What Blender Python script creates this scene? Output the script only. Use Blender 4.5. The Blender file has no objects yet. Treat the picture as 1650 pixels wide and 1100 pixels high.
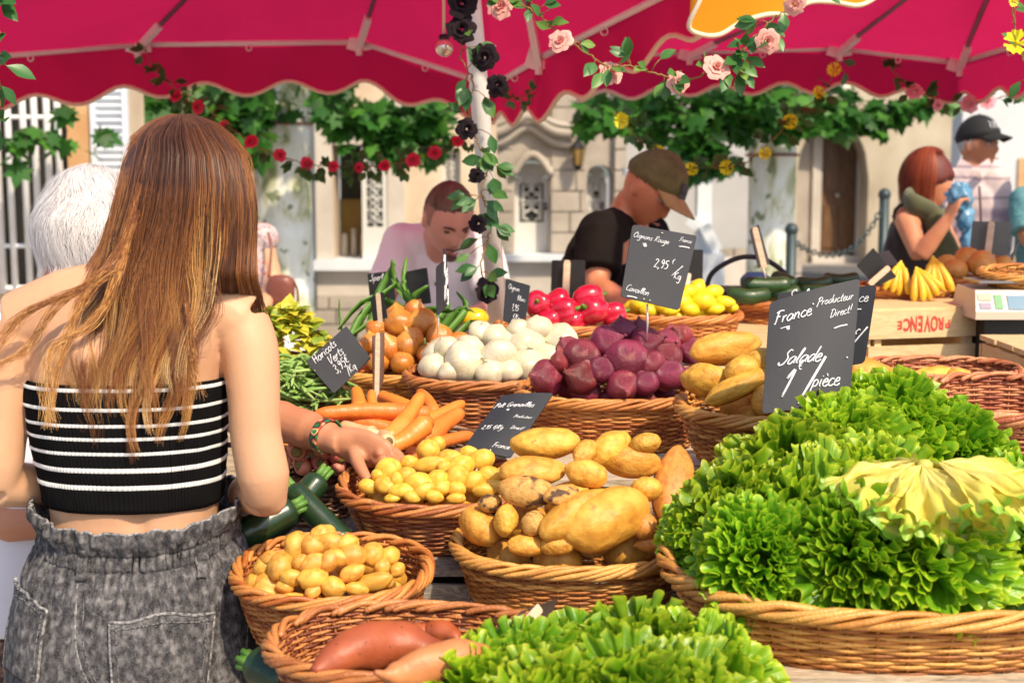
import bpy, math, random
import numpy as np
from mathutils import Vector, Matrix, noise, Euler
R = math.radians
sc = bpy.context.scene
COL = sc.collection
F = 2292.0; TH = R(6.9); CZ = 1.6
cT, sT = math.cos(TH), math.sin(TH)
V = Vector

def P(px, py, Y):
    """a real point at depth Y metres seen at photo pixel px,py"""
    a = (px-825)/F; b = (550-py)/F
    d = (a, cT+b*sT, -sT+b*cT)
    k = Y/d[1]
    return V((d[0]*k, Y, CZ+d[2]*k))
def RAY(px, py):
    a = (px-825)/F; b = (550-py)/F
    return V((a, cT+b*sT, -sT+b*cT)).normalized()
def PROJ(p):
    x, y, z = p[0], p[1], p[2]-CZ
    d = y*cT - z*sT; u = y*sT + z*cT
    return 825+F*x/d, 550-F*u/d
def rng(s): return random.Random(s)

# ---------- camera
cam = bpy.data.cameras.new('camera'); camo = bpy.data.objects.new('camera', cam); COL.objects.link(camo)
camo.location = (0, 0, CZ); camo.rotation_euler = (R(90)-TH, 0, 0)
cam.sensor_width = 36; cam.lens = 36*F/1650; cam.clip_start = .05; cam.clip_end = 500
cam.dof.use_dof = True; cam.dof.focus_distance = 2.45; cam.dof.aperture_fstop = 5.6
sc.camera = camo
# ---------- light
w = bpy.data.worlds.new('World'); sc.world = w; w.use_nodes = True
nt = w.node_tree; bg = nt.nodes['Background']
sky = nt.nodes.new('ShaderNodeTexSky'); sky.sky_type = 'NISHITA'; sky.sun_disc = False
SUN_EL, SUN_AZ = R(48), R(-34)      # sun behind the camera, to its right
sky.sun_elevation = SUN_EL; sky.sun_rotation = math.pi + SUN_AZ
sky.air_density = 1.0; sky.dust_density = 2.0
nt.links.new(sky.outputs[0], bg.inputs[0]); bg.inputs[1].default_value = .15
sl = bpy.data.lights.new('sun', 'SUN'); sl.energy = 3.7; sl.angle = R(1.5); sl.color = (1, .85, .63)
so = bpy.data.objects.new('sun', sl); COL.objects.link(so)
sdir = V((-math.sin(SUN_AZ)*math.cos(SUN_EL), -math.cos(SUN_AZ)*math.cos(SUN_EL), math.sin(SUN_EL)))
so.rotation_euler = sdir.to_track_quat('Z', 'Y').to_euler(); so.location = sdir*20
sc.view_settings.view_transform = 'Standard'; sc.view_settings.look = 'None'
sc.view_settings.exposure = .50; sc.view_settings.gamma = 1
sc.render.engine = 'CYCLES'
sc.cycles.max_bounces = 8; sc.cycles.diffuse_bounces = 5; sc.cycles.transmission_bounces = 6; sc.cycles.transparent_max_bounces = 8
sc.cycles.use_denoising = True; sc.cycles.sample_clamp_indirect = 6

# ---------- mesh builder
class MB:
    def __init__(s): s.v = []; s.f = []; s.a = []; s.uv = []; s.m = []; s.mi = 0
    def add(s, vs, fs, a=0.0, uv=None):
        o = len(s.v)
        s.v.extend([tuple(p) for p in vs])
        if isinstance(a, (int, float)): s.a.extend([a]*len(vs))
        else: s.a.extend(a)
        s.uv.extend(uv if uv else [(0, 0)]*len(vs))
        s.f.extend([tuple(i+o for i in f) for f in fs]); s.m.extend([s.mi]*len(fs))
    def box(s, c, d, M=None, a=0.0):
        x, y, z = d[0]/2, d[1]/2, d[2]/2
        vs = [V((i*x, j*y, k*z)) for k in (-1, 1) for j in (-1, 1) for i in (-1, 1)]
        c = V(c)
        vs = [(M @ p if M else p)+c for p in vs]
        s.add(vs, [(0, 2, 3, 1), (4, 5, 7, 6), (0, 1, 5, 4), (2, 6, 7, 3), (0, 4, 6, 2), (1, 3, 7, 5)], a)
    def bar(s, p, q, w, h, a=0.0, up=V((0, 0, 1))):
        p = V(p); q = V(q); z = (q-p); L = z.length; z = z.normalized()
        x = z.cross(up);
        if x.length < 1e-4: x = V((1, 0, 0))
        x = x.normalized(); y = x.cross(z)
        M = Matrix((x, z, y)).transposed()
        s.box((p+q)/2, (w, L, h), M, a)
    def tube(s, pts, r, n=6, a=0.0, cap=True, sx=1.0, nrm=None, uvs=None):
        pts = [V(p) for p in pts]; N = len(pts)
        if isinstance(r, (int, float)): r = [r]*N
        tan = []
        for i in range(N):
            t = pts[min(i+1, N-1)]-pts[max(i-1, 0)]
            tan.append(t.normalized() if t.length > 1e-9 else V((0, 0, 1)))
        u = V(nrm) if nrm else (V((0, 0, 1)) if abs(tan[0].z) < .9 else V((1, 0, 0)))
        vs = []; fs = []; at = []; uv = []
        for i in range(N):
            t = tan[i]; u = (u-t*u.dot(t))
            u = u.normalized() if u.length > 1e-6 else t.orthogonal().normalized()
            w_ = t.cross(u)
            for k in range(n):
                an = 2*math.pi*k/n
                vs.append(pts[i]+u*(math.cos(an)*r[i])+w_*(math.sin(an)*r[i]*sx))
                at.append(a if isinstance(a, (int, float)) else a[i]); uv.append((k/n, i/(N-1)))
        for i in range(N-1):
            for k in range(n):
                k2 = (k+1) % n
                fs.append((i*n+k, i*n+k2, (i+1)*n+k2, (i+1)*n+k))
        if cap:
            fs.append(tuple(range(n-1, -1, -1))); fs.append(tuple((N-1)*n+k for k in range(n)))
        s.add(vs, fs, at, uv)
    def ring(s, rings, close=True, cap=True, a=0.0, uv=None):
        """loft through rings (lists of points of the same length)"""
        n = len(rings[0]); vs = [p for r_ in rings for p in r_]; fs = []
        for i in range(len(rings)-1):
            for k in range(n if close else n-1):
                k2 = (k+1) % n
                fs.append((i*n+k, i*n+k2, (i+1)*n+k2, (i+1)*n+k))
        if cap and close:
            fs.append(tuple(range(n-1, -1, -1))); fs.append(tuple((len(rings)-1)*n+k for k in range(n)))
        s.add(vs, fs, a, uv)
    def ell(s, c, r, n=16, m=10, M=None, a=0.0, fn=None):
        c = V(c); vs = []; fs = []
        for j in range(m+1):
            ph = math.pi*j/m
            for i in range(n):
                th = 2*math.pi*i/n
                p = V((math.sin(ph)*math.cos(th), math.sin(ph)*math.sin(th), math.cos(ph)))
                k = fn(p) if fn else 1.0
                p = V((p.x*r[0]*k, p.y*r[1]*k, p.z*r[2]*k))
                vs.append((M @ p if M else p)+c)
        for j in range(m):
            for i in range(n):
                i2 = (i+1) % n
                fs.append((j*n+i, (j+1)*n+i, (j+1)*n+i2, j*n+i2))
        s.add(vs, fs, a)
    def grid(s, fn, nu, nv, a=None, closeu=False):
        vs = []; at = []; uv = []
        for j in range(nv+1):
            for i in range(nu+1 if not closeu else nu):
                u = i/nu; v = j/nv; vs.append(fn(u, v)); uv.append((u, v)); at.append(a(u, v) if a else 0.0)
        w_ = nu+1 if not closeu else nu; fs = []
        for j in range(nv):
            for i in range(nu):
                i2 = (i+1) % w_
                fs.append((j*w_+i, j*w_+i2, (j+1)*w_+i2, (j+1)*w_+i))
        s.add(vs, fs, at, uv)
    def mesh(s, name, mats, off=V((0, 0, 0)), smooth=True):
        me = bpy.data.meshes.new(name)
        vs = np.array([tuple(p) for p in s.v], dtype=np.float32) - np.array(tuple(off), dtype=np.float32)
        me.from_pydata(vs.tolist(), [], s.f)
        for m in (mats if isinstance(mats, (list, tuple)) else [mats]): me.materials.append(m)
        at = me.attributes.new('v', 'FLOAT', 'POINT'); at.data.foreach_set('value', np.array(s.a, dtype=np.float32))
        ul = me.uv_layers.new(name='UVMap')
        li = np.zeros(len(me.loops), dtype=np.int32); me.loops.foreach_get('vertex_index', li)
        ul.data.foreach_set('uv', np.array(s.uv, dtype=np.float32)[li].ravel())
        me.polygons.foreach_set('material_index', np.array(s.m, dtype=np.int32))
        me.polygons.foreach_set('use_smooth', [smooth]*len(me.polygons))
        me.update(); return me

def tag(o, label=None, cat=None, group=None, kind=None):
    if label: o['label'] = label
    if cat: o['category'] = cat
    if group: o['group'] = group
    if kind: o['kind'] = kind
    return o
def root(name, loc, label, cat, group=None, kind=None):
    o = bpy.data.objects.new(name, None); COL.objects.link(o); o.location = loc; o.empty_display_size = .05
    return tag(o, label, cat, group, kind)
def part(name, mb, mat, parent, smooth=True, label=None):
    """mesh whose vertices are in world space, under a parent"""
    off = V((0, 0, 0)); p = parent
    while p: off += V(p.location); p = p.parent
    o = bpy.data.objects.new(name, mb.mesh(name, mat, off, smooth)); COL.objects.link(o)
    if parent: o.parent = parent
    if label: o['label'] = label
    return o
def thing(name, mb, mat, label, cat, group=None, kind=None, smooth=True, loc=None):
    A = np.array([tuple(p) for p in mb.v])
    if loc is None: loc = V(((A[:, 0].min()+A[:, 0].max())/2, (A[:, 1].min()+A[:, 1].max())/2, A[:, 2].min()))
    o = bpy.data.objects.new(name, mb.mesh(name, mat, loc, smooth)); COL.objects.link(o); o.location = loc
    return tag(o, label, cat, group, kind)
def mod(o, t, **k):
    m = o.modifiers.new(t, t)
    for a, b in k.items(): setattr(m, a, b)
    return m
def crom(pts, n=6):
    pts = [V(p) for p in pts]; out = []
    for i in range(len(pts)-1):
        p0 = pts[max(i-1, 0)]; p1 = pts[i]; p2 = pts[i+1]; p3 = pts[min(i+2, len(pts)-1)]
        for k in range(n):
            t = k/n
            out.append(.5*((2*p1)+(p2-p0)*t+(2*p0-5*p1+4*p2-p3)*t*t+(3*p1-p0-3*p2+p3)*t*t*t))
    out.append(pts[-1]); return out
def blobmesh(mb, name, voxel, smooth, mat, off, extra=None):
    """closed shells fused into one skin"""
    me = mb.mesh(name+'_t', mat, V((0, 0, 0)))
    o = bpy.data.objects.new('t', me); COL.objects.link(o)
    m = mod(o, 'REMESH', mode='VOXEL', voxel_size=voxel, use_smooth_shade=True)
    if smooth: mod(o, 'SMOOTH', factor=.5, iterations=smooth)
    dg = bpy.context.evaluated_depsgraph_get()
    r = bpy.data.meshes.new_from_object(o.evaluated_get(dg)); r.name = name
    bpy.data.objects.remove(o); bpy.data.meshes.remove(me)
    n = len(r.vertices); co = np.zeros(n*3, dtype=np.float32); r.vertices.foreach_get('co', co); co = co.reshape(-1, 3)
    if extra: co = extra(co)
    co = co - np.array(tuple(off), dtype=np.float32)
    r.vertices.foreach_set('co', co.astype(np.float32).ravel()); r.update()
    r.polygons.foreach_set('use_smooth', [True]*len(r.polygons))
    if not r.materials: r.materials.append(mat)
    return r
def blobpart(name, mb, mat, parent, voxel=.007, smooth=6, extra=None, label=None):
    off = V((0, 0, 0)); p = parent
    while p: off += V(p.location); p = p.parent
    o = bpy.data.objects.new(name, blobmesh(mb, name, voxel, smooth, mat, off, extra)); COL.objects.link(o); o.parent = parent
    if label: o['label'] = label
    return o

# ---------- materials
def mat(name, cols, scale=8, detail=4, rough=.55, bump=0, bscale=60, sss=0, trans=0, metal=0, stretch=(1, 1, 1), rnd=0, specks=None,
        coord='Object', attr=None, attrmix=1.0, coat=0, spec=.5, sheen=0, dist=0.2, bstretch=None, tcol=None, alpha=1, emit=None, anis=0, transm=0):
    m = bpy.data.materials.new(name); m.use_nodes = True; t = m.node_tree; N = t.nodes; L = t.links.new
    b = N['Principled BSDF']
    tc = N.new('ShaderNodeTexCoord')
    if len(cols) and not isinstance(cols[0], tuple): cols = [(0, tuple(cols))]
    if len(cols) > 0 and len(cols[0]) == 3: cols = [(0, cols[0])] if len(cols) == 1 else [(i/(len(cols)-1), c) for i, c in enumerate(cols)]
    def mapped(sc_, st):
        mp = N.new('ShaderNodeMapping'); L(tc.outputs[coord], mp.inputs[0]); mp.inputs['Scale'].default_value = st
        nz = N.new('ShaderNodeTexNoise'); L(mp.outputs[0], nz.inputs['Vector']); nz.inputs['Scale'].default_value = sc_
        nz.inputs['Detail'].default_value = detail; return nz
    if len(cols) > 1:
        rp = N.new('ShaderNodeValToRGB'); e = rp.color_ramp.elements
        while len(e) < len(cols): e.new(.5)
        for i, (p_, c) in enumerate(cols): e[i].position = p_; e[i].color = (*c[:3], 1)
        if attr:
            at = N.new('ShaderNodeAttribute'); at.attribute_name = attr
            if attrmix < 1:
                nz = mapped(scale, stretch); nz.inputs['Distortion'].default_value = dist
                mx = N.new('ShaderNodeMix'); mx.data_type = 'FLOAT'; mx.inputs[0].default_value = attrmix
                L(nz.outputs['Fac'], mx.inputs[2]); L(at.outputs['Fac'], mx.inputs[3]); L(mx.outputs[0], rp.inputs[0])
            else: L(at.outputs['Fac'], rp.inputs[0])
        else:
            nz = mapped(scale, stretch); nz.inputs['Distortion'].default_value = dist
            L(nz.outputs['Fac'], rp.inputs[0])
        c = rp.outputs[0]
    else:
        rgb = N.new('ShaderNodeRGB'); rgb.outputs[0].default_value = (*cols[0][1][:3], 1); c = rgb.outputs[0]
    if rnd:
        oi = N.new('ShaderNodeObjectInfo'); hs = N.new('ShaderNodeHueSaturation')
        mr = N.new('ShaderNodeMapRange'); L(oi.outputs['Random'], mr.inputs[0]); mr.inputs[3].default_value = 1-rnd; mr.inputs[4].default_value = 1+rnd*.6
        L(mr.outputs[0], hs.inputs['Value'])
        m2 = N.new('ShaderNodeMapRange'); mm = N.new('ShaderNodeMath'); mm.operation = 'FRACT'; mt = N.new('ShaderNodeMath'); mt.operation = 'MULTIPLY'; mt.inputs[1].default_value = 7.31
        L(oi.outputs['Random'], mt.inputs[0]); L(mt.outputs[0], mm.inputs[0]); L(mm.outputs[0], m2.inputs[0])
        m2.inputs[3].default_value = .5-rnd*.07; m2.inputs[4].default_value = .5+rnd*.05
        L(m2.outputs[0], hs.inputs['Hue']); L(c, hs.inputs['Color']); c = hs.outputs[0]
    for spx in (specks or []):
        sscale, lo, hi, scol, kind = spx
        if kind == 'v':
            vz = N.new('ShaderNodeTexVoronoi'); L(tc.outputs[coord], vz.inputs['Vector']); vz.inputs['Scale'].default_value = sscale; so_ = vz.outputs['Distance']
        else:
            vz = mapped(sscale, (1, 1, 1)); so_ = vz.outputs['Fac']
        mr = N.new('ShaderNodeMapRange'); mr.clamp = True; L(so_, mr.inputs[0])
        mr.inputs[1].default_value = lo; mr.inputs[2].default_value = hi; mr.inputs[3].default_value = 1 if kind == 'v' else 0; mr.inputs[4].default_value = 0 if kind == 'v' else 1
        mx = N.new('ShaderNodeMix'); mx.data_type = 'RGBA'; L(mr.outputs[0], mx.inputs[0]); L(c, mx.inputs[6]); mx.inputs[7].default_value = (*scol, 1); c = mx.outputs[2]
    L(c, b.inputs['Base Color'])
    b.inputs['Roughness'].default_value = rough; b.inputs['Metallic'].default_value = metal
    b.inputs['Specular IOR Level'].default_value = spec
    if coat: b.inputs['Coat Weight'].default_value = coat; b.inputs['Coat Roughness'].default_value = .13
    if sheen: b.inputs['Sheen Weight'].default_value = sheen
    if anis: b.inputs['Anisotropic'].default_value = anis
    if sss:
        b.inputs['Subsurface Weight'].default_value = sss; b.inputs['Subsurface Radius'].default_value = (1, .35, .2); b.inputs['Subsurface Scale'].default_value = .012
    if alpha < 1: b.inputs['Alpha'].default_value = alpha
    if transm: b.inputs['Transmission Weight'].default_value = transm
    if emit: b.inputs['Emission Color'].default_value = (*emit[:3], 1); b.inputs['Emission Strength'].default_value = emit[3]
    if bump:
        bz = mapped(bscale, bstretch or stretch); bp = N.new('ShaderNodeBump'); bp.inputs['Strength'].default_value = bump; bp.inputs['Distance'].default_value = .01
        L(bz.outputs['Fac'], bp.inputs['Height']); L(bp.outputs[0], b.inputs['Normal'])
    if trans:
        tr = N.new('ShaderNodeBsdfTranslucent'); ms = N.new('ShaderNodeMixShader'); ms.inputs[0].default_value = trans
        if tcol: tr.inputs[0].default_value = (*tcol, 1)
        else: L(c, tr.inputs[0])
        L(b.outputs[0], ms.inputs[1]); L(tr.outputs[0], ms.inputs[2]); L(ms.outputs[0], N['Material Output'].inputs[0])
    return m
MT = {}
def MM(name, *a, **k):
    if name not in MT: MT[name] = mat(name, *a, **k)
    return MT[name]

ORD = ['first', 'second', 'third', 'fourth', 'fifth', 'sixth', 'seventh', 'eighth', 'ninth', 'tenth', 'eleventh', 'twelfth', 'thirteenth', 'fourteenth',
       'fifteenth', 'sixteenth', 'seventeenth', 'eighteenth', 'nineteenth', 'twentieth']
def label_rows(objs, what, where, rowpx=34):
    """label each piece by where it can be found: its row up the heap and its count from the left"""
    it = sorted([(PROJ(o.location)[1], PROJ(o.location)[0], o) for o in objs], key=lambda t: -t[0])
    rows = []; cur = []
    for y, x, o in it:
        if cur and cur[0][0]-y > rowpx: rows.append(cur); cur = []
        cur.append((y, x, o))
    if cur: rows.append(cur)
    for ri, r_ in enumerate(rows):
        r_.sort(key=lambda t: t[1]); n = len(r_)
        if len(rows) == 1: rn = ''
        elif ri == 0: rn = 'front row, '
        elif ri == len(rows)-1: rn = 'top row, ' if len(rows) > 2 else 'back row, '
        else: rn = ORD[ri]+' row up, '
        for i, (y, x, o) in enumerate(r_):
            if n == 1: pos = 'alone there'
            elif i == 0: pos = 'leftmost'
            elif i == n-1: pos = 'rightmost'
            else: pos = ORD[min(i, 19)]+' from left'
            o['label'] = f'{what} {where}, {rn}{pos}'.replace('  ', ' ')
# ================= wicker baskets
def wick(name, dark, mid, light):
    return MM(name, [(0, dark), (.35, mid), (.75, light), (1, tuple(min(1, c*1.25) for c in light))], attr='v', attrmix=.62, scale=45, stretch=(1, 1, 1), rough=.42,
              bump=.25, bscale=260, detail=3, spec=.55)
W_HONEY = wick('wicker_honey', (.12, .03, .006), (.42, .14, .020), (.68, .34, .08))
W_RED = wick('wicker_red', (.07, .014, .006), (.26, .06, .014), (.52, .20, .055))
W_ORANGE = wick('wicker_orange', (.12, .022, .005), (.38, .10, .016), (.60, .25, .06))
W_DARK = wick('wicker_dark', (.045, .018, .012), (.13, .055, .03), (.36, .22, .14))
W_PINK = wick('wicker_rose', (.13, .025, .012), (.36, .085, .03), (.56, .24, .10))
BASK = {}
def basket(key, label, c, a, b, h, m, flare=.8, tilt=0, rot=0, rr=.0027, rimr=.0042, stakes=44, seed=1, sq=2.3, rim='braid', rimhi=.25, H=.08, wall_in=True):
    """c = centre of the RIM in world space; returns its frame"""
    r_ = rng(seed); c = V(c)
    M = Euler((R(tilt), 0, R(rot)), 'XYZ').to_matrix()
    def pt(t, k, off=0.0, dz=0.0):
        s = flare+(1-flare)*(k**.75)
        ct, st = math.cos(t), math.sin(t)
        x = math.copysign(abs(ct)**(2/sq), ct)*a*s; y = math.copysign(abs(st)**(2/sq), st)*b*s
        n = V((ct/a, st/b, 0)).normalized()
        return c+M@(V((x, y, (k-1)*h+dz))+n*off)
    base = c+M@V((0, 0, -h))
    rt = root('wicker_basket', (base.x, base.y, base.z), label, 'basket', 'wicker baskets on the stall')
    # weave
    mb = MB(); nrow = max(6, int(h/(rr*2*.84))); ns = stakes | 1
    amp = rr*.85; sub = 4
    for j in range(nrow):
        k = (j+.5)/nrow; N = ns*sub; pts = []; at = []
        tone = r_.random(); ph = r_.random()*6.28; seg = r_.randrange(ns)
        wob = [r_.uniform(-1, 1)*rr*.22 for _ in range(ns)]
        for i in range(N):
            sidx = i/sub; t = 2*math.pi*i/N
            o = amp*math.cos(math.pi*sidx+math.pi*j)
            si = int(sidx); f = sidx-si
            dz = wob[si]*(1-f)+wob[(si+1) % ns]*f
            pts.append(pt(t, k, o, dz))
            if i % (sub*7) == 0: tone = min(1, max(0, tone+r_.uniform(-.45, .45)))
            at.append(tone)
        pts.append(pts[0]); at.append(tone)
        rad = rr*r_.uniform(.85, 1.12)
        mb.tube(pts, [rad]*len(pts), 5, at, cap=False)
    part('woven_side', mb, m, rt)
    mb = MB()
    for i in range(ns):
        t = 2*math.pi*i/ns; tn = r_.random()
        mb.tube([pt(t, k_) for k_ in (0, .33, .66, 1)], rr*.8, 5, tn*.5)
    part('stakes', mb, m, rt)
    # rim
    mb = MB()
    for i in range(ns):
        for q in range(1):
            t = lambda d: 2*math.pi*(i+d)/ns
            tn = rimhi+(1-rimhi)*r_.random(); rr_ = rimr*r_.uniform(.85, 1.15); j_ = r_.uniform(-.0015, .0015)
            L = r_.choice((3.6, 4.2, 4.8))
            pts = [pt(t(0), 1, -.002, -rimr*2.4), pt(t(L*.22), 1, rimr*1.7, -rimr*1.6+j_), pt(t(L*.5), 1, rimr*1.9, rimr*.2+j_), pt(t(L*.75), 1, rimr*.4, rimr*1.5), pt(t(L), 1, -rimr*1.3, rimr*.6), pt(t(L+.5), 1, -rimr*1.6, -rimr*.5)]
            mb.tube(crom(pts, 3), [rr_]*15+[rr_*.6], 6, tn)
    part('braided_rim', mb, m, rt)
    mb = MB()
    n = 48
    mb.ring([[pt(2*math.pi*i/n, 0, -.001, -rr) for i in range(n)], [pt(2*math.pi*i/n, 0, -.001, rr*1.5) for i in range(n)]], a=.2)
    part('base', mb, m, rt)
    BASK[key] = dict(c=c, a=a, b=b, h=h, M=M, H=H, root=rt, pt=pt)
    return rt

def dome_hit(B, px, py, inset=0.0, sa=.93, H=None):
    """where the ray of a pixel meets the heap in basket B (nearest approach when it passes above)"""
    o = V((0, 0, CZ)); d = RAY(px, py); Mi = B['M'].inverted(); H = H or B['H']
    best = None; bp = None; t0 = (B['c'].y-B['b']*1.1)/d.y; t1 = (B['c'].y+B['b']*1.1)/d.y
    for i in range(241):
        t = t0+(t1-t0)*i/240
        q = Mi@(o+d*t-B['c'])
        r2 = (q.x/(B['a']*sa))**2+(q.y/(B['b']*sa))**2
        f = r2+(q.z/H)**2 if q.z > 0 else r2
        if q.z <= -.01: f = min(f, 0.99)
        if best is None or f < best: best = f; bp = o+d*t
        if f <= 1: return o+d*(t)+d*inset
    return bp+d*inset

# ================= produce shapes
def lump(r_, seed, L, W, T, bend=0.0, taper=0.0, nz=.06, nzs=2.0, n=22, m=18, nub=0):
    """potato-like body with its length along X"""
    mb = MB(); sv = V((seed*3.1, seed*1.7, seed))
    def f(u, v):
        ph = math.pi*v; th = 2*math.pi*u
        p = V((-math.cos(ph), math.sin(ph)*math.cos(th), math.sin(ph)*math.sin(th)))
        k = 1+nz*noise.noise(p*nzs+sv)*2+nz*.4*noise.noise(p*nzs*2.7+sv)
        x = p.x*L/2; e = 1-taper*p.x*.5
        sq_ = 1+.06*math.sin(ph)
        q = V((x, p.y*W/2*e*sq_, p.z*T/2*e*sq_))*k
        q.z += bend*(1-(2*p.x)**2*.25-1)*L*.5 if bend else 0
        return q
    mb.grid(f, n, m, closeu=True); return mb
POT = {}
def potmat():
    return MM('potato_skin', [(.2, (.34, .13, .02)), (.4, (.62, .29, .035)), (.6, (.74, .40, .06)), (.85, (.78, .48, .10))], scale=5, detail=6, rough=.5, bump=.3, bscale=9, sss=.05, rnd=.12,
              specks=[(24, .03, .09, (.20, .09, .02), 'v'), (7, .64, .74, (.36, .17, .05), 'n')], spec=.4)
def babymat():
    return MM('baby_potato_skin', [(.25, (.58, .26, .02)), (.5, (.76, .44, .05)), (.8, (.80, .53, .10))], scale=4, detail=5, rough=.45, bump=.08, bscale=90, sss=.08, rnd=.09,
              specks=[(16, .02, .07, (.30, .14, .03), 'v')], spec=.45)
def newmat():
    return MM('new_potato_skin', [(.25, (.48, .17, .025)), (.45, (.66, .32, .045)), (.8, (.74, .44, .08))], scale=4, detail=5, rough=.45, bump=.1, bscale=70, sss=.07, rnd=.16,
              specks=[(13, .03, .08, (.22, .09, .02), 'v'), (6, .66, .8, (.42, .22, .08), 'n')], spec=.45)
DIRT = lambda: MM('dirty_potato_skin', [(.25, (.36, .15, .03)), (.45, (.58, .29, .065)), (.7, (.68, .40, .11)), (.9, (.74, .48, .17))], scale=14, detail=6, rough=.6, bump=.3, bscale=60, sss=.04,
              specks=[(3.2, .52, .60, (.10, .045, .02), 'n')])
ORANGEP = lambda: MM('shade_tinted_potato_skin', [(.25, (.42, .12, .02)), (.5, (.62, .24, .04)), (.85, (.70, .34, .07))], scale=14, detail=6, rough=.5, bump=.15, bscale=60, sss=.06,  # orange skin colour stands in for the shade at the heap's right end
              specks=[(70, .03, .1, (.22, .07, .02), 'v')])
def lumpmesh(key, m, seed, ratio=.62, bend=0, taper=0.0, nz=.05, nzs=1.6):
    k = (key, seed)
    if k not in POT:
        mb = lump(None, seed, 1.0, ratio, ratio*.92, bend, taper, nz, nzs)
        POT[k] = mb.mesh(key, m)
    return POT[k]
def put(name, me, loc, size, quat, cat, group, label=None):
    o = bpy.data.objects.new(name, me); COL.objects.link(o)
    o.location = loc; o.rotation_mode = 'QUATERNION'; o.rotation_quaternion = quat
    o.scale = size if isinstance(size, (tuple, list)) else (size,)*3
    return tag(o, label, cat, group)
def orient(ang, tip=0.0, roll=0.0):
    """length axis X turned so that on the picture it lies at ang degrees, facing us at about 45 degrees down"""
    return (Euler((R(40), 0, 0)).to_quaternion() @ Euler((0, 0, R(ang))).to_quaternion() @ Euler((0, R(tip), 0)).to_quaternion() @ Euler((R(roll), 0, 0)).to_quaternion())

def heap(key, items, name, cat, group, mk, seedbase=1, inset=-.25, H=None):
    """items: (px,py,len,wid,ang[,variant]) in photo pixels, set on the heap of basket key"""
    B = BASK[key]; out = []; r_ = rng(seedbase)
    for i, it in enumerate(items):
        px, py, Lp, Wp, ang = it[:5]; var = it[5] if len(it) > 5 else None
        p = dome_hit(B, px, py, 0.0, H=H)
        k = p.y/F
        L_ = Lp*k; W_ = Wp*k
        p = p + RAY(px, py)*(W_*.5*(1+inset)+.0)
        q = B['M'].inverted()@(p-B['c']); lim = 1-W_*.42/min(B['a'], B['b']); rr_ = math.hypot(q.x/B['a'], q.y/B['b'])
        if q.z < W_*.35 and rr_ > lim: q.x *= lim/rr_; q.y *= lim/rr_; q.z = max(q.z, -W_*.15); p = B['c']+B['M']@q
        k = p.y/F; L_ = Lp*k; W_ = Wp*k
        out.append(mk(p, L_, W_, ang, var, r_, i))
    return out
def fill(key, D, mk, seed, H, zoff=-.02, sa=.86, dens=.85, ymin=None):
    sa = min(sa, 1-D*.78/BASK[key]['b'])
    """an under-layer of pieces spread over a lower heap"""
    B = BASK[key]; r_ = rng(seed); pts = []; out = []
    for _ in range(2500):
        x = r_.uniform(-1, 1); y = r_.uniform(-1, 1)
        if x*x+y*y > 1: continue
        z = H*math.sqrt(max(0, 1-x*x-y*y))+zoff
        q = B['c']+B['M']@V((x*B['a']*sa, y*B['b']*sa, z))
        if all((q-p).length > D*dens for p in pts): pts.append(q)
    for i, q in enumerate(pts): out.append(mk(q, D*r_.uniform(.92, 1.15), D*r_.uniform(.8, .9), r_.uniform(-60, 60), None, r_, i+500))
    return out

# ---------- set out the baskets (rim centre worked out from the photo at real distances)
def bk(key, label, pxl, pxr, py, Y, ratio, h, m, **k):
    c = P((pxl+pxr)/2, py, Y); a = (pxr-pxl)/2/F*Y
    return basket(key, label, c, a, a*ratio, h, m, **k)
bk('lettuce', 'big oval honey wicker basket heaped with curly lettuce at the lower right', 1066, 1830, 905, 1.98, .66, .135, W_HONEY, flare=.78, tilt=4, rr=.0032, rimr=.0052, stakes=52, seed=3, H=.19, rimhi=.35)
bk('sweet', 'wide red-brown basket holding only a few sweet potatoes', 428, 908, 1034, 1.80, .62, .12, W_RED, flare=.74, tilt=5, rot=-6, rr=.0026, rimr=.0044, stakes=41, seed=5, H=.03, rimhi=.5)
bk('new', 'basket of small round potatoes beside the denim shorts', 380, 692, 915, 2.10, .92, .10, W_ORANGE, flare=.8, tilt=6, rr=.0027, stakes=39, seed=6, H=.085)
bk('baby', 'round dark wicker basket of baby potatoes the hand reaches into', 549, 850, 778, 2.36, .80, .105, W_RED, flare=.68, tilt=8, rr=.0028, rimr=.0042, stakes=37, seed=7, H=.055, rimhi=.3)
bk('big', 'honey wicker basket piled with large soiled potatoes in the middle', 731, 1108, 872, 2.20, .74, .112, W_HONEY, flare=.78, tilt=5, rr=.0027, rimr=.0044, stakes=45, seed=8, H=.15, rimhi=.35)
bk('radish', 'small greyish basket of pink roots below the bracelet arm', 425, 590, 760, 2.62, .8, .085, W_DARK, flare=.84, tilt=5, rr=.0028, stakes=29, seed=9, H=.045)
bk('carrot', 'basket under the heap of orange carrots', 500, 775, 712, 2.66, .7, .10, W_DARK, flare=.84, tilt=4, rr=.0028, stakes=35, seed=10, H=.05)
bk('beans', 'basket full of green beans behind the carrots', 395, 572, 655, 2.92, .8, .09, W_HONEY, flare=.84, tilt=4, rr=.0028, stakes=33, seed=11, H=.05)
bk('yellow', 'pale wicker basket of golden brown onions', 540, 790, 592, 3.16, .72, .10, W_HONEY, flare=.82, tilt=4, rr=.0029, stakes=37, seed=12, H=.11, rimhi=.4)
bk('white', 'wicker basket of peeled white onions', 655, 905, 603, 2.98, .62, .098, W_RED, flare=.82, tilt=5, rr=.0028, stakes=37, seed=13, H=.075, rimhi=.45)
bk('red', 'wicker basket heaped with red onions', 836, 1140, 628, 2.78, .62, .112, W_ORANGE, flare=.80, tilt=5, rr=.0028, rimr=.0044, stakes=41, seed=14, H=.12, rimhi=.45)
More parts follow.
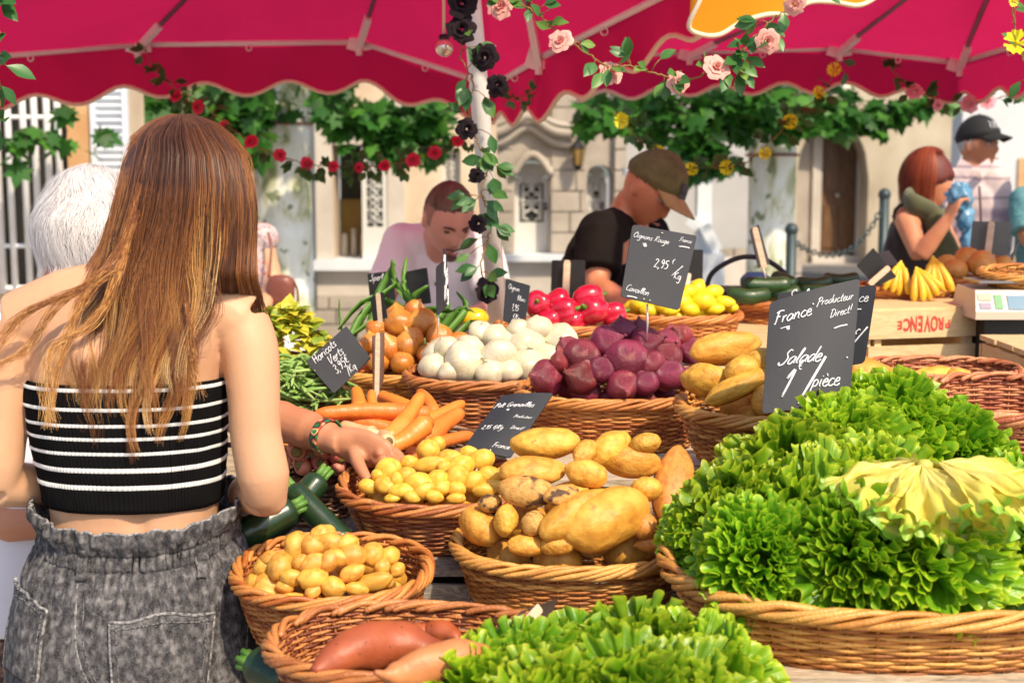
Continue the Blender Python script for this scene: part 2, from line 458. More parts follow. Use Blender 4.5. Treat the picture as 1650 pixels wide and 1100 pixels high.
bk('mid', 'wicker basket of long potatoes behind the big lettuce slate', 1094, 1440, 652, 2.50, .66, .10, W_HONEY, flare=.80, tilt=5, rr=.0028, rimr=.0046, stakes=41, seed=15, H=.11, rimhi=.35)
bk('behind', 'half hidden rosy basket behind the empty one at right', 1385, 1640, 594, 2.98, .6, .09, W_PINK, flare=.84, tilt=4, rr=.0029, stakes=35, seed=16, H=.03)
bk('empty', 'empty reddish wicker basket at the right edge', 1488, 1800, 640, 2.52, .80, .115, W_PINK, flare=.8, tilt=7, rr=.0029, rimr=.0048, stakes=39, seed=17, H=.02, rimhi=.3)
bk('pepper', 'basket of crimson bell peppers before the man in black', 800, 1030, 523, 3.42, .5, .07, W_ORANGE, flare=.86, tilt=3, rot=9, rr=.003, stakes=35, seed=18, H=.09)
bk('lemon', 'orange wicker basket of lemons in front of the man in black', 1000, 1192, 506, 3.62, .62, .08, W_ORANGE, flare=.84, tilt=3, rot=6, rr=.003, stakes=35, seed=19, H=.09)
bk('cucumber', 'basket of dark green cucumbers next to the lemons', 1188, 1400, 487, 4.05, .5, .075, W_ORANGE, flare=.84, tilt=2, rr=.0032, stakes=31, seed=20, H=.06)
bk('banana', 'basket of bananas standing on the stencilled fruit crate', 1372, 1532, 462, 4.02, .62, .085, W_ORANGE, flare=.84, tilt=2, rot=5, rr=.0032, stakes=31, seed=21, H=.06)
bk('melon', 'dark orange basket of melons right of the bananas', 1515, 1650, 450, 4.25, .6, .07, W_ORANGE, flare=.84, tilt=2, rr=.0034, stakes=27, seed=22, H=.06)
bk('farright', 'flat pale wicker basket above the scale at right edge', 1583, 1790, 440, 3.75, .6, .055, W_HONEY, flare=.7, tilt=6, rr=.0032, stakes=29, seed=23, H=.02)
bk('low', 'wicker basket under the lower lettuce heap', 715, 1215, 1150, 1.66, .7, .10, W_HONEY, flare=.8, tilt=3, seed=33, H=.05)
bk('greens', 'dark basket of wilting leafy greens behind the bare shoulder', 395, 535, 580, 3.35, .7, .08, W_DARK, flare=.84, tilt=3, rr=.003, stakes=27, seed=24, H=.05)

# ---------- potatoes
def mk_big(p, L, W, ang, var, r_, i):
    m = {'d': DIRT, 'o': ORANGEP}.get(var, potmat)()
    key = {'d': 'dirty_potato', 'o': 'shade_tinted_potato'}.get(var, 'large_potato')
    me = lumpmesh(key, m, i % 9, .6, taper=.0 if i % 2 else .18, nz=.055)
    return put('potato', me, p, (L, W/.6, W/.6*r_.uniform(.85, 1)), orient(ang, r_.uniform(-8, 8), r_.uniform(0, 360)), 'potato', 'large soiled potatoes')
big = heap('big', [(881,713,118,58,5),(942,728,52,34,55),(985,722,80,50,42),(1040,714,52,36,10),(1020,745,98,54,-3),(858,758,112,52,6),(945,763,72,46,-10),
  (848,791,96,54,-8,'d'),(1085,782,150,68,80,'o'),(1043,788,54,46,0),(905,797,60,34,20,'d'),(925,828,140,62,38),(975,836,172,98,33),(773,849,84,58,-48),
  (815,838,58,46,85),(790,810,42,34,10,'d'),(860,842,46,40,60,'d'),(852,878,70,38,5),(1040,848,44,42,0,'o'),(1056,877,70,30,5,'o'),(1078,860,44,34,10,'o'),(898,879,60,34,0)],
  'potato', 'potato', 'large soiled potatoes', mk_big, 11)
fb = fill('big', .075, mk_big, 12, .095, -.03, .84)
label_rows(big, 'large soiled potato', 'in middle basket', 30)
big[12]['label'] = 'biggest potato of the middle basket, broad with brown scars on front'
big[8]['label'] = 'tall potato with its shade painted orange, leaning at right end of the middle heap'
big[7]['label'] = 'potato caked with dark soil at its right end, left of the heap'
for o in fb: o['label'] = 'large potato half buried under the heap in the middle basket'; o['group'] = 'buried large potatoes'
mid = heap('mid', [(1172,560,126,50,14),(1140,613,86,60,-14),(1200,593,70,44,20),(1192,622,130,46,26),(1235,643,60,54,60),(1230,580,60,40,0),(1393,606,150,62,-24),(1410,640,120,50,-10),(1300,600,120,60,10),(1300,640,110,52,-10),(1360,650,90,44,10),(1330,570,90,46,0)],
  'potato', 'potato', 'long yellow potatoes', mk_big, 21)
for o in mid: o['group'] = 'long potatoes behind the lettuce slate'
label_rows(mid, 'long yellow potato', 'in basket behind lettuce slate', 26)
for o in fill('mid', .075, mk_big, 22, .06, -.03, .8): o['label'] = 'long potato half buried in the basket behind the lettuce slate'; o['group'] = 'buried long potatoes'
bh = heap('behind', [(1500,606,92,34,18),(1545,603,40,24,0)], 'potato', 'potato', 'potatoes', mk_big, 23, H=.05)
bh[0]['label'] = 'pale long potato on the rim of the half hidden basket'; bh[1]['label'] = 'small potato tip showing beside the pale long one'
for o in bh: o['group'] = 'potatoes in the half hidden basket'

def mk_baby(p, L, W, ang, var, r_, i):
    me = lumpmesh('baby_potato', babymat(), i % 7, .78, nz=.035, taper=.1*(i % 3))
    return put('baby_potato', me, p, (L, W/.78, W/.78), orient(ang, r_.uniform(-20, 20), r_.uniform(0, 360)), 'potato', 'baby potatoes in the round basket')
baby = heap('baby', [(626,758,48,41,20),(690,726,39,37,0),(692,748,57,26,4),(726,742,48,37,-20),(742,752,50,39,20),(738,768,46,39,60),(675,778,50,37,-8),(706,770,35,28,0),(620,782,41,30,-30),(595,784,37,26,-10),
 (655,765,33,28,0),(648,790,48,26,0),(684,790,41,30,20),(712,785,33,26,10),(736,788,33,28,0),(765,775,41,33,40),(790,765,39,30,0),(775,742,48,37,15),(800,785,61,24,5),(755,730,33,26,0),(705,715,28,26,0),(780,790,41,24,0),(715,752,26,24,0),
 (660,745,30,26,0),(610,765,26,22,0),(665,800,30,22,0),(700,800,33,22,0),(735,803,33,19,0),(810,765,33,26,0),(640,772,26,24,0),(632,803,28,17,0)], 'baby_potato', 'potato', '', mk_baby, 31)
label_rows(baby, 'baby potato', 'in round reddish basket', 17)
for o in fill('baby', .042, mk_baby, 32, .025, -.034, .86): o['label'] = 'baby potato half buried in the round reddish basket'; o['group'] = 'buried baby potatoes'

def mk_new(p, L, W, ang, var, r_, i):
    me = lumpmesh('new_potato', newmat(), i % 7, .74+.04*(i % 4), nz=.06, taper=.12*(i % 3)); q_ = r_.uniform(.82, 1.06); L *= q_*1.06; W *= q_
    return put('small_potato', me, p, (L, W/.8, W/.8), orient(ang, r_.uniform(-20, 20), r_.uniform(0, 360)), 'potato', 'small round potatoes beside the shorts')
new = heap('new', [(478,879,56,50,80),(454,912,50,43,70),(520,862,45,36,30),(505,880,41,38,0),(532,875,47,38,0),(545,898,47,34,-15),(567,895,47,38,10),(530,903,38,34,60),(505,908,43,34,20),(432,945,47,43,0),(425,915,34,38,90),(437,900,34,29,0),(470,930,41,31,0),(505,932,50,36,15),(505,950,41,34,70),(536,945,45,38,-20),(568,922,52,34,20),(600,893,41,36,80),(628,895,38,34,40),(615,912,31,29,0),(640,918,34,29,60),(600,938,72,34,8),(575,948,45,27,0),(478,968,68,29,5),(424,970,50,38,0),(510,972,41,25,0),(450,965,38,29,0),(484,905,31,29,0),(460,945,34,29,0),(415,938,38,34,0),(560,875,38,29,20),(622,938,29,25,0)], 'p', 'potato', '', mk_new, 41)
label_rows(new, 'small potato', 'in basket beside shorts', 17)
for o in fill('new', .048, mk_new, 42, .045, -.038, .84): o['label'] = 'small potato half buried in the basket beside the shorts'; o['group'] = 'buried small potatoes'

# ---------- sweet potatoes
SW = MM('sweet_potato_skin', [(.25, (.22, .040, .018)), (.5, (.38, .085, .028)), (.8, (.50, .15, .05))], scale=9, detail=7, rough=.5, bump=.3, bscale=35, sss=.05,
        specks=[(14, .56, .68, (.20, .055, .03), 'n'), (60, .05, .16, (.16, .04, .02), 'v')])
SWP = MM('pale_sweet_potato_skin', [(.25, (.40, .12, .045)), (.5, (.54, .20, .07)), (.8, (.62, .28, .11))], specks=[(70, .05, .16, (.26, .08, .03), 'v')], scale=9, detail=7, rough=.5, bump=.3, bscale=35, sss=.05)
def sweet(pxs, Y, rad, m, label, seed):
    pts = [P(x, y, Y_) for x, y, Y_ in pxs]; pts = crom(pts, 7); mb = MB(); n = len(pts)
    rr = []
    for i in range(n):
        t = i/(n-1)*(len(rad)-1); k = min(int(t), len(rad)-2); f = t-k; f = f*f*(3-2*f)
        rr.append((rad[k]*(1-f)+rad[k+1]*f)*(1+.08*noise.noise(V((i*.35, seed, 0)))))
    mb.tube(pts, rr, 20)
    mb.v = [tuple(V(v)+V(v)*0+V((noise.noise(V(v)*25+V((seed, 0, 0))), noise.noise(V(v)*25+V((0, seed, 9))), noise.noise(V(v)*25+V((5, 0, seed)))))*.004) for v in mb.v]
    return thing('sweet_potato', mb, m, label, 'sweet potato', 'sweet potatoes')
sweet([(505,1080,1.70),(560,1052,1.74),(625,1038,1.78),(690,1048,1.78),(738,1072,1.76)], 0, [.006,.024,.032,.030,.018,.004], SW, 'large curved rust-red sweet potato, the longest in its basket', 1)
sweet([(640,1030,1.90),(690,1020,1.92),(725,1022,1.90),(742,1035,1.88)], 0, [.012,.02,.022,.013,.003], SW, 'stubby sweet potato lying behind the large curved one', 2)
sweet([(604,1085,1.62),(622,1088,1.63),(660,1082,1.65),(720,1064,1.67),(790,1050,1.69)], 0, [.003,.006,.016,.023,.022,.010], SWP, 'pale tapering sweet potato at the front with a knobbed tip', 3)
sweet([(548,1078,1.76),(575,1080,1.76),(615,1082,1.77)], 0, [.008,.016,.014,.004], SW, 'small dark sweet potato tucked under the large curved one', 4)

# ---------- onions
def onionmesh(key, m, seed, neck=.35, flat=1.0, roots=True):
    k = (key, seed)
    if k in POT: return POT[k]
    mb = MB(); sv = V((seed*2.3, seed, 1)); prof = []
    n = 22
    for j in range(n+1):
        v = j/n; ph = math.pi*v
        r = math.sin(ph)**.9*.5; z = -math.cos(ph)*.46*flat
        if v > .80:
            f = (v-.80)/.20; f2 = f*f*(3-2*f)
            r = r*(1-f2)+f2*(.045 if f < .97 else .02)+.0; z = z+f2*neck*.5
        prof.append((r, z))
    prof.append((.07, prof[-1][1]+.05*neck)); prof.append((.03, prof[-1][1]+.04*neck))
    rings = []; at = []; N = 26
    for j, (r, z) in enumerate(prof):
        ring = []
        for i in range(N):
            th = 2*math.pi*i/N; p = V((math.cos(th), math.sin(th), z*2))
            k2 = 1+.11*noise.noise(p*1.4+sv)+.012*math.sin(th*7+seed)
            tw = V((math.cos(th), math.sin(th), 0))*r*k2
            if j > n-2: tw += V((noise.noise(V((seed, z*9, th)))*.05, noise.noise(V((z*9, seed, th)))*.05, noise.noise(V((th, z, seed)))*.06))
            ring.append(V((tw.x+(max(0, z-.4)*.4*math.sin(seed*2)), tw.y, z)))
            at.append(min(1, max(0, (z+.46)/.92*.8)) if j < n-1 else 1.0)
        rings.append(ring)
    mb.ring(rings, a=at)
    if roots:
        r_ = rng(seed)
        for q in range(16):
            th = r_.random()*6.28; d = V((math.cos(th), math.sin(th), 0))
            mb.tube([V((0, 0, -.44*flat))+d*.03, V((0, 0, -.48*flat))+d*.06, V((0, 0, -.50*flat))+d*r_.uniform(.06, .14)], [.006, .005, .002], 4, 1.0)
    POT[k] = mb.mesh(key, m); return POT[k]
ON_Y = MM('golden_onion_skin', [(.0, (.66, .32, .08)), (.3, (.70, .28, .04)), (.5, (.50, .15, .02)), (.62, (.72, .32, .06)), (.85, (.60, .26, .06)), (1, (.50, .33, .15))], attr='v', attrmix=.45, scale=4, stretch=(7, 7, .5), detail=4, rough=.3, bump=.15, bscale=9, bstretch=(9, 9, .5), sss=.08, spec=.6, rnd=.12)
ON_W = MM('white_onion_skin', [(.0, (.42, .30, .13)), (.25, (.60, .50, .32)), (.42, (.70, .63, .48)), (.5, (.56, .50, .32)), (.62, (.70, .64, .46)), (1, (.42, .40, .14))], attr='v', attrmix=.5, scale=3, stretch=(7, 7, .5), rough=.28, bump=.07, bscale=9, bstretch=(9, 9, .5), sss=.15, spec=.55, rnd=.05)
ON_R = MM('red_onion_skin', [(.0, (.42, .12, .10)), (.26, (.15, .014, .030)), (.42, (.34, .040, .070)), (.55, (.16, .014, .030)), (.70, (.36, .07, .08)), (.8, (.22, .03, .05)), (1, (.56, .30, .17))], attr='v', attrmix=.42, scale=3.5, stretch=(9, 9, .45), detail=5, rough=.3, bump=.45, bscale=8, bstretch=(13, 13, .4), sss=.04, spec=.6, rnd=.3, specks=[(2.6, .60, .70, (.38, .12, .11), 'n')])
def mk_onion(key, m, cat, group, neck, flat=1.0):
    def mk(p, L, W, ang, var, r_, i):
        me = onionmesh(key, m, i % 6, neck*(1+.4*((i % 3)-1)), flat)
        if var is None: q = Euler((r_.uniform(-.7, .5), r_.uniform(-.6, .6), r_.uniform(0, 6.28))).to_quaternion()
        else: # neck points: 't' towards us, 'l', 'r', 'u', 'd' down
            q = {'t': Euler((R(100), 0, .3)), 'd': Euler((R(140), 0, R(-10))), 'l': Euler((R(30), R(-75), 0)), 'r': Euler((R(30), R(75), 0)), 'u': Euler((R(-12), R(6), 1.0)), 'b': Euler((R(-60), 0, 0.4))}[var].to_quaternion()
        return put(key, me, p, W*1.02 if not L else (L+W)/2, q, cat, group)
    return mk
mky = mk_onion('golden_onion', ON_Y, 'onion', 'golden onions', .42)
yo = heap('yellow', [(640,512,44,44,0,'u'),(644,522,50,50,0),(681,520,50,50,0,'l'),(708,544,46,46,0,'u'),(606,530,34,34,0),(627,561,46,44,0),(598,553,36,36,0),(655,557,44,44,0),(740,556,46,44,0,'r'),(668,499,34,34,0),(690,572,40,36,0),(648,585,44,36,0),
   (610,583,40,36,0),(735,585,40,36,0),(760,570,36,34,0),(580,565,34,32,0),(770,545,34,34,0),(665,545,38,36,0)], 'o', 'onion', '', mky, 51)
label_rows(yo, 'golden onion', 'in pale basket', 22)
for o in fill('yellow', .058, mky, 52, .07, -.03, .84): o['label'] = 'golden onion half buried in the pale basket'; o['group'] = 'buried golden onions'
mkw = mk_onion('white_onion', ON_W, 'onion', 'white onions', .12, .86)
wo = heap('white', [(681,573,73,71,0,'b'),(698,592,55,54,0),(749,584,76,75,0,'r'),(803,576,66,64,0,'b'),(798,546,60,56,0),(852,590,70,67,0),(758,560,51,46,0),(845,556,78,71,0),(882,577,57,56,0),(866,529,51,50,0,'u'),(822,548,45,44,0),(790,600,57,44,0),(820,598,51,42,0),(835,532,45,42,0),
   (903,551,68,62,0,'l'),(720,560,45,44,0),(775,535,42,42,0),(725,600,47,39,0),(880,605,45,39,0)], 'o', 'onion', '', mkw, 61)
label_rows(wo, 'white onion', 'in basket of peeled ones', 22)
for o in fill('white', .056, mkw, 62, .04, -.03, .84): o['label'] = 'white onion half buried in the basket of peeled ones'; o['group'] = 'buried white onions'
mkr = mk_onion('red_onion', ON_R, 'onion', 'red onions', .38, .92)
ro = heap('red', [(881,608,62,60,0,'l'),(939,607,62,60,0,'l'),(1003,622,64,46,0,'t'),(1010,580,76,76,0,'d'),(937,573,64,60,0,'d'),(975,550,56,54,0,'r'),(1003,533,50,44,0,'u'),(1075,552,50,50,0),(1040,553,58,54,0,'r'),(1075,604,62,62,0,'u'),(1075,572,54,44,0),
   (1040,618,50,44,0),(1112,565,52,46,0,'r'),(1098,610,40,40,0),(905,583,40,40,0,'u'),(968,595,50,44,0),(1030,530,36,34,0),(1050,585,48,46,0),(915,560,42,40,0),(1098,540,40,36,0)], 'o', 'onion', '', mkr, 71)
label_rows(ro, 'red onion', 'in basket of red ones', 24)
for o in fill('red', .062, mkr, 72, .075, -.03, .84): o['label'] = 'red onion half buried in the basket of red ones'; o['group'] = 'buried red onions'

# ---------- lemons, peppers, cucumbers, melons, bananas
LEM = MM('lemon_peel', [(.3, (.80, .55, .01)), (.7, (.86, .66, .02))], scale=5, rough=.4, bump=.12, bscale=220, sss=.1, rnd=.05)
def mk_lem(p, L, W, ang, var, r_, i):
    k = ('lemon', i % 3)
    if k not in POT:
        mb = MB()
        def f(u, v):
            ph = math.pi*v; th = u*2*math.pi; x = -math.cos(ph); r = math.sin(ph)
            x2 = x*.5*(1+.16*abs(x)**8); return V((x2, r*math.cos(th)*.38, r*math.sin(th)*.38))
        mb.grid(f, 18, 18, closeu=True); POT[k] = mb.mesh('lemon', LEM)
    return put('lemon', POT[k], p, (L, W/.76, W/.76), orient(ang, r_.uniform(-30, 30), 0), 'lemon', 'lemons in the wicker basket')
le = heap('lemon', [(1004,495,30,27,0),(1031,489,30,28,0),(1046,500,28,24,0),(1070,492,34,28,0),(1100,487,34,28,0),(1123,465,32,27,60),(1095,475,28,26,0),(1150,470,34,24,25),(1134,485,36,30,-5),(1112,498,30,24,0),(1165,487,36,22,-15),(1152,498,28,20,0),
   (1080,500,28,20,0),(1108,470,26,24,0),(1060,475,30,26,0),(1040,475,28,24,0),(1085,462,26,24,0),(1178,495,22,18,0)], 'l', 'lemon', '', mk_lem, 81)
label_rows(le, 'yellow lemon', 'in basket before the man', 14)
for o in fill('lemon', .042, mk_lem, 82, .055, -.02, .84): o['label'] = 'yellow lemon half buried in its basket'; o['group'] = 'buried lemons'
PEP = MM('crimson_pepper_skin', [(.3, (.46, .006, .025)), (.7, (.62, .015, .05))], scale=4, rough=.2, coat=.4, spec=.6, sss=.03)
STEM = MM('green_stem', [(.3, (.07, .18, .02)), (.7, (.16, .32, .05))], scale=20, rough=.5)
def pepper(px, py, Wp, ang, label, tow=True):
    p = dome_hit(BASK['pepper'], px, py, .02); s = Wp*p.y/F
    q = (Euler((R(75 if tow else 30), 0, R(ang)))).to_matrix()
    rt = root('bell_pepper', p-V((0, 0, s*.45)), label, 'bell pepper', 'crimson bell peppers'); mb = MB()
    def f(u, v):
        ph = math.pi*v; th = 2*math.pi*u; lobes = .86+.22*abs(math.cos(1.5*th))**.6
        r = math.sin(ph)**.65*.5*lobes; z = -math.cos(ph)*.55
        if v > .9: z -= (v-.9)*2.2*.3; 
        return p+q@(V((r*math.cos(th), r*math.sin(th), z))*s)
    mb.grid(f, 32, 20, closeu=True); part('flesh', mb, PEP, rt)
    m2 = MB(); m2.tube([p+q@(V((0, 0, .44))*s), p+q@(V((0, .02, .56))*s), p+q@(V((.05, .04, .70))*s)], [s*.12, s*.06, s*.05], 8); part('stem', m2, STEM, rt)
    return rt
for a_ in [(868,490,44,-10,'crimson pepper at left end of its basket, green stalk facing out'),(908,503,48,60,'crimson pepper second from the left of its basket'),(955,500,52,-35,'largest crimson pepper, near the right end with stalk low'),
           (948,482,46,100,'crimson pepper topmost, behind the largest one'),(885,515,40,200,'crimson pepper low at the front left of its basket'),(925,517,38,150,'crimson pepper low at the front middle of its basket'),(900,484,38,180,'crimson pepper at the back middle of its basket'),(988,507,40,90,'crimson pepper at the right end touching the lemons')]: pepper(*a_)
CUC = MM('cucumber_skin', [(.3, (.012, .035, .010)), (.6, (.025, .075, .018)), (.85, (.05, .12, .03))], scale=9, stretch=(1, 6, 6), rough=.35, bump=.15, bscale=80, spec=.5, coat=.1)
def cuc(name, pts, r, m, label, cat, group, tipcol=None, stem=False, flat=.3):
    pts = crom([P(*q) for q in pts], 6); n = len(pts)
    rr = [r*(min(1, (.25+(1-abs(2*i/(n-1)-1))*3.2))**.6) for i in range(n)]
    rt = root(name, pts[n//2]-V((0, 0, r)), label, cat, group); mb = MB(); mb.tube(pts, rr, 14); part('skin', mb, m, rt)
    if stem:
        d = (pts[0]-pts[1]).normalized(); ms = MB()
        for k in range(6):
            an = k*math.pi/3; o_ = d.orthogonal().normalized(); o2 = d.cross(o_); w = o_*math.cos(an)+o2*math.sin(an)
            ms.tube([pts[0]-d*.004+w*r*.32, pts[0]+d*.008+w*r*.36, pts[0]+d*.02+w*r*.45], [r*.28, r*.2, r*.16], 6)
        ms.tube([pts[0]-d*.005, pts[0]+d*.018], [r*.5, r*.4], 8)
        part('stalk', ms, STEM, rt)
    return rt
g = 'cucumbers in the far basket'
cuc('cucumber', [(1172,472,4.0),(1205,478,3.98),(1240,474,4.0)], .022, CUC, 'cucumber lowest at the left end, over the rim by the lemons', 'cucumber', g)
cuc('cucumber', [(1195,458,4.05),(1235,460,4.05),(1275,458,4.05)], .024, CUC, 'long cucumber on top at the left, under the price spike', 'cucumber', g)
cuc('cucumber', [(1225,472,4.08),(1262,474,4.05),(1290,470,4.05)], .022, CUC, 'cucumber in the middle of the front row', 'cucumber', g)
cuc('cucumber', [(1245,447,4.15),(1265,452,4.12),(1282,462,4.1)], .022, CUC, 'short steep cucumber right of the price spike', 'cucumber', g)
cuc('cucumber', [(1280,455,4.15),(1315,458,4.12),(1340,452,4.12)], .02, CUC, 'cucumber right of centre on the back of the pile', 'cucumber', g)
cuc('cucumber', [(1290,470,4.1),(1325,468,4.08),(1360,470,4.08)], .02, CUC, 'cucumber near the right end of the front row', 'cucumber', g)
cuc('cucumber', [(1325,448,4.2),(1355,452,4.18),(1385,447,4.18)], .02, CUC, 'cucumber at the far right end on top', 'cucumber', g)
ZUC = MM('courgette_skin', [(.3, (.008, .022, .008)), (.6, (.016, .045, .014)), (.9, (.03, .08, .02))], scale=10, rough=.3, bump=.08, bscale=60, spec=.5, coat=.15, specks=[(260, .05, .16, (.10, .16, .06), 'v')])
g = 'courgettes left of the baskets'
cuc('courgette', [(517,768,2.36),(495,795,2.34),(462,830,2.32),(425,862,2.30)], .023, ZUC, 'courgette with its pale green stalk up against the round basket', 'courgette', g, stem=True)
cuc('courgette', [(468,785,2.30),(497,815,2.28),(532,850,2.26),(562,880,2.24)], .021, ZUC, 'courgette slanting down to the right toward the small potatoes', 'courgette', g, stem=True)
cuc('courgette', [(475,818,2.26),(440,836,2.24),(405,855,2.22),(370,868,2.22)], .026, ZUC, 'thick courgette lowest, under the woman\'s elbow', 'courgette', g, stem=True)
cuc('courgette', [(408,1068,1.86),(440,1082,1.84),(470,1102,1.82)], .028, ZUC, 'courgette in the shade below the sweet potato basket', 'courgette', g, stem=True)
MEL = MM('melon_rind', [(.3, (.62, .26, .04)), (.7, (.74, .42, .09))], scale=5, rough=.45, bump=.1, bscale=60, sss=.05, rnd=.12)
def mk_mel(p, L, W, ang, var, r_, i):
    me = lumpmesh('melon', MEL, i % 3, .95, nz=.02); return put('melon', me, p, (L, W/.95, W/.95), orient(ang), 'melon', 'melons and squashes')
ml = heap('melon', [(1540,434,42,34,-8),(1583,425,44,44,0),(1527,425,36,30,0),(1560,418,46,40,0),(1618,425,34,26,0),(1600,440,30,24,0)], 'm', 'melon', '', mk_mel, 91)
label_rows(ml, 'orange melon', 'right of the bananas', 13)
BAN = MM('banana_peel', [(.25, (.62, .30, .02)), (.5, (.80, .52, .03)), (.8, (.70, .62, .06))], scale=3, rough=.45, rnd=.15)
def bananas(px, py, Y, n, s, lab, lean=0):
    top = P(px, py, Y); rt = root('banana_bunch', top-V((0, 0, .12)), lab, 'bananas', 'banana bunches')
    for i in range(n):
        an = (i-(n-1)/2)*.24+lean; mb = MB()
        d = V((math.sin(an), -.35-.1*(i % 2), -math.cos(an))).normalized(); sd = V((math.copysign(1, an+.01)*.3, -.7, 0))
        pts = [top, top+d*.02*s, top+d*.06*s+sd*.012*s, top+d*.11*s+sd*.018*s, top+d*.155*s+sd*.006*s, top+d*.168*s]
        mb.tube(crom(pts, 3), [.005*s]*3+[.009*s]*2+[.016*s]*3+[.018*s]*4+[.012*s]*2+[.005*s]*2, 6, nrm=(0, 1, 0)); part('banana', mb, BAN, rt)
bananas(1452,420,3.95,4,.60,'ripe orange-yellow bunch of bananas at the left',-.25)
bananas(1476,430,3.9,5,.60,'yellow bunch of bananas in the middle, stalk up',.35)
bananas(1503,412,4.0,4,.70,'slightly green bunch of bananas standing tall at the right',.05)

# ---------- carrots and pink roots
CAR = MM('carrot_skin', [(.25, (.70, .17, .02)), (.5, (.82, .26, .03)), (.85, (.84, .42, .12))], scale=7, stretch=(1, 1, 1), detail=6, rough=.42, bump=.5, bscale=28, sss=.05, rnd=.14, specks=[(26, .66, .76, (.46, .15, .03), 'n')])
CARP = MM('pale_carrot_skin', [(.25, (.66, .30, .12)), (.55, (.76, .46, .24)), (.85, (.80, .56, .33))], scale=7, detail=6, rough=.45, bump=.25, bscale=28, sss=.07)
CRN = MM('cut_crown', [(.3, (.10, .07, .02)), (.6, (.30, .22, .06)), (.85, (.40, .36, .12))], scale=60, rough=.7, bump=.4, bscale=150)
RADM = MM('pink_root_skin', [(.25, (.60, .11, .07)), (.55, (.72, .22, .16)), (.85, (.78, .40, .26))], scale=12, detail=5, rough=.4, bump=.15, bscale=40, sss=.06, rnd=.15)
def carrot(a, b, w_, m, label, crown=True, cat='carrot', group='carrots heaped behind the baby potatoes', name='carrot', seed=1, tip=.62):
    """a = crown end, b = tip, each (px,py,Y)"""
    A = P(*a); B = P(*b); r = w_*1.12/2*A.y/F; n = 36; pts = []; rr = []
    side = (B-A).cross(V((0, 0, 1)));
    if side.length > 1e-5: side.normalize()
    for i in range(n+1):
        t = i/n; p = A.lerp(B, t)+side*.006*math.sin(t*3+seed)+V((0, 0, .004))*math.sin(t*4+seed*2)
        k = (1-(1-tip)*t)*(1+.05*noise.noise(V((i*.9, seed, 0)))+.03*noise.noise(V((i*.25, seed, 5))))
        if t < .08: k *= .72+.28*t/.08
        if t > .86: k *= math.sqrt(max(.02, 1-((t-.86)/.14)**2))
        pts.append(p); rr.append(r*k)
    d = (A-B).normalized()
    rt = root(name, (A+B)/2-V((0, 0, r)), label, cat, group); mb = MB(); mb.tube([A+d*r*.12]+pts, [r*.45]+rr, 16); part('root', mb, m, rt)
    if crown:
        mc = MB(); mc.tube([A+d*r*.05, A+d*r*.18, A+d*r*.34, A+d*r*.36], [r*.52, r*.50, r*.34, r*.15], 12); part('crown', mc, CRN, rt)
for k, a_ in enumerate([
  ((690,668,2.62),(505,664,2.58),30,CAR,'long orange carrot lying level across the left of the heap',False),
  ((618,712,2.50),(684,632,2.62),30,CAR,'orange carrot laid steeply up to the right, tip topmost',False),
  ((668,706,2.50),(750,668,2.62),34,CAR,'plump carrot pointing right toward the white onion basket',False),
  ((655,738,2.47),(765,698,2.60),26,CAR,'slim carrot lowest on the right of the heap',False),
  ((684,685,2.47),(628,718,2.42),34,CAR,'pale orange carrot with its cut crown turned to the right',True),
  ((608,697,2.46),(545,690,2.50),28,CARP,'pale carrot beside the wrist with a dark cut crown',True),
  ((626,712,2.40),(600,702,2.50),26,CARP,'cut carrot end facing us just above the knuckles',True),
  ((572,672,2.66),(576,622,2.76),27,CAR,'upright stubby carrot left of the wooden spike',False),
  ((598,672,2.66),(604,632,2.74),20,CAR,'narrow upright carrot just at the wooden spike',False),
  ((690,672,2.70),(612,636,2.78),26,CAR,'carrot at the back slanting up behind the spike',False),
  ((690,690,2.66),(640,650,2.76),26,CAR,'carrot in shade under the steep one',False),
  ((650,690,2.62),(745,650,2.76),26,CAR,'carrot at the back right just below the onion basket',False),
  ((705,668,2.72),(670,632,2.80),22,CAR,'small shaded carrot hidden at the back right',False),
  ((560,680,2.62),(690,700,2.60),30,CAR,'buried carrot under the long level one',False),
  ((590,705,2.58),(720,715,2.58),28,CAR,'buried carrot low in the middle of the heap',False)]): carrot(*a_, seed=k)
for k, (x, y, w, dx, lb) in enumerate([(478,728,34,-6,'largest pink root at the left, dark crown facing us'),(506,730,28,4,'pink root second from the left in the upper row'),(484,750,28,0,'pink root at the left of the lower row'),(516,746,28,3,'pink root in the middle of the lower row'),
      (549,737,32,8,'pink root at the right by the wrist'),(530,726,26,4,'deep pink root at the back between two crowns'),(455,740,32,0,'pink root half hidden by the upper arm'),(540,758,26,0,'pink root at the front right under the rim')]):
    carrot((x, y, 2.50), (x+dx, y-14, 2.66), w, RADM, lb, cat='root vegetable', group='pink roots in the small basket', name='pink_root', seed=k, tip=.3)

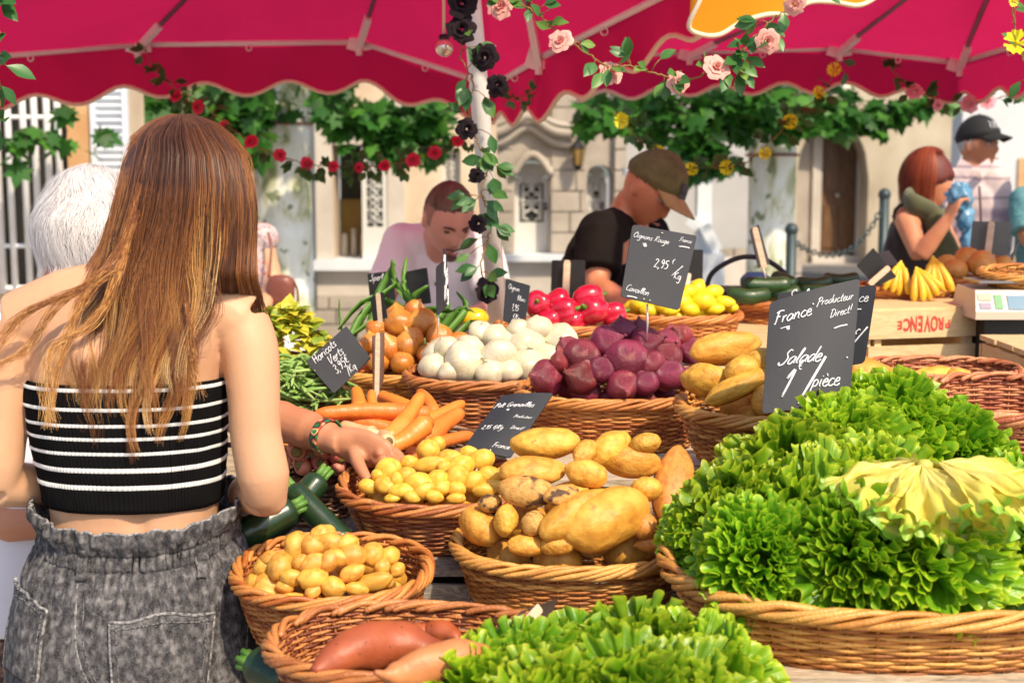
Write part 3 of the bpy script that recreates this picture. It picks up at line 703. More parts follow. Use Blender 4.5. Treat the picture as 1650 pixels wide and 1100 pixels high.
# ---------- green beans (nobody could count them)
BEAN = MM('green_bean_skin', [(0, (.16, .30, .06)), (.5, (.24, .40, .09)), (1, (.42, .52, .18))], attr='v', attrmix=.7, rough=.45, scale=10, sss=.05)
mb = MB(); r_ = rng(5); B = BASK['beans']
for i in range(330):
    x = r_.gauss(0, .40); y = r_.gauss(0, .40)
    if x*x+y*y > 1: continue
    z = .085*(1-x*x-y*y)+r_.uniform(-.03, .012)
    c = B['c']+V((x*B['a'], y*B['b'], z)); an = r_.uniform(0, math.pi); L = r_.uniform(.035, .065); tl = r_.uniform(-.45, .45)
    d = V((math.cos(an), math.sin(an), tl)).normalized(); s = d.cross(V((0, 0, 1)))*r_.uniform(-.02, .02)+V((0, 0, r_.uniform(-.01, .014)))
    mb.tube(crom([c-d*L, c-d*L*.5+s*.6, c+s, c+d*L*.5+s*.6, c+d*L], 2), [.001, .003, .0034, .0036, .0036, .0036, .0034, .003, .0008], 6, r_.random())
thing('green_beans', mb, BEAN, 'heap of green beans spilling over their basket by the arm', 'green beans', kind='stuff')

# ---------- leaf helpers
def leafshape(kind):
    if kind == 'rose': return [(0, 0), (.16, .10), (.30, .19), (.45, .245), (.62, .23), (.78, .15), (.9, .07), (1, 0)]
    return [(0, 0)]
def add_leaf(mb, base, d, up, L, a=0.0, wid=1.0, curl=.12, fold=.18):
    d = V(d).normalized(); s = d.cross(V(up));
    if s.length < 1e-4: s = d.orthogonal()
    s.normalize(); n = s.cross(d).normalized(); prof = leafshape('rose'); vs = []; fs = []; at = []
    for i, (t, w_) in enumerate(prof):
        c = V(base)+d*(t*L)+n*(curl*L*(t-t*t*1.6))
        e = 1+.06*(i % 2)
        for q in (-1, -.5, 0, .5, 1):
            vs.append(c+s*(q*w_*L*wid*e)+n*(abs(q)*w_*fold*L)); at.append(a+(0 if q else .08))
    for i in range(len(prof)-1):
        for q in range(4): fs.append((i*5+q, i*5+q+1, i*5+q+6, i*5+q+5))
    mb.add(vs, fs, at)
PLANE = [(0, 0), (.10, -.10), (.30, -.16), (.28, .10), (.56, .12), (.40, .34), (.52, .62), (.22, .58), (.16, .74), (0, 1.0)]
def add_plane_leaf(mb, base, d, up, L, a=0.0, droop=.25):
    d = V(d).normalized(); s = d.cross(V(up))
    if s.length < 1e-4: s = d.orthogonal()
    s.normalize(); n = s.cross(d).normalized(); vs = []; 
    for x, y in PLANE: vs.append(V(base)+s*(x*L)+d*(y*L)-n*(droop*L*(x*x+y*y*.5)))
    for x, y in PLANE[-2:0:-1]: vs.append(V(base)-s*(x*L)+d*(y*L)-n*(droop*L*(x*x+y*y*.5)))
    c = V(base)+d*.35*L; vs.append(c); n_ = len(vs)-1
    mb.add(vs, [(i, (i+1) % n_, n_) for i in range(n_)], a)

# ---------- lettuce
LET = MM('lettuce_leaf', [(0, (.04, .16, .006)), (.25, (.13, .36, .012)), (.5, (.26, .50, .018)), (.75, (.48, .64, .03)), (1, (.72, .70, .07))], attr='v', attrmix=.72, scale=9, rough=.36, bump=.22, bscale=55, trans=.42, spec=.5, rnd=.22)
LETY = MM('pale_lettuce_leaf', [(0, (.80, .70, .26)), (.25, (.80, .68, .12)), (.45, (.72, .68, .10)), (.65, (.50, .60, .08)), (.85, (.22, .46, .03)), (1, (.18, .40, .03))], attr='v', attrmix=.85, scale=14, rough=.4, bump=.25, bscale=20, bstretch=(3, .6, 1), trans=.3)
def lettuce_leaf(mb, base, d0, up0, L, W, seed, fril=1.0, curl=.8, nu=84, nv=16, vs0=0.0, span=1.35, wide=.72, vein=0.0):
    """frilled leaf: grows from base along d0; its rim runs in omega-shaped folds"""
    r_ = rng(seed); d0 = V(d0).normalized(); up0 = V(up0).normalized(); s = d0.cross(up0).normalized(); n = s.cross(d0).normalized()
    ph = [r_.uniform(0, 6.28) for _ in range(6)]; k1 = r_.uniform(15, 20); nz = V((seed*1.3, seed*.7, 0)); A1 = r_.uniform(.009, .013)*fril; B1 = 1.35*W/(2*k1)*r_.uniform(.8, 1.25)*fril
    def f(u, v):
        an = (u-.5)*2*span; x = math.sin(an)*v*W; y = (.12+v*math.cos(an*wide))*L
        e = min(1, max(0, (v-.30)/.70)); e = e**1.5
        pm = k1*an+ph[0]+1.6*noise.noise(V((an*2.2, seed, 0))); am = 1+.8*noise.noise(V((an*3, seed*2.1, 4)))
        h = math.sin(pm)*A1*e*am+.25*A1*e*math.sin(2.7*pm+ph[1])*e+.008*e*noise.noise(V((an*1.6, v*2, 0))+nz)
        tx = -B1*math.sin(2*pm)*e*am; ty = .0045*math.cos(pm*1.0+ph[2])*e*e*fril+(.016*noise.noise(V((an*4, 7, 0))+nz)+.008*noise.noise(V((an*14, 3, 0))+nz))*e
        q = y/L; z = h-curl*q*q*L*.45-.006*math.exp(-(an/.10)**2)*(1-v)+.007*noise.noise(V((an*9, v*5, 2))+nz)*v+vein*(math.cos(an*19+2*noise.noise(V((an*2, v, seed))))*v*(1-v)*.010+.045*noise.noise(V((an*2.5, v*2.5, seed)))*v)
        ca, sa = math.cos(an), math.sin(an)
        return V(base)+s*(x+tx*ca+ty*sa)+d0*(y*(1-.22*max(0, curl)*q)-tx*sa+ty*ca)+n*z
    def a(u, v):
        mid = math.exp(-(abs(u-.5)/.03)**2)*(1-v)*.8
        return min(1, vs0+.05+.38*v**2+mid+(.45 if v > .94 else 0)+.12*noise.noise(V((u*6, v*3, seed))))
    mb.grid(f, nu, nv, a)
LH = {}
def lettuce_mesh(var):
    if var in LH: return LH[var]
    mb = MB(); r_ = rng(100+var)
    k = 0
    for ring, (n, tilt, L, W) in enumerate([(5, 86, .098, .055), (7, 64, .085, .056), (8, 38, .092, .062), (9, 16, .098, .066), (8, -8, .10, .07), (7, -34, .09, .07)]):
        for i in range(n if var < 3 else max(4, int(n*.62))):
            az = 2*math.pi*(i+r_.random()*.5)/(n if var < 3 else max(4, int(n*.62)))+ring*.5; el = R(tilt+r_.uniform(-9, 9))
            d = V((math.cos(az)*math.cos(el), math.sin(az)*math.cos(el), math.sin(el)))
            up = V((-math.cos(az)*math.sin(el), -math.sin(az)*math.sin(el), math.cos(el)))
            lettuce_leaf(mb, V((math.cos(az), math.sin(az), 0))*.012, d, up, L*r_.uniform(.84, 1.16), W*r_.uniform(.9, 1.6)*(1 if var < 3 else 1.55), var*50+k, fril=r_.choice((.45, .9, 1.1, 1.3)) if var < 3 else r_.uniform(.35, .8), curl=r_.uniform(-.1, .22) if ring < 4 else .1, nu=124, nv=12); k += 1
    LH[var] = mb.mesh('curly_lettuce', LET); return LH[var]
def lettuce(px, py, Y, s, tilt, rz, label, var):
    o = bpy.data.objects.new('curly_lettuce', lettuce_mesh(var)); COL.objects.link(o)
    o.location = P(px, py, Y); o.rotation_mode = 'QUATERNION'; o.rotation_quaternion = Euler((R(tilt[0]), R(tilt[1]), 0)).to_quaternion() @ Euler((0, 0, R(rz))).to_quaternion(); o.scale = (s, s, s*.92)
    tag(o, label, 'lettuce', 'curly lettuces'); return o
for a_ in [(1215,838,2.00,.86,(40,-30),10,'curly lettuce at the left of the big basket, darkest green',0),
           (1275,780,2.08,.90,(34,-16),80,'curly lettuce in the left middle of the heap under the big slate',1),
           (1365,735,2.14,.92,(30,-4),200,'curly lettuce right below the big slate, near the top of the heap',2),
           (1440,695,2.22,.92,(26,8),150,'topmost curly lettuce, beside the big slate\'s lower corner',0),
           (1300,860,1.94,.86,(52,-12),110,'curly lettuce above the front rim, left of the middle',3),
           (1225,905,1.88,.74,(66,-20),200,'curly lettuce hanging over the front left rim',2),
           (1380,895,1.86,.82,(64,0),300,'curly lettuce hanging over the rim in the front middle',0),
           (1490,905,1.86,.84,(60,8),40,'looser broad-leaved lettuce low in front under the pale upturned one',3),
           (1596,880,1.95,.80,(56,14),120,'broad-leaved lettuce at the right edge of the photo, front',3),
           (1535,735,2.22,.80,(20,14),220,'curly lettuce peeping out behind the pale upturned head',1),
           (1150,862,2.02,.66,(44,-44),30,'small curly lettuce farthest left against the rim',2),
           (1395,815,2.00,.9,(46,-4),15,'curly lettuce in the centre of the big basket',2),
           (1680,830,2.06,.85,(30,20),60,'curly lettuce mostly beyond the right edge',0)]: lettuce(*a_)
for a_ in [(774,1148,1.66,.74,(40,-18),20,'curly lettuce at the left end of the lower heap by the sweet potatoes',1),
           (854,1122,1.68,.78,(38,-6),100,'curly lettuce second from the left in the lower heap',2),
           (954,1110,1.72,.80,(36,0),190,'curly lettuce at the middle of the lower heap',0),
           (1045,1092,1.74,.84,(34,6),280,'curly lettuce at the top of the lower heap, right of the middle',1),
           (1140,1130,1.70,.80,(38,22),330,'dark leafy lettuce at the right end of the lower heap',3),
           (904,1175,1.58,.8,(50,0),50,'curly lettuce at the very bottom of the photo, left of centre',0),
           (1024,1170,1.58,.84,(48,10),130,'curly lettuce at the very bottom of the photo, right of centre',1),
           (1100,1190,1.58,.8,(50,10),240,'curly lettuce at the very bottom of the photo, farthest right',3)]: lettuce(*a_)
# the pale head lying upside down: veined leaves fall from its cut base
mb = MB(); c = P(1490, 738, 1.90)
for i, (az, el, L, W) in enumerate([(-160,-26,.13,.12),(-128,-36,.125,.13),(-95,-38,.12,.13),(-62,-36,.13,.13),(-30,-28,.15,.12),(-5,-18,.17,.11),(35,-24,.13,.12),(80,-30,.12,.12),(130,-30,.12,.12),(175,-24,.125,.11)]):
    az = R(az+((i*13) % 7-3)*3); el = R(el+5+((i*5) % 7-3)*4)
    d = V((math.cos(az)*math.cos(el), math.sin(az)*math.cos(el), math.sin(el))); up = V((-math.cos(az)*math.sin(el), -math.sin(az)*math.sin(el), math.cos(el)))
    lettuce_leaf(mb, c, d, up, L*1.02, W*1.0, 900+i, fril=.8, curl=.12+.3*((i*7) % 5)/5, nu=130, nv=20, vein=.7)
mb.tube([c-V((0, 0, .03)), c-V((0, 0, .006)), c-V((0, 0, .002))], [.014, .010, .006], 14, .15)
thing('upturned_lettuce', mb, LETY, 'pale yellow lettuce head lying upside down with veined leaves spread', 'lettuce', 'curly lettuces')
# ================= chalk handwriting (my own stroke letters; x right, y up, x-height 1)
G = {
 'a': (.95, [[(.8,.8),(.4,1),(.05,.6),(.1,.1),(.45,0),(.8,.5),(.8,.9),(.78,.3),(1,.05)]]),
 'b': (.85, [[(.1,2),(.1,.1),(.4,0),(.75,.4),(.5,.9),(.15,.6)]]),
 'c': (.75, [[(.7,.8),(.4,1),(.05,.6),(.15,.1),(.5,0),(.8,.2)]]),
 'd': (.95, [[(.8,.8),(.4,1),(.05,.5),(.2,.05),(.6,.2),(.8,.9),(.85,2)],[(.84,1.4),(.8,.3),(.98,.05)]]),
 'e': (.75, [[(.05,.5),(.6,.6),(.55,.95),(.25,.95),(.05,.5),(.2,.05),(.55,0),(.8,.25)]]),
 'f': (.6, [[(.6,1.9),(.35,2),(.25,1.4),(.2,-.6)],[(0,1),(.55,1.05)]]),
 'g': (.9, [[(.75,.85),(.4,1),(.05,.6),(.2,.1),(.6,.3),(.78,.95),(.7,-.6),(.35,-1),(.05,-.7)]]),
 'i': (.4, [[(.15,.95),(.12,.2),(.3,0)],[(.2,1.35),(.22,1.42)]]),
 'l': (.45, [[(.05,.3),(.35,1.6),(.25,2),(.12,1.5),(.15,.2),(.4,.05)]]),
 'm': (1.3, [[(.05,0),(.1,1)],[(.1,.6),(.35,1),(.5,.7),(.5,0)],[(.5,.6),(.8,1),(.95,.7),(.98,.1),(1.15,0)]]),
 'n': (.9, [[(.05,0),(.1,1)],[(.1,.6),(.45,1),(.65,.7),(.65,.1),(.85,.05)]]),
 'o': (.8, [[(.4,1),(.08,.7),(.08,.2),(.4,0),(.7,.35),(.65,.8),(.4,1)]]),
 'p': (.9, [[(.15,1),(.1,0),(0,-1)],[(.12,.7),(.45,1),(.75,.7),(.6,.15),(.2,.1)]]),
 'r': (.65, [[(.1,1),(.12,0)],[(.12,.6),(.35,.95),(.6,.9)]]),
 's': (.65, [[(.55,.9),(.25,1),(.15,.7),(.5,.35),(.4,.02),(.05,.1)]]),
 't': (.6, [[(.3,1.7),(.22,.3),(.35,.02),(.55,.15)],[(0,1.1),(.55,1.15)]]),
 'u': (.9, [[(.08,1),(.08,.3),(.3,0),(.6,.3),(.68,1)],[(.68,1),(.68,.2),(.85,.02)]]),
 'v': (.8, [[(.05,1),(.3,0),(.65,1)]]),
 'B': (1.1, [[(.2,0),(.25,2),(.8,1.7),(.3,1.05),(.95,.6),(.6,0),(.1,.05)]]),
 'C': (1.1, [[(1,1.7),(.6,2),(.15,1.3),(.2,.3),(.6,0),(1,.3)]]),
 'D': (1.2, [[(.25,1.9),(.2,.05)],[(0,1.8),(.7,1.9),(1.1,1.2),(.8,.2),(.1,.02)]]),
 'F': (1.0, [[(.3,1.9),(.2,0),(.05,.1)],[(0,1.75),(.5,2),(1.05,1.9)],[(.1,1.05),(.7,1.1)]]),
 'G': (1.1, [[(1,1.7),(.6,2),(.1,1.2),(.3,.1),(.85,.2),(.9,.9),(.5,.9)]]),
 'H': (1.1, [[(.15,1.9),(.15,0)],[(.9,2),(.85,0)],[(.1,1),(.95,1.05)]]),
 'K': (1.0, [[(.15,2),(.12,0)],[(.9,1.9),(.15,.95),(.9,.02)]]),
 'O': (1.2, [[(.6,2),(.12,1.5),(.1,.5),(.55,0),(1.05,.6),(1,1.6),(.5,2),(.3,1.75),(.8,1.85)]]),
 'P': (1.05, [[(.3,1.9),(.2,0),(.1,-.2)],[(0,1.6),(.5,2),(1,1.6),(.75,1.05),(.25,.95)]]),
 'R': (1.1, [[(.3,1.9),(.15,0)],[(.05,1.7),(.6,2),(.95,1.5),(.3,1.0),(1,.05)]]),
 'S': (1.0, [[(.9,1.8),(.55,2),(.35,1.5),(.75,.9),(.55,.1),(0,.0),(-.1,.4)]]),
 'V': (1.1, [[(.05,1.9),(.4,0),(.95,2)]]),
 'E': (.9, [[(.85,1.85),(.4,2),(.2,1.5),(.55,1.1),(.15,.6),(.4,0),(.85,.2)]]),
 '1': (.6, [[(.05,1.4),(.4,2),(.3,0)]]), '2': (.85, [[(.1,1.6),(.4,2),(.7,1.5),(.1,.05),(.5,.15),(.8,.0)]]),
 '3': (.8, [[(.1,1.8),(.45,2),(.65,1.5),(.3,1.05),(.7,.6),(.4,0),(.05,.2)]]), '5': (.85, [[(.75,1.95),(.25,1.9),(.18,1.2),(.6,1.15),(.7,.5),(.35,0),(.05,.15)]]),
 '9': (.85, [[(.7,1.7),(.35,2),(.12,1.5),(.4,1.1),(.7,1.6),(.65,.6),(.4,0)]]), '4': (.9, [[(.5,2),(.1,.8),(.8,.8)],[(.6,1.3),(.5,0)]]), '8': (.8, [[(.6,1.7),(.3,2),(.15,1.6),(.6,.7),(.4,.02),(.1,.4),(.6,1.4),(.6,1.8)]]),
 ',': (.35, [[(.2,.1),(.05,-.35)]]), '!': (.45, [[(.2,2),(.15,.6)],[(.13,.1),(.14,0)]]), '/': (.7, [[(.7,2.2),(0,-.5)]]), ' ': (.6, []), '.': (.3, [[(.1,.05),(.14,0)]]),
 '€': (.8, [[(.8,1.8),(.5,2),(.2,1.3),(.3,.4),(.75,.3)],[(0,1.35),(.6,1.4)],[(0,.95),(.6,1)]]),
 'è': (.75, [[(.05,.5),(.6,.6),(.55,.95),(.25,.95),(.05,.5),(.2,.05),(.55,0),(.8,.25)],[(.2,1.7),(.45,1.3)]]),
 '_': (1.6, [[(0,-.35),(.8,-.25),(1.7,-.3)]]), '~': (1.2, [[(0,-.3),(.7,-.2),(.2,-.65),(.9,-.55),(.5,-.9)]]),
}
def write(text, x, y, s, slant=.15):
    out = []; cx = 0
    for ch in text:
        w_, st = G.get(ch, (.6, []))
        for l in st: out.append([(x+(cx+p[0]+p[1]*slant)*s, y+p[1]*s) for p in l])
        cx += w_+.08
    return out
SLATE = MM('slate_black', [(.3, (.018, .019, .025)), (.7, (.036, .037, .046))], scale=3, detail=6, rough=.6, bump=.04, bscale=80, specks=[(5, .62, .78, (.07, .07, .085), 'n')], spec=.3)
SLATED = MM('slate_dark', [(.3, (.010, .010, .011)), (.7, (.022, .021, .022))], scale=3, detail=6, rough=.4)
CHALK = MM('chalk_white', [(.3, (.62, .62, .64)), (.7, (.82, .82, .84))], scale=60, rough=.9, bump=.2, bscale=400)
CLIPW = MM('pale_wood_stick', [(.3, (.56, .40, .26)), (.7, (.70, .55, .40))], scale=20, stretch=(1, 1, 8), rough=.6)
SPIKE = MM('white_spike', [(0, (.72, .70, .66))], rough=.4)
TINW = MM('screw_head', [(0, (.6, .58, .5))], rough=.3, metal=.7)
def slate(corners, texts, label, bow=.0, m=None, spike=None, dots=(), stick=None, group='price slates', asp=None, cr=.045, chalkw=1.0):
    """corners TL,TR,BR,BL as (px,py,Y): one thin bent board; texts: (string,u,v,size,slant) in board units"""
    TL, TR, BR, BL = [P(*c) for c in corners]; W = ((TR-TL).length+(BR-BL).length)/2; Hh = ((TL-BL).length+(TR-BR).length)/2
    nrm = (TR-TL).cross(BL-TL).normalized()
    if nrm.y > 0: nrm = -nrm      # towards us
    def pt(u, v, d=0.0):
        p = TL*(1-u)*(1-v)+TR*u*(1-v)+BR*u*v+BL*(1-u)*v
        return p+nrm*(bow*math.sin(math.pi*min(1, max(0, u)))+d)
    rt = root('price_slate', tuple((BL+BR)/2), label, 'price sign', group)
    # rounded outline
    r = cr*W; ru, rv = r/W, r/Hh; out = []
    for (cu, cv, a0) in ((1-ru, rv, -90), (1-ru, 1-rv, 0), (ru, 1-rv, 90), (ru, rv, 180)):
        for k in range(5):
            a = R(a0+k*22.5); out.append((cu+math.cos(a)*ru, cv+math.sin(a)*rv))
    mb = MB(); n = 14; rows = []
    # sweep in u: columns between the outline's top and bottom
    us = sorted(set([round(o[0], 5) for o in out]+[i/n for i in range(1, n)]))
    def ends(u):
        if u < ru: t = math.sqrt(max(0, 1-((ru-u)/ru)**2)); return rv-rv*t, 1-rv+rv*t
        if u > 1-ru: t = math.sqrt(max(0, 1-((u-1+ru)/ru)**2)); return rv-rv*t, 1-rv+rv*t
        return 0, 1
    rings = []
    for u in us:
        a, b = ends(u)
        if b-a < .01: a, b = .5-.3, .5+.3
        rings.append((u, a, b))
    for sg in (1, -1): mb.ring([[pt(u, a+(b-a)*q/4, .0012*sg) for q in (range(5) if sg > 0 else range(4, -1, -1))] for u, a, b in rings], close=False, cap=False)
    for k_ in (0, 1): mb.ring([[pt(u, ab[k_], .0012), pt(u, ab[k_], -.0012)] for u, *ab in rings], close=False, cap=False)
    for u, a, b in (rings[0], rings[-1]): mb.ring([[pt(u, a, .0012), pt(u, a, -.0012)], [pt(u, b, .0012), pt(u, b, -.0012)]], close=False, cap=False)
    part('board', mb, m or SLATE, rt)
    if texts:
        mb = MB()
        for tx in texts:
            s_, u, v, sz = tx[:4]; sl_ = tx[4] if len(tx) > 4 else .15
            tw_ = sum(G.get(ch, (.6, []))[0]+.08 for ch in s_)*sz+sl_*sz*1.5
            if u+tw_*(1 if len(tx) < 6 else math.cos(R(tx[5]))) > .95 and len(s_) > 2: sz *= (.95-u)/tw_
            asp_ = Hh/W; wd = .12*sz*W*chalkw
            rot = R(tx[5]) if len(tx) > 5 else 0
            for l in write(s_, 0, 0, sz, sl_):
                pts = crom([V((p[0], p[1], 0)) for p in l], 4); q = []
                for p in pts:
                    x = p.x*math.cos(rot)-p.y*math.sin(rot); y = p.x*math.sin(rot)+p.y*math.cos(rot)
                    q.append(pt(u+x, v-y/asp_, .0022))
                mb.tube(q, [wd*(.85+.3*noise.noise(V((q_.x*400, q_.z*400, 0)))) for q_ in q], 4)
        if mb.v: part('chalk_writing', mb, CHALK, rt)
    for u, v in dots:
        d = MB(); d.ell(pt(u, v, .002), (.0022,)*3, 8, 5); part('rivet', d, TINW, rt)
    if spike:
        a, b, wd = spike; mb = MB(); mb.tube([P(*a), P(*a).lerp(P(*b), .5)+V((.001, 0, 0)), P(*b)], [wd*.5, wd*.5, wd*.3], 6); part('spike', mb, SPIKE, rt)
    if stick:
        a, b, wd = stick; mb = MB(); A = P(*a); B_ = P(*b); d = (B_-A).normalized(); s = d.cross(V((0, 1, 0))).normalized()
        rr = []
        for t, k in ((0, .55), (.03, .85), (.08, 1), (.92, 1), (1, .8)):
            c = A.lerp(B_, t); rr.append([c+s*wd*.5*k-V((0, .0022, 0)), c-s*wd*.5*k-V((0, .0022, 0)), c-s*wd*.5*k+V((0, .0012, 0)), c+s*wd*.5*k+V((0, .0012, 0))])
        mb.ring(rr); part('wooden_stick', mb, CLIPW, rt, smooth=False)
    return rt
slate([(1240,488,2.28),(1386,449,2.30),(1368,656,2.20),(1228,667,2.18)],
      [('France', .06, .22, .075, .2), ('_', .14, .26, .06), ('~', .2, .27, .05), ('Producteur', .52, .155, .062, .25, -1), ('Direct!', .68, .28, .07, .3, 5), ('_', .74, .35, .09, .1, 5),
       ('Salade', .14, .60, .085, .45, -4), ('1', .16, .88, .15, .4), ('€', .36, .68, .06), ('/', .44, .86, .17, .3), ('pièce', .53, .83, .082, .3)],
      'largest slate, reading Salade, France and Producteur Direct, above the curly lettuce', bow=.006, dots=((.48, .13), (.92, .62), (.40, .95), (.50, .95)), spike=((1300,655,2.2),(1300,720,2.18),.005))
slate([(1253,472,2.42),(1413,459,2.40),(1393,585,2.38),(1250,610,2.40)],
      [('Salade', .08, .16, .08, .3), ('France', .62, .2, .075, .2), ('_', .76, .27, .07), ('2,95€/', .52, .72, .085, .5), ('pièce!', .5, .95, .07, .4)],
      'bent slate standing just behind the big one, only its right part showing', bow=-.008)
slate([(1019,362,2.74),(1123,380,2.78),(1094,500,2.70),(1000,478,2.68)],
      [('Oignons Rouge', .03, .17, .047, .35, -2), ('~', .2, .22, .08), ('France', .74, .115, .052, .3, -2), ('_', .76, .16, .10), ('2,95', .43, .52, .072, .1), ('€', .70, .44, .045), ('/', .76, .56, .07, .5), ('Kg', .78, .62, .06, .1), ('Cavaillon', .05, .90, .052, .35, -2), ('_', .1, .95, .10)],
      'slate on a white wire reading Oignons Rouge 2,95 above the red onions', dots=((.38, .965), (.48, .965), (.46, .05)), spike=((1043,490,2.70),(1042,548,2.72),.004))
slate([(808,638,2.50),(892,634,2.50),(822,738,2.40),(743,727,2.40)],
      [('Pdt Grenailles', .03, .24, .068, .2), ('~', .32, .27, .07), ('2,95', .08, .62, .055, .2), ('€/Kg', .30, .62, .055, .3), ('Producteur', .56, .42, .040, .3), ('Direct!', .64, .60, .046, .3), ('France', .54, .90, .062, .2), ('_', .56, .86, .05)],
      'leaning slate reading Pdt Grenailles and Direct over the baby potatoes', bow=.004, dots=((.44, .955), (.56, .955)), spike=((783,733,2.35),(757,772,2.33),.0035))
slate([(493,583,2.86),(558,525,2.90),(598,577,2.88),(538,634,2.84)],
      [('Haricots', .10, .20, .082, .2, -90+90), ('Verts', .3, .46, .085, .3), ('3,95€', .28, .72, .085, .2), ('/Kg', .45, .93, .075, .2)],
      'slate tilted onto its corner between the green beans and the onions', cr=.03, chalkw=1.15, spike=((520,625,2.85),(488,668,2.9),.0035))
slate([(703,430,2.98),(714,399,3.10),(721,470,3.10),(704,509,2.98)], [('1', .25, .30, .16), ('95', .3, .55, .12), ('Kg', .25, .82, .12)],
      'slate seen nearly edge-on among the golden onions, shaped like a blade', bow=.012, spike=((706,500,3.0),(705,540,3.02),.004))
slate([(816,449,3.04),(854,460,3.08),(845,528,3.06),(811,517,3.02)], [('Oignon', .08, .22, .085, .2), ('Blanc', .5, .42, .08, .2), ('1,95', .3, .68, .1, .2), ('€/Kg', .38, .88, .085, .2)],
      'small slate standing in the white onions beside the pole', spike=((830,520,3.05),(829,560,3.03),.003), chalkw=.9)
slate([(592,441,3.6),(634,436,3.6),(638,497,3.6),(598,502,3.6)], [('Sperlo', .08, .2, .12, .2)], 'black board at the left reading in small white script, behind the leeks', m=SLATED)
slate([(652,438,3.62),(688,431,3.62),(695,488,3.62),(657,494,3.62)], [], 'blank black board before the white t-shirt, behind the leeks', m=SLATED)
slate([(597,480,3.05),(617,470,3.02),(624,512,3.02),(602,518,3.05)], [], 'narrow black board with a wooden stick among golden onions', m=SLATED, stick=((609,472,2.99),(613,520,3.0),.010))
slate([(889,419,4.2),(943,419,4.2),(943,478,4.2),(887,480,4.2)], [], 'black board with its back to us behind the peppers, left of the man in black', m=SLATED, stick=((914,419,4.18),(911,486,4.16),.02))
slate([(1098,402,3.9),(1133,402,3.9),(1132,452,3.9),(1094,452,3.9)], [], 'black board half hidden behind the red onion slate', m=SLATED, stick=((1110,440,3.88),(1106,466,3.86),.014))
slate([(1208,370,3.98),(1222,362,4.06),(1240,425,4.06),(1222,432,3.98)], [], 'narrow tilted board on a stick above the cucumbers', m=MM('brown_board', [(0, (.05, .03, .03))], rough=.5), stick=((1216,366,3.96),(1232,432,3.96),.016), spike=((1228,428,3.98),(1234,448,3.98),.005))
slate([(1380,428,3.86),(1407,399,3.86),(1445,446,3.86),(1412,462,3.86)], [], 'black board tilted on its corner in front of the bananas with a pink stick', m=SLATED, stick=((1433,430,3.83),(1401,458,3.83),.016))
slate([(1416,407,4.05),(1432,403,4.05),(1448,425,4.05),(1430,430,4.05)], [], 'small grey board behind the tilted black one', m=MM('grey_board', [(0, (.10, .085, .085))], rough=.5))
slate([(1567,356,4.3),(1630,358,4.3),(1625,411,4.3),(1562,409,4.3)], [], 'grey board with a pale stick above the melons', m=MM('dull_grey_board', [(.3, (.075, .085, .08)), (.7, (.15, .16, .15))], scale=5, rough=.5), stick=((1598,357,4.27),(1591,412,4.27),.02))
slate([(1629,412,4.1),(1642,386,4.2),(1638,402,4.2),(1631,420,4.1)], [], 'small board seen edge-on at the right edge', m=SLATED)
slate([(600,541,2.80),(619,534,2.86),(618,607,2.86),(602,640,2.80)], [], 'brown board seen edge-on with a pale stick standing in the carrots', m=MM('brown_board2', [(0, (.16, .09, .07))], rough=.35), stick=((609,536,2.78),(607,648,2.77),.009), bow=.004)
slate([(838,985,1.86),(899,963,1.98),(884,995,1.96),(830,1010,1.84)], [], 'dark board lying back against the rim of the sweet potato basket', m=MM('brown_board3', [(0, (.07, .05, .04))], rough=.4), stick=((871,977,1.84),(850,1000,1.82),.013))

# ================= table, crates, scale
PINE = MM('crate_pine', [(.2, (.52, .34, .15)), (.5, (.66, .47, .24)), (.85, (.74, .57, .33))], scale=5, stretch=(.8, 5, 9), detail=6, dist=2.5, rough=.65, bump=.15, bscale=20, bstretch=(1, 8, 8), specks=[(9, .68, .76, (.40, .20, .08), 'n')])
GREYW = MM('weathered_plank', [(.2, (.10, .08, .065)), (.45, (.24, .20, .165)), (.6, (.34, .30, .25)), (.9, (.46, .42, .36))], scale=16, stretch=(.7, 2, 3.5), detail=3, dist=5.5, rough=.8, bump=.5, bscale=24, bstretch=(.7, 3, 5))
PALEW = MM('pale_plank', [(.2, (.30, .22, .14)), (.5, (.50, .40, .28)), (.85, (.64, .54, .42))], scale=14, stretch=(.7, 3, 4), detail=4, dist=5, rough=.75, bump=.4, bscale=24, bstretch=(.7, 3, 5))
DARKC = MM('dark_cloth', [(0, (.02, .02, .022))], rough=.9)
METG = MM('grey_steel', [(0, (.30, .30, .31))], rough=.4, metal=.8)
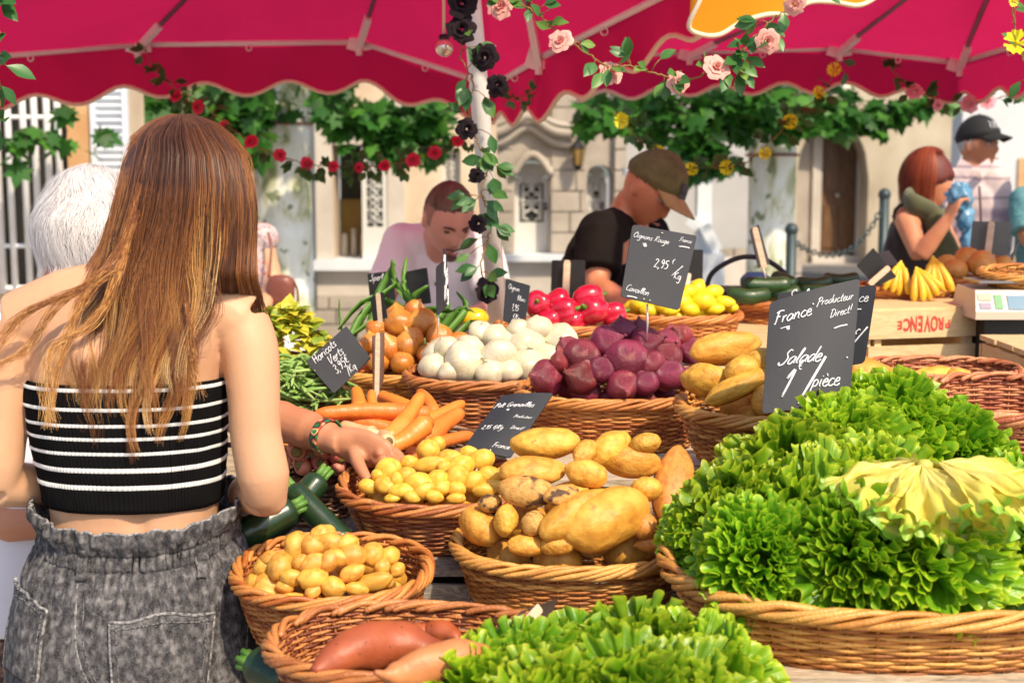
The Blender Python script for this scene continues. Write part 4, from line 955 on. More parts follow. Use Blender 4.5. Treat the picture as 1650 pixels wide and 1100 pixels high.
def crate(x0, x1, y0, y1, z0, z1, label, m, nslat=3, ns_side=2, rot=0, group='wooden crates carrying the baskets', toprows=None, th=.012):
    c = V(((x0+x1)/2, (y0+y1)/2, z0)); rt = root('wooden_crate', c, label, 'crate', group); rt.rotation_euler = (0, 0, 0)
    Mr = Matrix.Rotation(R(rot), 3, 'Z'); r_ = rng(int(x0*100)+7)
    W, D, Hh = (x1-x0), (y1-y0), z1-z0
    def B(mb, cx, cy, cz, w_, d_, h_): mb.box(c+Mr@V((cx, cy, cz)), (w_, d_, h_), Mr, r_.random())
    mb = MB(); n = toprows or max(3, int(D/.10)); pw = D/n
    for i in range(n): B(mb, r_.uniform(-.003, .003), -D/2+pw*(i+.5), Hh-th/2, W, pw*.90, th)
    part('top_slats', mb, m, rt, smooth=False)
    sh = (Hh-th)/ns_side
    for sgn, nm in ((-1, 'front_slats'), (1, 'back_slats')):
        mb = MB()
        for i in range(ns_side): B(mb, 0, sgn*(D/2-th*.5), sh*(i+.5)-.002, W-.004, th*.9, sh*.74)
        part(nm, mb, m, rt, smooth=False)
    for sgn in (-1, 1):
        mb = MB()
        for i in range(ns_side): B(mb, sgn*(W/2-th*.5-.003), 0, sh*(i+.5)-.002, th*.8, D-2*th-.002, sh*.80)
        part('end_slats', mb, m, rt, smooth=False)
    for sx in (-1, 1):
        for sy in (-1, 1):
            mb = MB(); B(mb, sx*(W/2-.028), sy*(D/2-th-.014), (Hh-th)/2-.001, .03, .024, Hh-th-.004); part('corner_post', mb, m, rt, smooth=False)
    return rt
crate(-.02, .52, 1.90, 2.44, .795, .925, 'weathered grey crate whose swirling grain shows beside the middle basket', GREYW)
crate(-.30, .10-.13, 2.20, 2.56, .795, .968, 'grey crate under the round basket of baby potatoes', GREYW)
crate(.14, .90, 1.55, 1.885, .795, .945, 'pale crate under the big lettuce basket', PALEW)
crate(.53, 1.15, 1.90, 2.25, .795, .945, 'pale crate under the back of the lettuce basket', PALEW)
crate(-.36, .12, 1.45, 1.885, .795, .865, 'low crate under the sweet potato basket', GREYW, ns_side=1)
crate(-.36, -.04, 1.9, 2.19, .795, .89, 'low crate under the small potatoes', GREYW, ns_side=1)
crate(-.56, -.02, 2.57, 2.84, .795, .985, 'crate under the carrots and pink roots', GREYW)
crate(-.01, .48, 2.46, 2.84, .795, 1.055, 'pale crate whose slats show below the red onions', PALEW, ns_side=3)
crate(.49, 1.15, 2.27, 2.84, .795, 1.075, 'pale crate whose printed slats show behind the lettuce', PALEW, ns_side=3)
crate(-.66, .55, 2.85, 3.30, .795, 1.06, 'long crate under the white and golden onions', PALEW, ns_side=3)
crate(.56, 1.35, 2.85, 3.22, .795, 1.06, 'dark crate under the rosy baskets at right', GREYW, ns_side=3)
crate(-.1, .79, 3.34, 4.25, .795, 1.165, 'bright new crate spread beneath the peppers and lemons', PINE, ns_side=3, toprows=6)
# the stencilled crate
pc = root('stencilled_crate', P(1487, 590, 3.74), 'upside-down pine fruit crate stencilled PROVENCE in red, under the bananas', 'crate', 'wooden crates carrying the baskets')
cl = P(1398, 545, 3.66); cr_ = P(1570, 545, 3.74)
zt, zb = 1.235, 1.065
def pcb(mb, u0, u1, za, zc, yo, th=.012):
    A = V((cl.x+(cr_.x-cl.x)*u0, cl.y+(cr_.y-cl.y)*u0+yo, 0)); B_ = V((cl.x+(cr_.x-cl.x)*u1, cl.y+(cr_.y-cl.y)*u1+yo, 0))
    mb.bar(V((A.x, A.y, (za+zc)/2)), V((B_.x, B_.y, (za+zc)/2)), th, abs(zc-za), a=.5)
mb = MB(); pcb(mb, 0, 1, zt-.072, zt, 0); part('printed_slat', mb, PINE, pc, smooth=False)
mb = MB(); pcb(mb, 0, 1, zb+.012, zb+.078, 0); part('lower_slat', mb, PINE, pc, smooth=False)
mb = MB(); pcb(mb, .002, .998, zt-.072, zt-.003, .36); pcb(mb, .002, .998, zb+.012, zb+.078, .36); part('back_slats', mb, PINE, pc, smooth=False)
for u in (.06, .87):
    mb = MB(); pcb(mb, u, u+.06, zb, zt-.004, .022, .03); part('corner_post', mb, PINE, pc, smooth=False)
for u in (.012, .965):
    mb = MB(); A = V((cl.x+(cr_.x-cl.x)*u, cl.y+(cr_.y-cl.y)*u+.008, (zt+zb)/2)); mb.bar(A, A+V((0, .345, 0)), .012, .16); part('end_board', mb, PINE, pc, smooth=False)
mb = MB()
for i in range(4): pcb(mb, .004, .996, zt-.001, zt+.007, .045+i*.09, .08)
part('top_slats', mb, PINE, pc, smooth=False)
REDI = MM('red_stencil_ink', [(.3, (.50, .03, .03)), (.7, (.66, .07, .05))], scale=40, rough=.8)
def text_mesh(s, size, ext=.0006, bold=.0):
    cu = bpy.data.curves.new('t', 'FONT'); cu.body = s; cu.size = size; cu.extrude = ext; cu.offset = bold; cu.align_x = 'CENTER'; cu.align_y = 'CENTER'
    o = bpy.data.objects.new('t', cu); COL.objects.link(o); bpy.context.view_layer.update()
    me = bpy.data.meshes.new_from_object(o.evaluated_get(bpy.context.evaluated_depsgraph_get())); bpy.data.objects.remove(o); bpy.data.curves.remove(cu); return me
def text_part(name, s, size, pos, M, m, parent, bold=0, sx=1, sy=1):
    me = text_mesh(s, size, .0006, bold)
    me.transform(Matrix.Translation(V(pos))@M.to_4x4()@Matrix.Diagonal((sx, sy, 1, 1)))
    me.materials.clear(); me.materials.append(m); off = V(parent.location); me.transform(Matrix.Translation(-off))
    o = bpy.data.objects.new(name, me); COL.objects.link(o); o.parent = parent; return o
ex = V((cr_.x-cl.x, cr_.y-cl.y, 0)).normalized(); 
Mrot = Matrix((-ex, V((0, 0, -1)), (-ex).cross(V((0, 0, -1))))).transposed()   # upside-down lettering facing us
mbt = None
word = 'PROVENCE'
tx = []
for i, ch in enumerate(word):
    k = (i-3.5)/3.5; hgt = 1.55-.75*k*k
    u = .60-.0-(i)*.058+.03
    A = V((cl.x, cl.y, 0))+ex*((cr_.x-cl.x)*(.76-i*.066))
    me = text_mesh(ch, .038, .0006, .0010)
    me.transform(Matrix.Translation(V((A.x, A.y-.0072, zt-.036+.003*(1-k*k))))@Mrot.to_4x4()@Matrix.Diagonal((.72, hgt, 1, 1))); tx.append(me)
import bmesh
bmm = bmesh.new()
for me in tx: bmm.from_mesh(me)
me = bpy.data.meshes.new('stencil'); bmm.to_mesh(me); bmm.free(); me.materials.append(REDI); me.transform(Matrix.Translation(-V(pc.location)))
o = bpy.data.objects.new('red_lettering', me); COL.objects.link(o); o.parent = pc

# far tables and the main trestle
TAB = MM('trestle_top', [(.3, (.20, .14, .09)), (.7, (.32, .24, .16))], scale=6, stretch=(1, 6, 6), rough=.7, bump=.2, bscale=30)
tb = root('trestle_table', V((.5, 2.9, 0)), 'long trestle table under the crates of the stall', 'table')
mb = MB(); mb.box((.47, 1.92, .775), (1.70, .98, .03)); part('front_top', mb, TAB, tb, smooth=False)
mb = MB(); mb.box((.60, 3.38, .775), (2.56, 1.92, .03)); part('back_top', mb, TAB, tb, smooth=False)
for x, y in ((-.3, 1.5), (1.25, 1.5), (-.3, 2.35), (1.25, 2.35), (-.6, 2.6), (1.8, 2.6), (-.6, 4.25), (1.8, 4.25), (.6, 3.4)):
    mb = MB(); mb.box((x, y, .38), (.05, .05, .756)); part('leg', mb, TAB, tb, smooth=False)
# platform under bananas / melons
bx = root('black_bin', V((1.62, 3.95, .79)), 'black plastic bin between the stencilled crate and the scale', 'bin')
mb = MB(); mb.ring([[V((1.29+dx*(1), 3.80+dy, z)) for dx, dy in ((0, 0), (.55, 0), (.55, .6), (0, .6))] for z in (.795, 1.16)]); part('body', mb, MM('black_plastic', [(0, (.012, .011, .012))], rough=.5), bx, smooth=False)
mb = MB(); mb.ring([[V((1.275+dx, 3.785+dy, z)) for dx, dy in ((0, 0), (.58, 0), (.58, .63), (0, .63))] for z in (1.162, 1.19)]); part('lid', mb, MM('black_plastic', []), bx, smooth=False)
s0 = P(1572, 515, 3.62)
scl = root('market_scale', V((s0.x+.16, 3.78, s0.z)), 'cream market scale with green key and blue display', 'scale'); sz = s0.z; x0 = s0.x
CREAM = MM('cream_plastic', [(0, (.62, .52, .40))], rough=.4)
mb = MB(); mb.ring([[V((x0, 3.62, sz)), V((x0+.34, 3.62, sz)), V((x0+.34, 3.82, sz)), V((x0, 3.82, sz))], [V((x0, 3.62, sz+.02)), V((x0+.34, 3.62, sz+.02)), V((x0+.34, 3.82, sz+.02)), V((x0, 3.82, sz+.02))], [V((x0+.008, 3.655, sz+.072)), V((x0+.332, 3.655, sz+.072)), V((x0+.332, 3.81, sz+.076)), V((x0+.008, 3.81, sz+.076))]])
part('housing', mb, CREAM, scl, smooth=False)
mb = MB(); mb.box((x0+.17, 3.73, sz+.093), (.30, .14, .006)); mb.box((x0+.17, 3.73, sz+.083), (.10, .08, .014)); part('steel_pan', mb, METG, scl, smooth=False)
def face(u0, u1, v0, v1, m, nm):
    mb = MB(); f = lambda u, v, d: V((x0+u, 3.62+.035*(v-.02)/.052-d, sz+v)); mb.ring([[f(u0, v0, .003), f(u1, v0, .003), f(u1, v1, .003), f(u0, v1, .003)], [f(u0, v0, -.001), f(u1, v0, -.001), f(u1, v1, -.001), f(u0, v1, -.001)]]); part(nm, mb, m, scl, smooth=False)
face(.052, .072, .028, .062, MM('green_key', [(0, (.01, .22, .05))], rough=.4), 'green_key')
face(.085, .16, .026, .06, MM('blue_display', [(0, (.10, .22, .32))], rough=.15), 'display')
face(.012, .042, .028, .042, MM('grey_label', [(0, (.25, .2, .3))], rough=.5), 'label')
face(.01, .045, .048, .064, MM('pink_label', [(0, (.75, .35, .25))], rough=.5), 'label')
mb = MB(); mb.box((x0+.19, 3.80, sz-.10), (.30, .26, .196)); thing('scale_stand', mb, MM('black_plastic', []), 'dark block standing under the cream scale', 'stand', smooth=False)
rc = crate(1.14, 1.34, 3.10, 3.45, 1.062, 1.2, 'small pine crate with brown scraps at the right edge', PINE, ns_side=2)
# black shopping basket with handle
bb = root('shopping_basket', P(1200, 480, 4.35), 'black shopping basket with arched handle behind the cucumbers', 'shopping basket'); BP = MM('black_plastic', [])
c = P(1205, 470, 4.4)
mb = MB(); mb.ring([[c+V((x*(.13+.02*z), y*(.1+.02*z), -.12+.13*z)) for x, y in ((-1, -1), (1, -1), (1, 1), (-1, 1))] for z in (0, 1)]); part('tub', mb, BP, bb, smooth=False)
mb = MB(); mb.tube(crom([c+V((-.13, 0, 0)), c+V((-.11, 0, .06)), c+V((-.03, 0, .105)), c+V((.05, 0, .10)), c+V((.12, 0, .05)), c+V((.14, 0, -.01))], 6), .008, 8); part('handle', mb, BP, bb)
BLUEP = MM('blue_bag_plastic', [(.3, (.10, .28, .55)), (.7, (.30, .50, .75))], scale=8, rough=.25, trans=.4, bump=.5, bscale=12)
mb = MB(); mb.ell(c+V((.03, .03, .03)), (.05, .04, .03), 14, 10, fn=lambda p: 1+.25*noise.noise(p*3)); thing('plastic_bag', mb, BLUEP, 'pale blue plastic bag inside the black shopping basket', 'bag')

# leeks / spring onions with long green leaves
LEEK = MM('leek_leaf', [(0, (.45, .52, .22)), (.3, (.10, .24, .03)), (.7, (.14, .32, .04)), (1, (.28, .45, .08))], attr='v', attrmix=.8, scale=10, rough=.45, trans=.25)
lk = root('leek_bunch', P(660, 540, 3.4), 'sheaf of leeks with long green leaves pointing up left', 'leeks'); r_ = rng(77)
def blade(mb, pts, w0, a0):
    pts = crom([P(*q) for q in pts], 4); n = len(pts); rings = []
    for i, p in enumerate(pts):
        t = i/(n-1); w_ = w0*(1-.75*t**2); d = (pts[min(i+1, n-1)]-pts[max(i-1, 0)]).normalized(); s = d.cross(V((0, 1, .5))).normalized(); nn = s.cross(d)
        rings.append([p-s*w_, p+nn*w_*.5, p+s*w_, p+nn*w_*.35])
    mb.ring(rings, a=a0)
for k, (pts, w_) in enumerate([([(720,545,3.3),(640,500,3.35),(560,545,3.3)],.012),([(690,520,3.35),(600,480,3.4),(545,530,3.3)],.012),([(700,530,3.3),(640,460,3.4),(632,418,3.4)],.011),([(720,540,3.3),(655,470,3.4),(655,415,3.45)],.010),
   ([(600,520,3.35),(612,470,3.4),(636,424,3.42)],.013),([(560,555,3.3),(590,500,3.35),(640,455,3.4)],.012),([(710,545,3.4),(690,500,3.45),(640,505,3.4)],.012),([(690,540,3.4),(720,490,3.45),(700,455,3.5)],.012),
   ([(720,560,3.3),(760,520,3.35),(795,530,3.3)],.011),([(700,560,3.35),(750,500,3.4),(735,470,3.45)],.011),([(730,560,3.3),(780,540,3.3),(800,530,3.3)],.010),([(560,560,3.3),(548,520,3.35),(547,480,3.35)],.004),([(690,540,3.4),(660,490,3.4),(690,460,3.4)],.014),
   ([(650,540,3.38),(600,500,3.4),(570,520,3.4)],.014),([(700,550,3.38),(740,500,3.4),(770,510,3.4)],.014),([(640,540,3.4),(690,500,3.42),(742,505,3.4)],.014)]):
    mb = MB(); blade(mb, pts, w_, .2+.6*r_.random()); part('leaf', mb, LEEK, lk)
for k in range(7):
    mb = MB(); A = P(650+k*22, 545+(k % 2)*8, 3.36); mb.tube([A, A+V((-.04, .02, -.015)), A+V((-.08, .03, -.03))], [.012, .013, .015], 8, 0.0); part('stem', mb, LEEK, lk)
mb = lump(None, 3, .075, .05, .05, nz=.03); mb.v = [tuple(P(763, 513, 3.42)+V(v)) for v in mb.v]; thing('yellow_pepper', mb, MM('yellow_pepper_skin', [(0, (.80, .45, .01))], rough=.2, coat=.3), 'single yellow pepper lying on the leek leaves', 'bell pepper')
# wilting greens
GRN = MM('wilted_leaf', [(0, (.72, .60, .04)), (.3, (.58, .58, .06)), (.55, (.30, .42, .04)), (1, (.07, .16, .02))], attr='v', attrmix=.8, scale=12, rough=.5, trans=.3)
mb = MB(); B = BASK['greens']; r_ = rng(8)
for i in range(520):
    x = r_.gauss(0, .45); y = r_.gauss(0, .45)
    c = B['c']+V((x*B['a']+.0, y*B['b'], .10*max(0, 1-x*x-y*y)+r_.uniform(0, .02)))
    add_leaf(mb, c, V((r_.uniform(-1, 1), r_.uniform(-1, .3), r_.uniform(-.3, 1))), V((0, -.3, 1)), r_.uniform(.02, .045), r_.random()*.75 if r_.random() < .75 else 0.0, wid=1.4, curl=.5)
thing('celery_greens', mb, GRN, 'heap of yellowing leafy greens in the dark basket by the shoulder', 'greens', kind='stuff')

# ================= canopies
RED = MM('crimson_canvas', [(.3, (.34, .003, .04)), (.5, (.44, .006, .06)), (.7, (.52, .010, .085))], scale=3.5, detail=8, rough=.85, bump=.25, bscale=6, trans=.40, tcol=(.72, .02, .12), spec=.1)
YEL = MM('amber_canvas', [(.3, (.78, .34, .02)), (.7, (.82, .42, .03))], scale=2, rough=.85, bump=.1, bscale=5, trans=.45, spec=.1)
TRIM = MM('cream_trim', [(0, (.80, .62, .44))], rough=.8)
WPAINT = MM('white_painted_metal', [(.3, (.80, .77, .74)), (.7, (.86, .84, .81))], scale=12, rough=.4, bump=.05)
STEEL = MM('dull_steel', [(0, (.30, .27, .30))], rough=.35, metal=.8)
def canopy(label, bars, drop, near, hub, wl, cloth, sag=.02, ribs=(), amp=.024, brk=(), group='market canopies', barr=.011, extra=None):
    rt = root('market_canopy', V((hub.x, hub.y, 0)), label, 'canopy', group)
    # roof
    ring = bars+near; mb = MB()
    for i in range(len(ring)):
        A = ring[i]; B_ = ring[(i+1) % len(ring)]
        def f(u, v):
            e = A.lerp(B_, u); p = e.lerp(hub, v); p.z -= sag*math.sin(math.pi*v)*(1+math.sin(math.pi*u)); p.z += .012*noise.noise(p*3)+.006*noise.noise(V((p.x*14, p.y*5, 0))); return p
        mb.grid(f, 10, 10)
    part('roof_cloth', mb, cloth, rt)
    # frame
    for i in range(len(bars)-1):
        mb = MB(); mb.tube([bars[i]+V((0, -.01, 0)), bars[i+1]+V((0, -.01, 0))], barr, 8); fb_ = part('frame_bar', mb, WPAINT, rt)
        L = (bars[i+1]-bars[i]).length; nn = max(2, int(L/.3))
        for k in range(1, nn):
            p = bars[i].lerp(bars[i+1], k/nn)+V((0, -.02, -.018)); mb = MB(); pts = [p+V((math.cos(a)*.010, 0, math.sin(a)*.010)) for a in [j*math.pi/5 for j in range(11)]]
            mb.tube(pts, .0025, 5, cap=False); part('ring', mb, WPAINT, fb_)
    for i in ribs:
        p = bars[i]; d = (hub-p).normalized(); mb = MB(); mb.tube([p+V((0, -.02, -.01)), p+d*.9+V((0, -.02, -.02)), hub-d*.05], .009, 8); part('rib', mb, STEEL, rt)
        mb = MB(); mb.bar(p+V((0, -.03, -.02))-d*.02, p+d*.17+V((0, -.03, -.015)), .022, .022); 
        mb.bar(p+V((-.03, -.02, -.03)), p+V((-.005, -.02, .05)), .008, .035); mb.bar(p+V((.03, -.02, -.03)), p+V((.015, -.02, .05)), .008, .035); mb.tube([p+V((0, -.03, -.05)), p+V((0, -.03, .0))], .012, 8)
        part('bracket', mb, WPAINT, rt, smooth=False)
    # valance
    mb = MB(); tr = MB(); tot = 0; low = []; rows = []
    def wave(s): return amp*math.cos(2*math.pi*s/wl)
    for i in range(len(bars)-1):
        A = bars[i]; B_ = bars[i+1]; L = (B_-A).length; n = max(8, int(L/.03)); d0 = drop[i]; d1 = drop[i+1]
        for k in range(n+(1 if i == len(bars)-2 else 0)):
            t = k/n; s = tot+L*t; p = A.lerp(B_, t); dd = d0*(1-t)+d1*t+wave(s)
            f_ = .012*math.sin(s*9)+.02*noise.noise(V((s*2, 0, 0)))
            col = []
            for j in range(7):
                q = j/6; col.append(p+V((0, .012+q*(f_-.01)+.012*q*math.sin(s*21), .012-q*(dd+.012))))
            rows.append(col); low.append(col[-1])
        tot += L
    mb.ring(rows, close=False, cap=False); part('valance', mb, cloth, rt)
    tr.tube(low, .0075, 6); part('trim', tr, TRIM, rt)
    return rt
hubA = P(757, -480, 3.9); hubB = P(1655, -170, 4.0)
barsA = [P(-330, 118, 4.7), P(225, 72, 5.2), P(580, 68, 5.2), P(795, 138, 5.0), P(868, 95, 4.5), P(1100, -22, 3.75), P(1210, -95, 3.45)]
nearA = [V((.7, 3.30, 2.14)), V((-.2, 3.30, 2.14)), V((-1.5, 3.3, 2.14)), V((-2.3, 3.7, 2.14))]
ca = canopy('crimson canvas canopy at the left whose pole carries black roses', barsA, [.17, .165, .155, .12, .17, .13, .13], nearA, hubA, .30, RED, ribs=(1, 2, 4))
A = P(755, -60, 3.55); B_ = P(804, 530, 3.58); d = (B_-A)
mb = MB(); mb.tube([A-d*.25, A, B_, B_+d*.0], [.023, .023, .025, .025], 16); mb.tube([B_, V((B_.x+.06, B_.y, .02))], .023, 16); part('pole', mb, WPAINT, ca)
barsB = [P(930, 92, 5.7), P(1110, 84, 5.5), P(1350, 78, 5.3), P(1543, 101, 5.1), P(1720, 48, 4.4)]
nearB = [V((2.2, 3.4, 2.14)), V((1.5, 3.35, 2.16)), V((.78, 3.6, 2.14))]
cb = canopy('crimson canvas canopy at the right with pale scalloped edge', barsB, [.155, .145, .14, .125, .17], nearB, hubB, .235, RED, ribs=(1, 2, 3), amp=.02)
# amber canopy: its scalloped edge dips into the top of the picture
yc = root('market_canopy', V((.9, 3.0, 0)), 'amber yellow canopy edge dipping in at the top between the red ones', 'canopy', 'market canopies')
pts = crom([P(*q) for q in [(1150,-60,3.3),(1128,0,3.3),(1110,42,3.32),(1130,56,3.34),(1160,56,3.36),(1195,36,3.38),(1235,24,3.4),(1268,22,3.42),(1305,4,3.44),(1345,4,3.46),(1385,9,3.48),(1420,-10,3.5),(1470,-50,3.52)]], 6)
mb = MB(); rows = []
for p in pts: rows.append([p+V((.10*q*q, -.02*q, .34*q+.03*q)) for q in (0, .15, .3, .5, .75, 1)])
mb.ring(rows, close=False, cap=False); part('valance', mb, YEL, yc)
mb = MB(); mb.tube(pts, .006, 6); part('trim', mb, TRIM, yc)

# hanging bulb
bl = root('hanging_bulb', P(716, 92, 3.7), 'round glass bulb hanging on a pale cord by the pole', 'light bulb')
mb = MB(); mb.tube([P(715, -150, 3.7), P(715, 62, 3.7)], .004, 6); part('cord', mb, TRIM, bl)
mb = MB(); mb.tube([P(715, 56, 3.7), P(716, 70, 3.7)], [.012, .015], 10); part('socket', mb, MM('black_plastic', []), bl)
mb = MB(); mb.ell(P(716, 77, 3.7), (.0235,)*3, 20, 14); part('glass', mb, MM('silvered_glass', [(.3, (.75, .62, .45)), (.7, (.8, .75, .7))], scale=30, rough=.12, metal=.75), bl)

# ================= garlands
GLEAF = MM('garland_leaf', [(0, (.03, .11, .025)), (.5, (.06, .19, .04)), (.8, (.14, .28, .05)), (1, (.34, .36, .05))], attr='v', attrmix=.85, scale=20, rough=.4, trans=.2, spec=.5)
VINE = MM('vine_stem', [(0, (.22, .14, .03)), (1, (.34, .16, .04))], attr='v', rough=.6)
BLACKR = MM('black_petal', [(0, (.008, .005, .007)), (1, (.02, .012, .016))], attr='v', rough=.8, spec=.15)
PINKR = MM('pink_petal', [(0, (.72, .22, .18)), (1, (.86, .50, .42))], attr='v', rough=.6, trans=.25)
REDR = MM('red_petal', [(0, (.50, .006, .03)), (1, (.78, .02, .09))], attr='v', rough=.5, trans=.2)
YELR = MM('yellow_petal', [(0, (.78, .66, .0)), (1, (.86, .86, .03))], attr='v', rough=.5, trans=.25)
def rose_mb(c, r, face, seed, layers=4):
    mb = MB(); r_ = rng(seed); q = V(face).to_track_quat('Z', 'Y').to_matrix()
    for L in range(layers):
        n = 3+L*1; rad = r*(.22+.78*L/(layers-1)); op = .25+.95*L/(layers-1)
        for i in range(n):
            a0 = 2*math.pi*(i+.37*L)/n+r_.uniform(-.2, .2); wdt = 2.4*math.pi/n*.62; jj = r_.uniform(.88, 1.1)
            def f(u, v):
                an = a0+(u-.5)*wdt*2*(.55+.45*math.sin(math.pi*min(1, v*.9+.1)))
                rr = rad*(.25+.75*v**.8*op/1.0*.9)*jj; z = r*(.9-op*.55)*v**1.2*1.1-r*.15
                if v > .7: rr += (v-.7)*r*.5*op; z -= (v-.7)*r*.7*op
                rr *= 1+.06*math.sin(an*7+seed)
                return V(c)+q@V((rr*math.cos(an), rr*math.sin(an), z))
            mb.grid(f, 6, 6, a=lambda u, v: min(1, v*.7+.3*r_.random()))
    return mb
def frill_mb(c, r, face, seed):
    mb = MB(); q = V(face).to_track_quat('Z', 'Y').to_matrix(); r_ = rng(seed)
    for i in range(5):
        a0 = i*1.2566+r_.uniform(-.2, .2)
        def f(u, v):
            an = a0+(u-.5)*1.25*(.5+.5*v); rr = r*v*(1+.1*math.sin(u*16)); return V(c)+q@V((rr*math.cos(an), rr*math.sin(an), r*.35*v*v+r*.12*math.sin(u*12+i)*v))
        mb.grid(f, 8, 4, a=lambda u, v: v)
    mb.ell(V(c)+q@V((0, 0, r*.2)), (r*.18,)*3, 8, 6, a=0)
    return mb
def garland(label, path, leafL, nleaf, roses, rm, group, seed, vr=.002, spread=.05, leafw=1.0, rname='rose', frill=False, lpm=None, amix=(.0, .7)):
    pts = crom([P(*q) for q in path], 10); rt = root('flower_garland', pts[len(pts)//2], label, 'garland', group); r_ = rng(seed)
    mb = MB(); wv = [p+V((r_.uniform(-1, 1), r_.uniform(-1, 1), r_.uniform(-1, 1)))*vr*1.5 for p in pts]; mb.tube(wv, vr, 5, .3); 
    lf = MB(); n = len(pts)
    for i in range(nleaf):
        j = r_.uniform(0, n-1.01); k = int(j); p = wv[k].lerp(wv[min(k+1, n-1)], j-k); t = (wv[min(k+1, n-1)]-wv[k]).normalized()
        side = V((r_.uniform(-1, 1), r_.uniform(-1, .4), r_.uniform(-1, .7))); side = (side-t*side.dot(t)*.6).normalized()
        st = p+side*r_.uniform(.15, 1)*spread; mb.tube([p, p.lerp(st, .5)+V((0, 0, .004)), st], vr*.55, 4, r_.random())
        for q in range(r_.choice((1, 2, 3))):
            d = (side+V((r_.uniform(-1, 1), r_.uniform(-.6, .3), r_.uniform(-1, .5)))*.8).normalized()
            add_leaf(lf, st, d, V((r_.uniform(-.4, .4), -1, r_.uniform(0, .9))), leafL*r_.uniform(.7, 1.15), r_.uniform(*amix), wid=leafw)
    part('vine', mb, VINE, rt); part('leaves', lf, lpm or GLEAF, rt)
    for i, (x, y, Y_, wpx) in enumerate(roses):
        if rm is REDR: wpx *= .74
        if rm is BLACKR: wpx *= .86
        if rm is PINKR or rm is YELR: wpx *= .86
        c = P(x, y, Y_); r = wpx/2*Y_/F; fc = V((r_.uniform(-.5, .5), -1, r_.uniform(-.3, .5)))
        part(rname, frill_mb(c, r, fc, seed+i) if frill else rose_mb(c, r, fc, seed+i), rm, rt)
    return rt
garland('garland of black roses and green leaves wound down the white pole', [(745,-40,3.5),(752,40,3.46),(742,90,3.48),(762,130,3.48),(756,180,3.48),(770,230,3.5),(788,265,3.5),(776,310,3.48),(792,350,3.5),(784,390,3.5),(775,430,3.48),(785,475,3.5)],
        .054, 32, [(745,5,3.44,46),(744,46,3.44,44),(780,93,3.44,42),(802,138,3.44,36),(753,208,3.46,34),(768,283,3.46,24),(770,360,3.46,30),(786,468,3.44,40)], BLACKR, 'flower garlands', 301, spread=.05)
garland('garland of pink roses sweeping from the pole up to the right', [(800,-10,3.3),(850,12,3.25),(885,40,3.2),(930,75,3.15),(975,105,3.1),(1020,108,3.1),(1060,120,3.1),(1110,128,3.1),(1150,112,3.1),(1190,90,3.1),(1215,60,3.1),(1248,30,3.1),(1290,0,3.1),(1330,-40,3.1)],
        .046, 44, [(806,10,3.3,40),(902,66,3.15,38),(985,116,3.1,38),(1093,133,3.08,34),(1155,108,3.06,42),(1238,66,3.05,38),(1280,8,3.05,34)], PINKR, 'flower garlands', 302, spread=.035, amix=(.1, .9))
garland('garland of small red roses swagged below the left canopy edge', [(232,72,5.15),(245,105,5.1),(280,140,5.05),(330,170,5.0),(400,228,5.0),(450,250,5.0),(495,264,5.0),(540,268,5.0),(580,270,5.0),(620,266,5.0),(665,258,5.0),(700,245,5.0),(740,228,5.0),(780,190,5.0)],
        .045, 92, [(282,155,5.0,22),(318,172,5.0,26),(362,205,5.0,24),(404,228,4.96,26),(451,250,4.96,24),(494,264,4.96,24),(537,268,4.96,20),(578,270,4.96,20),(620,267,4.96,22),(665,258,4.96,26),(700,246,4.96,26),(738,228,4.96,22),(798,182,4.96,22)], REDR, 'flower garlands', 303, vr=.002, spread=.035, amix=(0, .4))
garland('garland of yellow flowers looping in front of the right tree', [(1350,95,4.9),(1340,125,4.9),(1318,155,4.9),(1280,190,4.9),(1240,230,4.9),(1200,262,4.9),(1150,268,4.9),(1100,262,4.9),(1050,240,4.9),(1010,205,4.9),(990,180,4.9)],
        .05, 40, [(1345,113,4.86,26),(1318,150,4.86,24),(1273,196,4.86,28),(1233,248,4.86,24),(1172,270,4.86,28),(1113,274,4.86,26),(1060,245,4.86,24),(999,194,4.86,30)], YELR, 'flower garlands', 304, spread=.04, rname='flower', frill=True, amix=(0, .4), leafw=1.2)
garland('short garland of pale pink roses by the black cap', [(1420,95,5.0),(1450,125,5.0),(1475,148,5.0),(1515,160,5.0),(1560,168,5.0),(1600,160,5.0),(1650,145,5.0),(1700,120,5.0)],
        .045, 36, [(1474,147,4.95,22),(1512,170,4.95,16),(1563,168,4.95,24),(1592,163,4.95,22),(1640,146,4.95,22)], MM('soft_pink_petal', [(0, (.75, .20, .25)), (1, (.85, .40, .48))], attr='v', rough=.6, trans=.25), 'flower garlands', 305, spread=.03, amix=(0, .4))
garland('yellow flower on a hanging spray at the top right corner', [(1628,-30,3.3),(1632,20,3.3),(1640,60,3.3),(1650,100,3.3),(1668,130,3.3)], .05, 8, [(1638,70,3.25,46),(1632,2,3.25,20)], YELR, 'flower garlands', 306, spread=.03, rname='flower', frill=True, amix=(.5, 1))
garland('dark leafy garland hanging down the left edge', [(-10,-40,2.9),(-6,40,2.9),(-4,90,2.9),(-2,150,2.9),(-4,200,2.9)], .055, 26, [], GLEAF, 'flower garlands', 307, spread=.025, amix=(0, .3))
garland('small sprig of dark leaves behind the pole under the canopy', [(815,150,4.3),(835,162,4.3),(850,150,4.3),(862,145,4.3)], .03, 14, [], GLEAF, 'flower garlands', 308, spread=.02, amix=(0, .3))
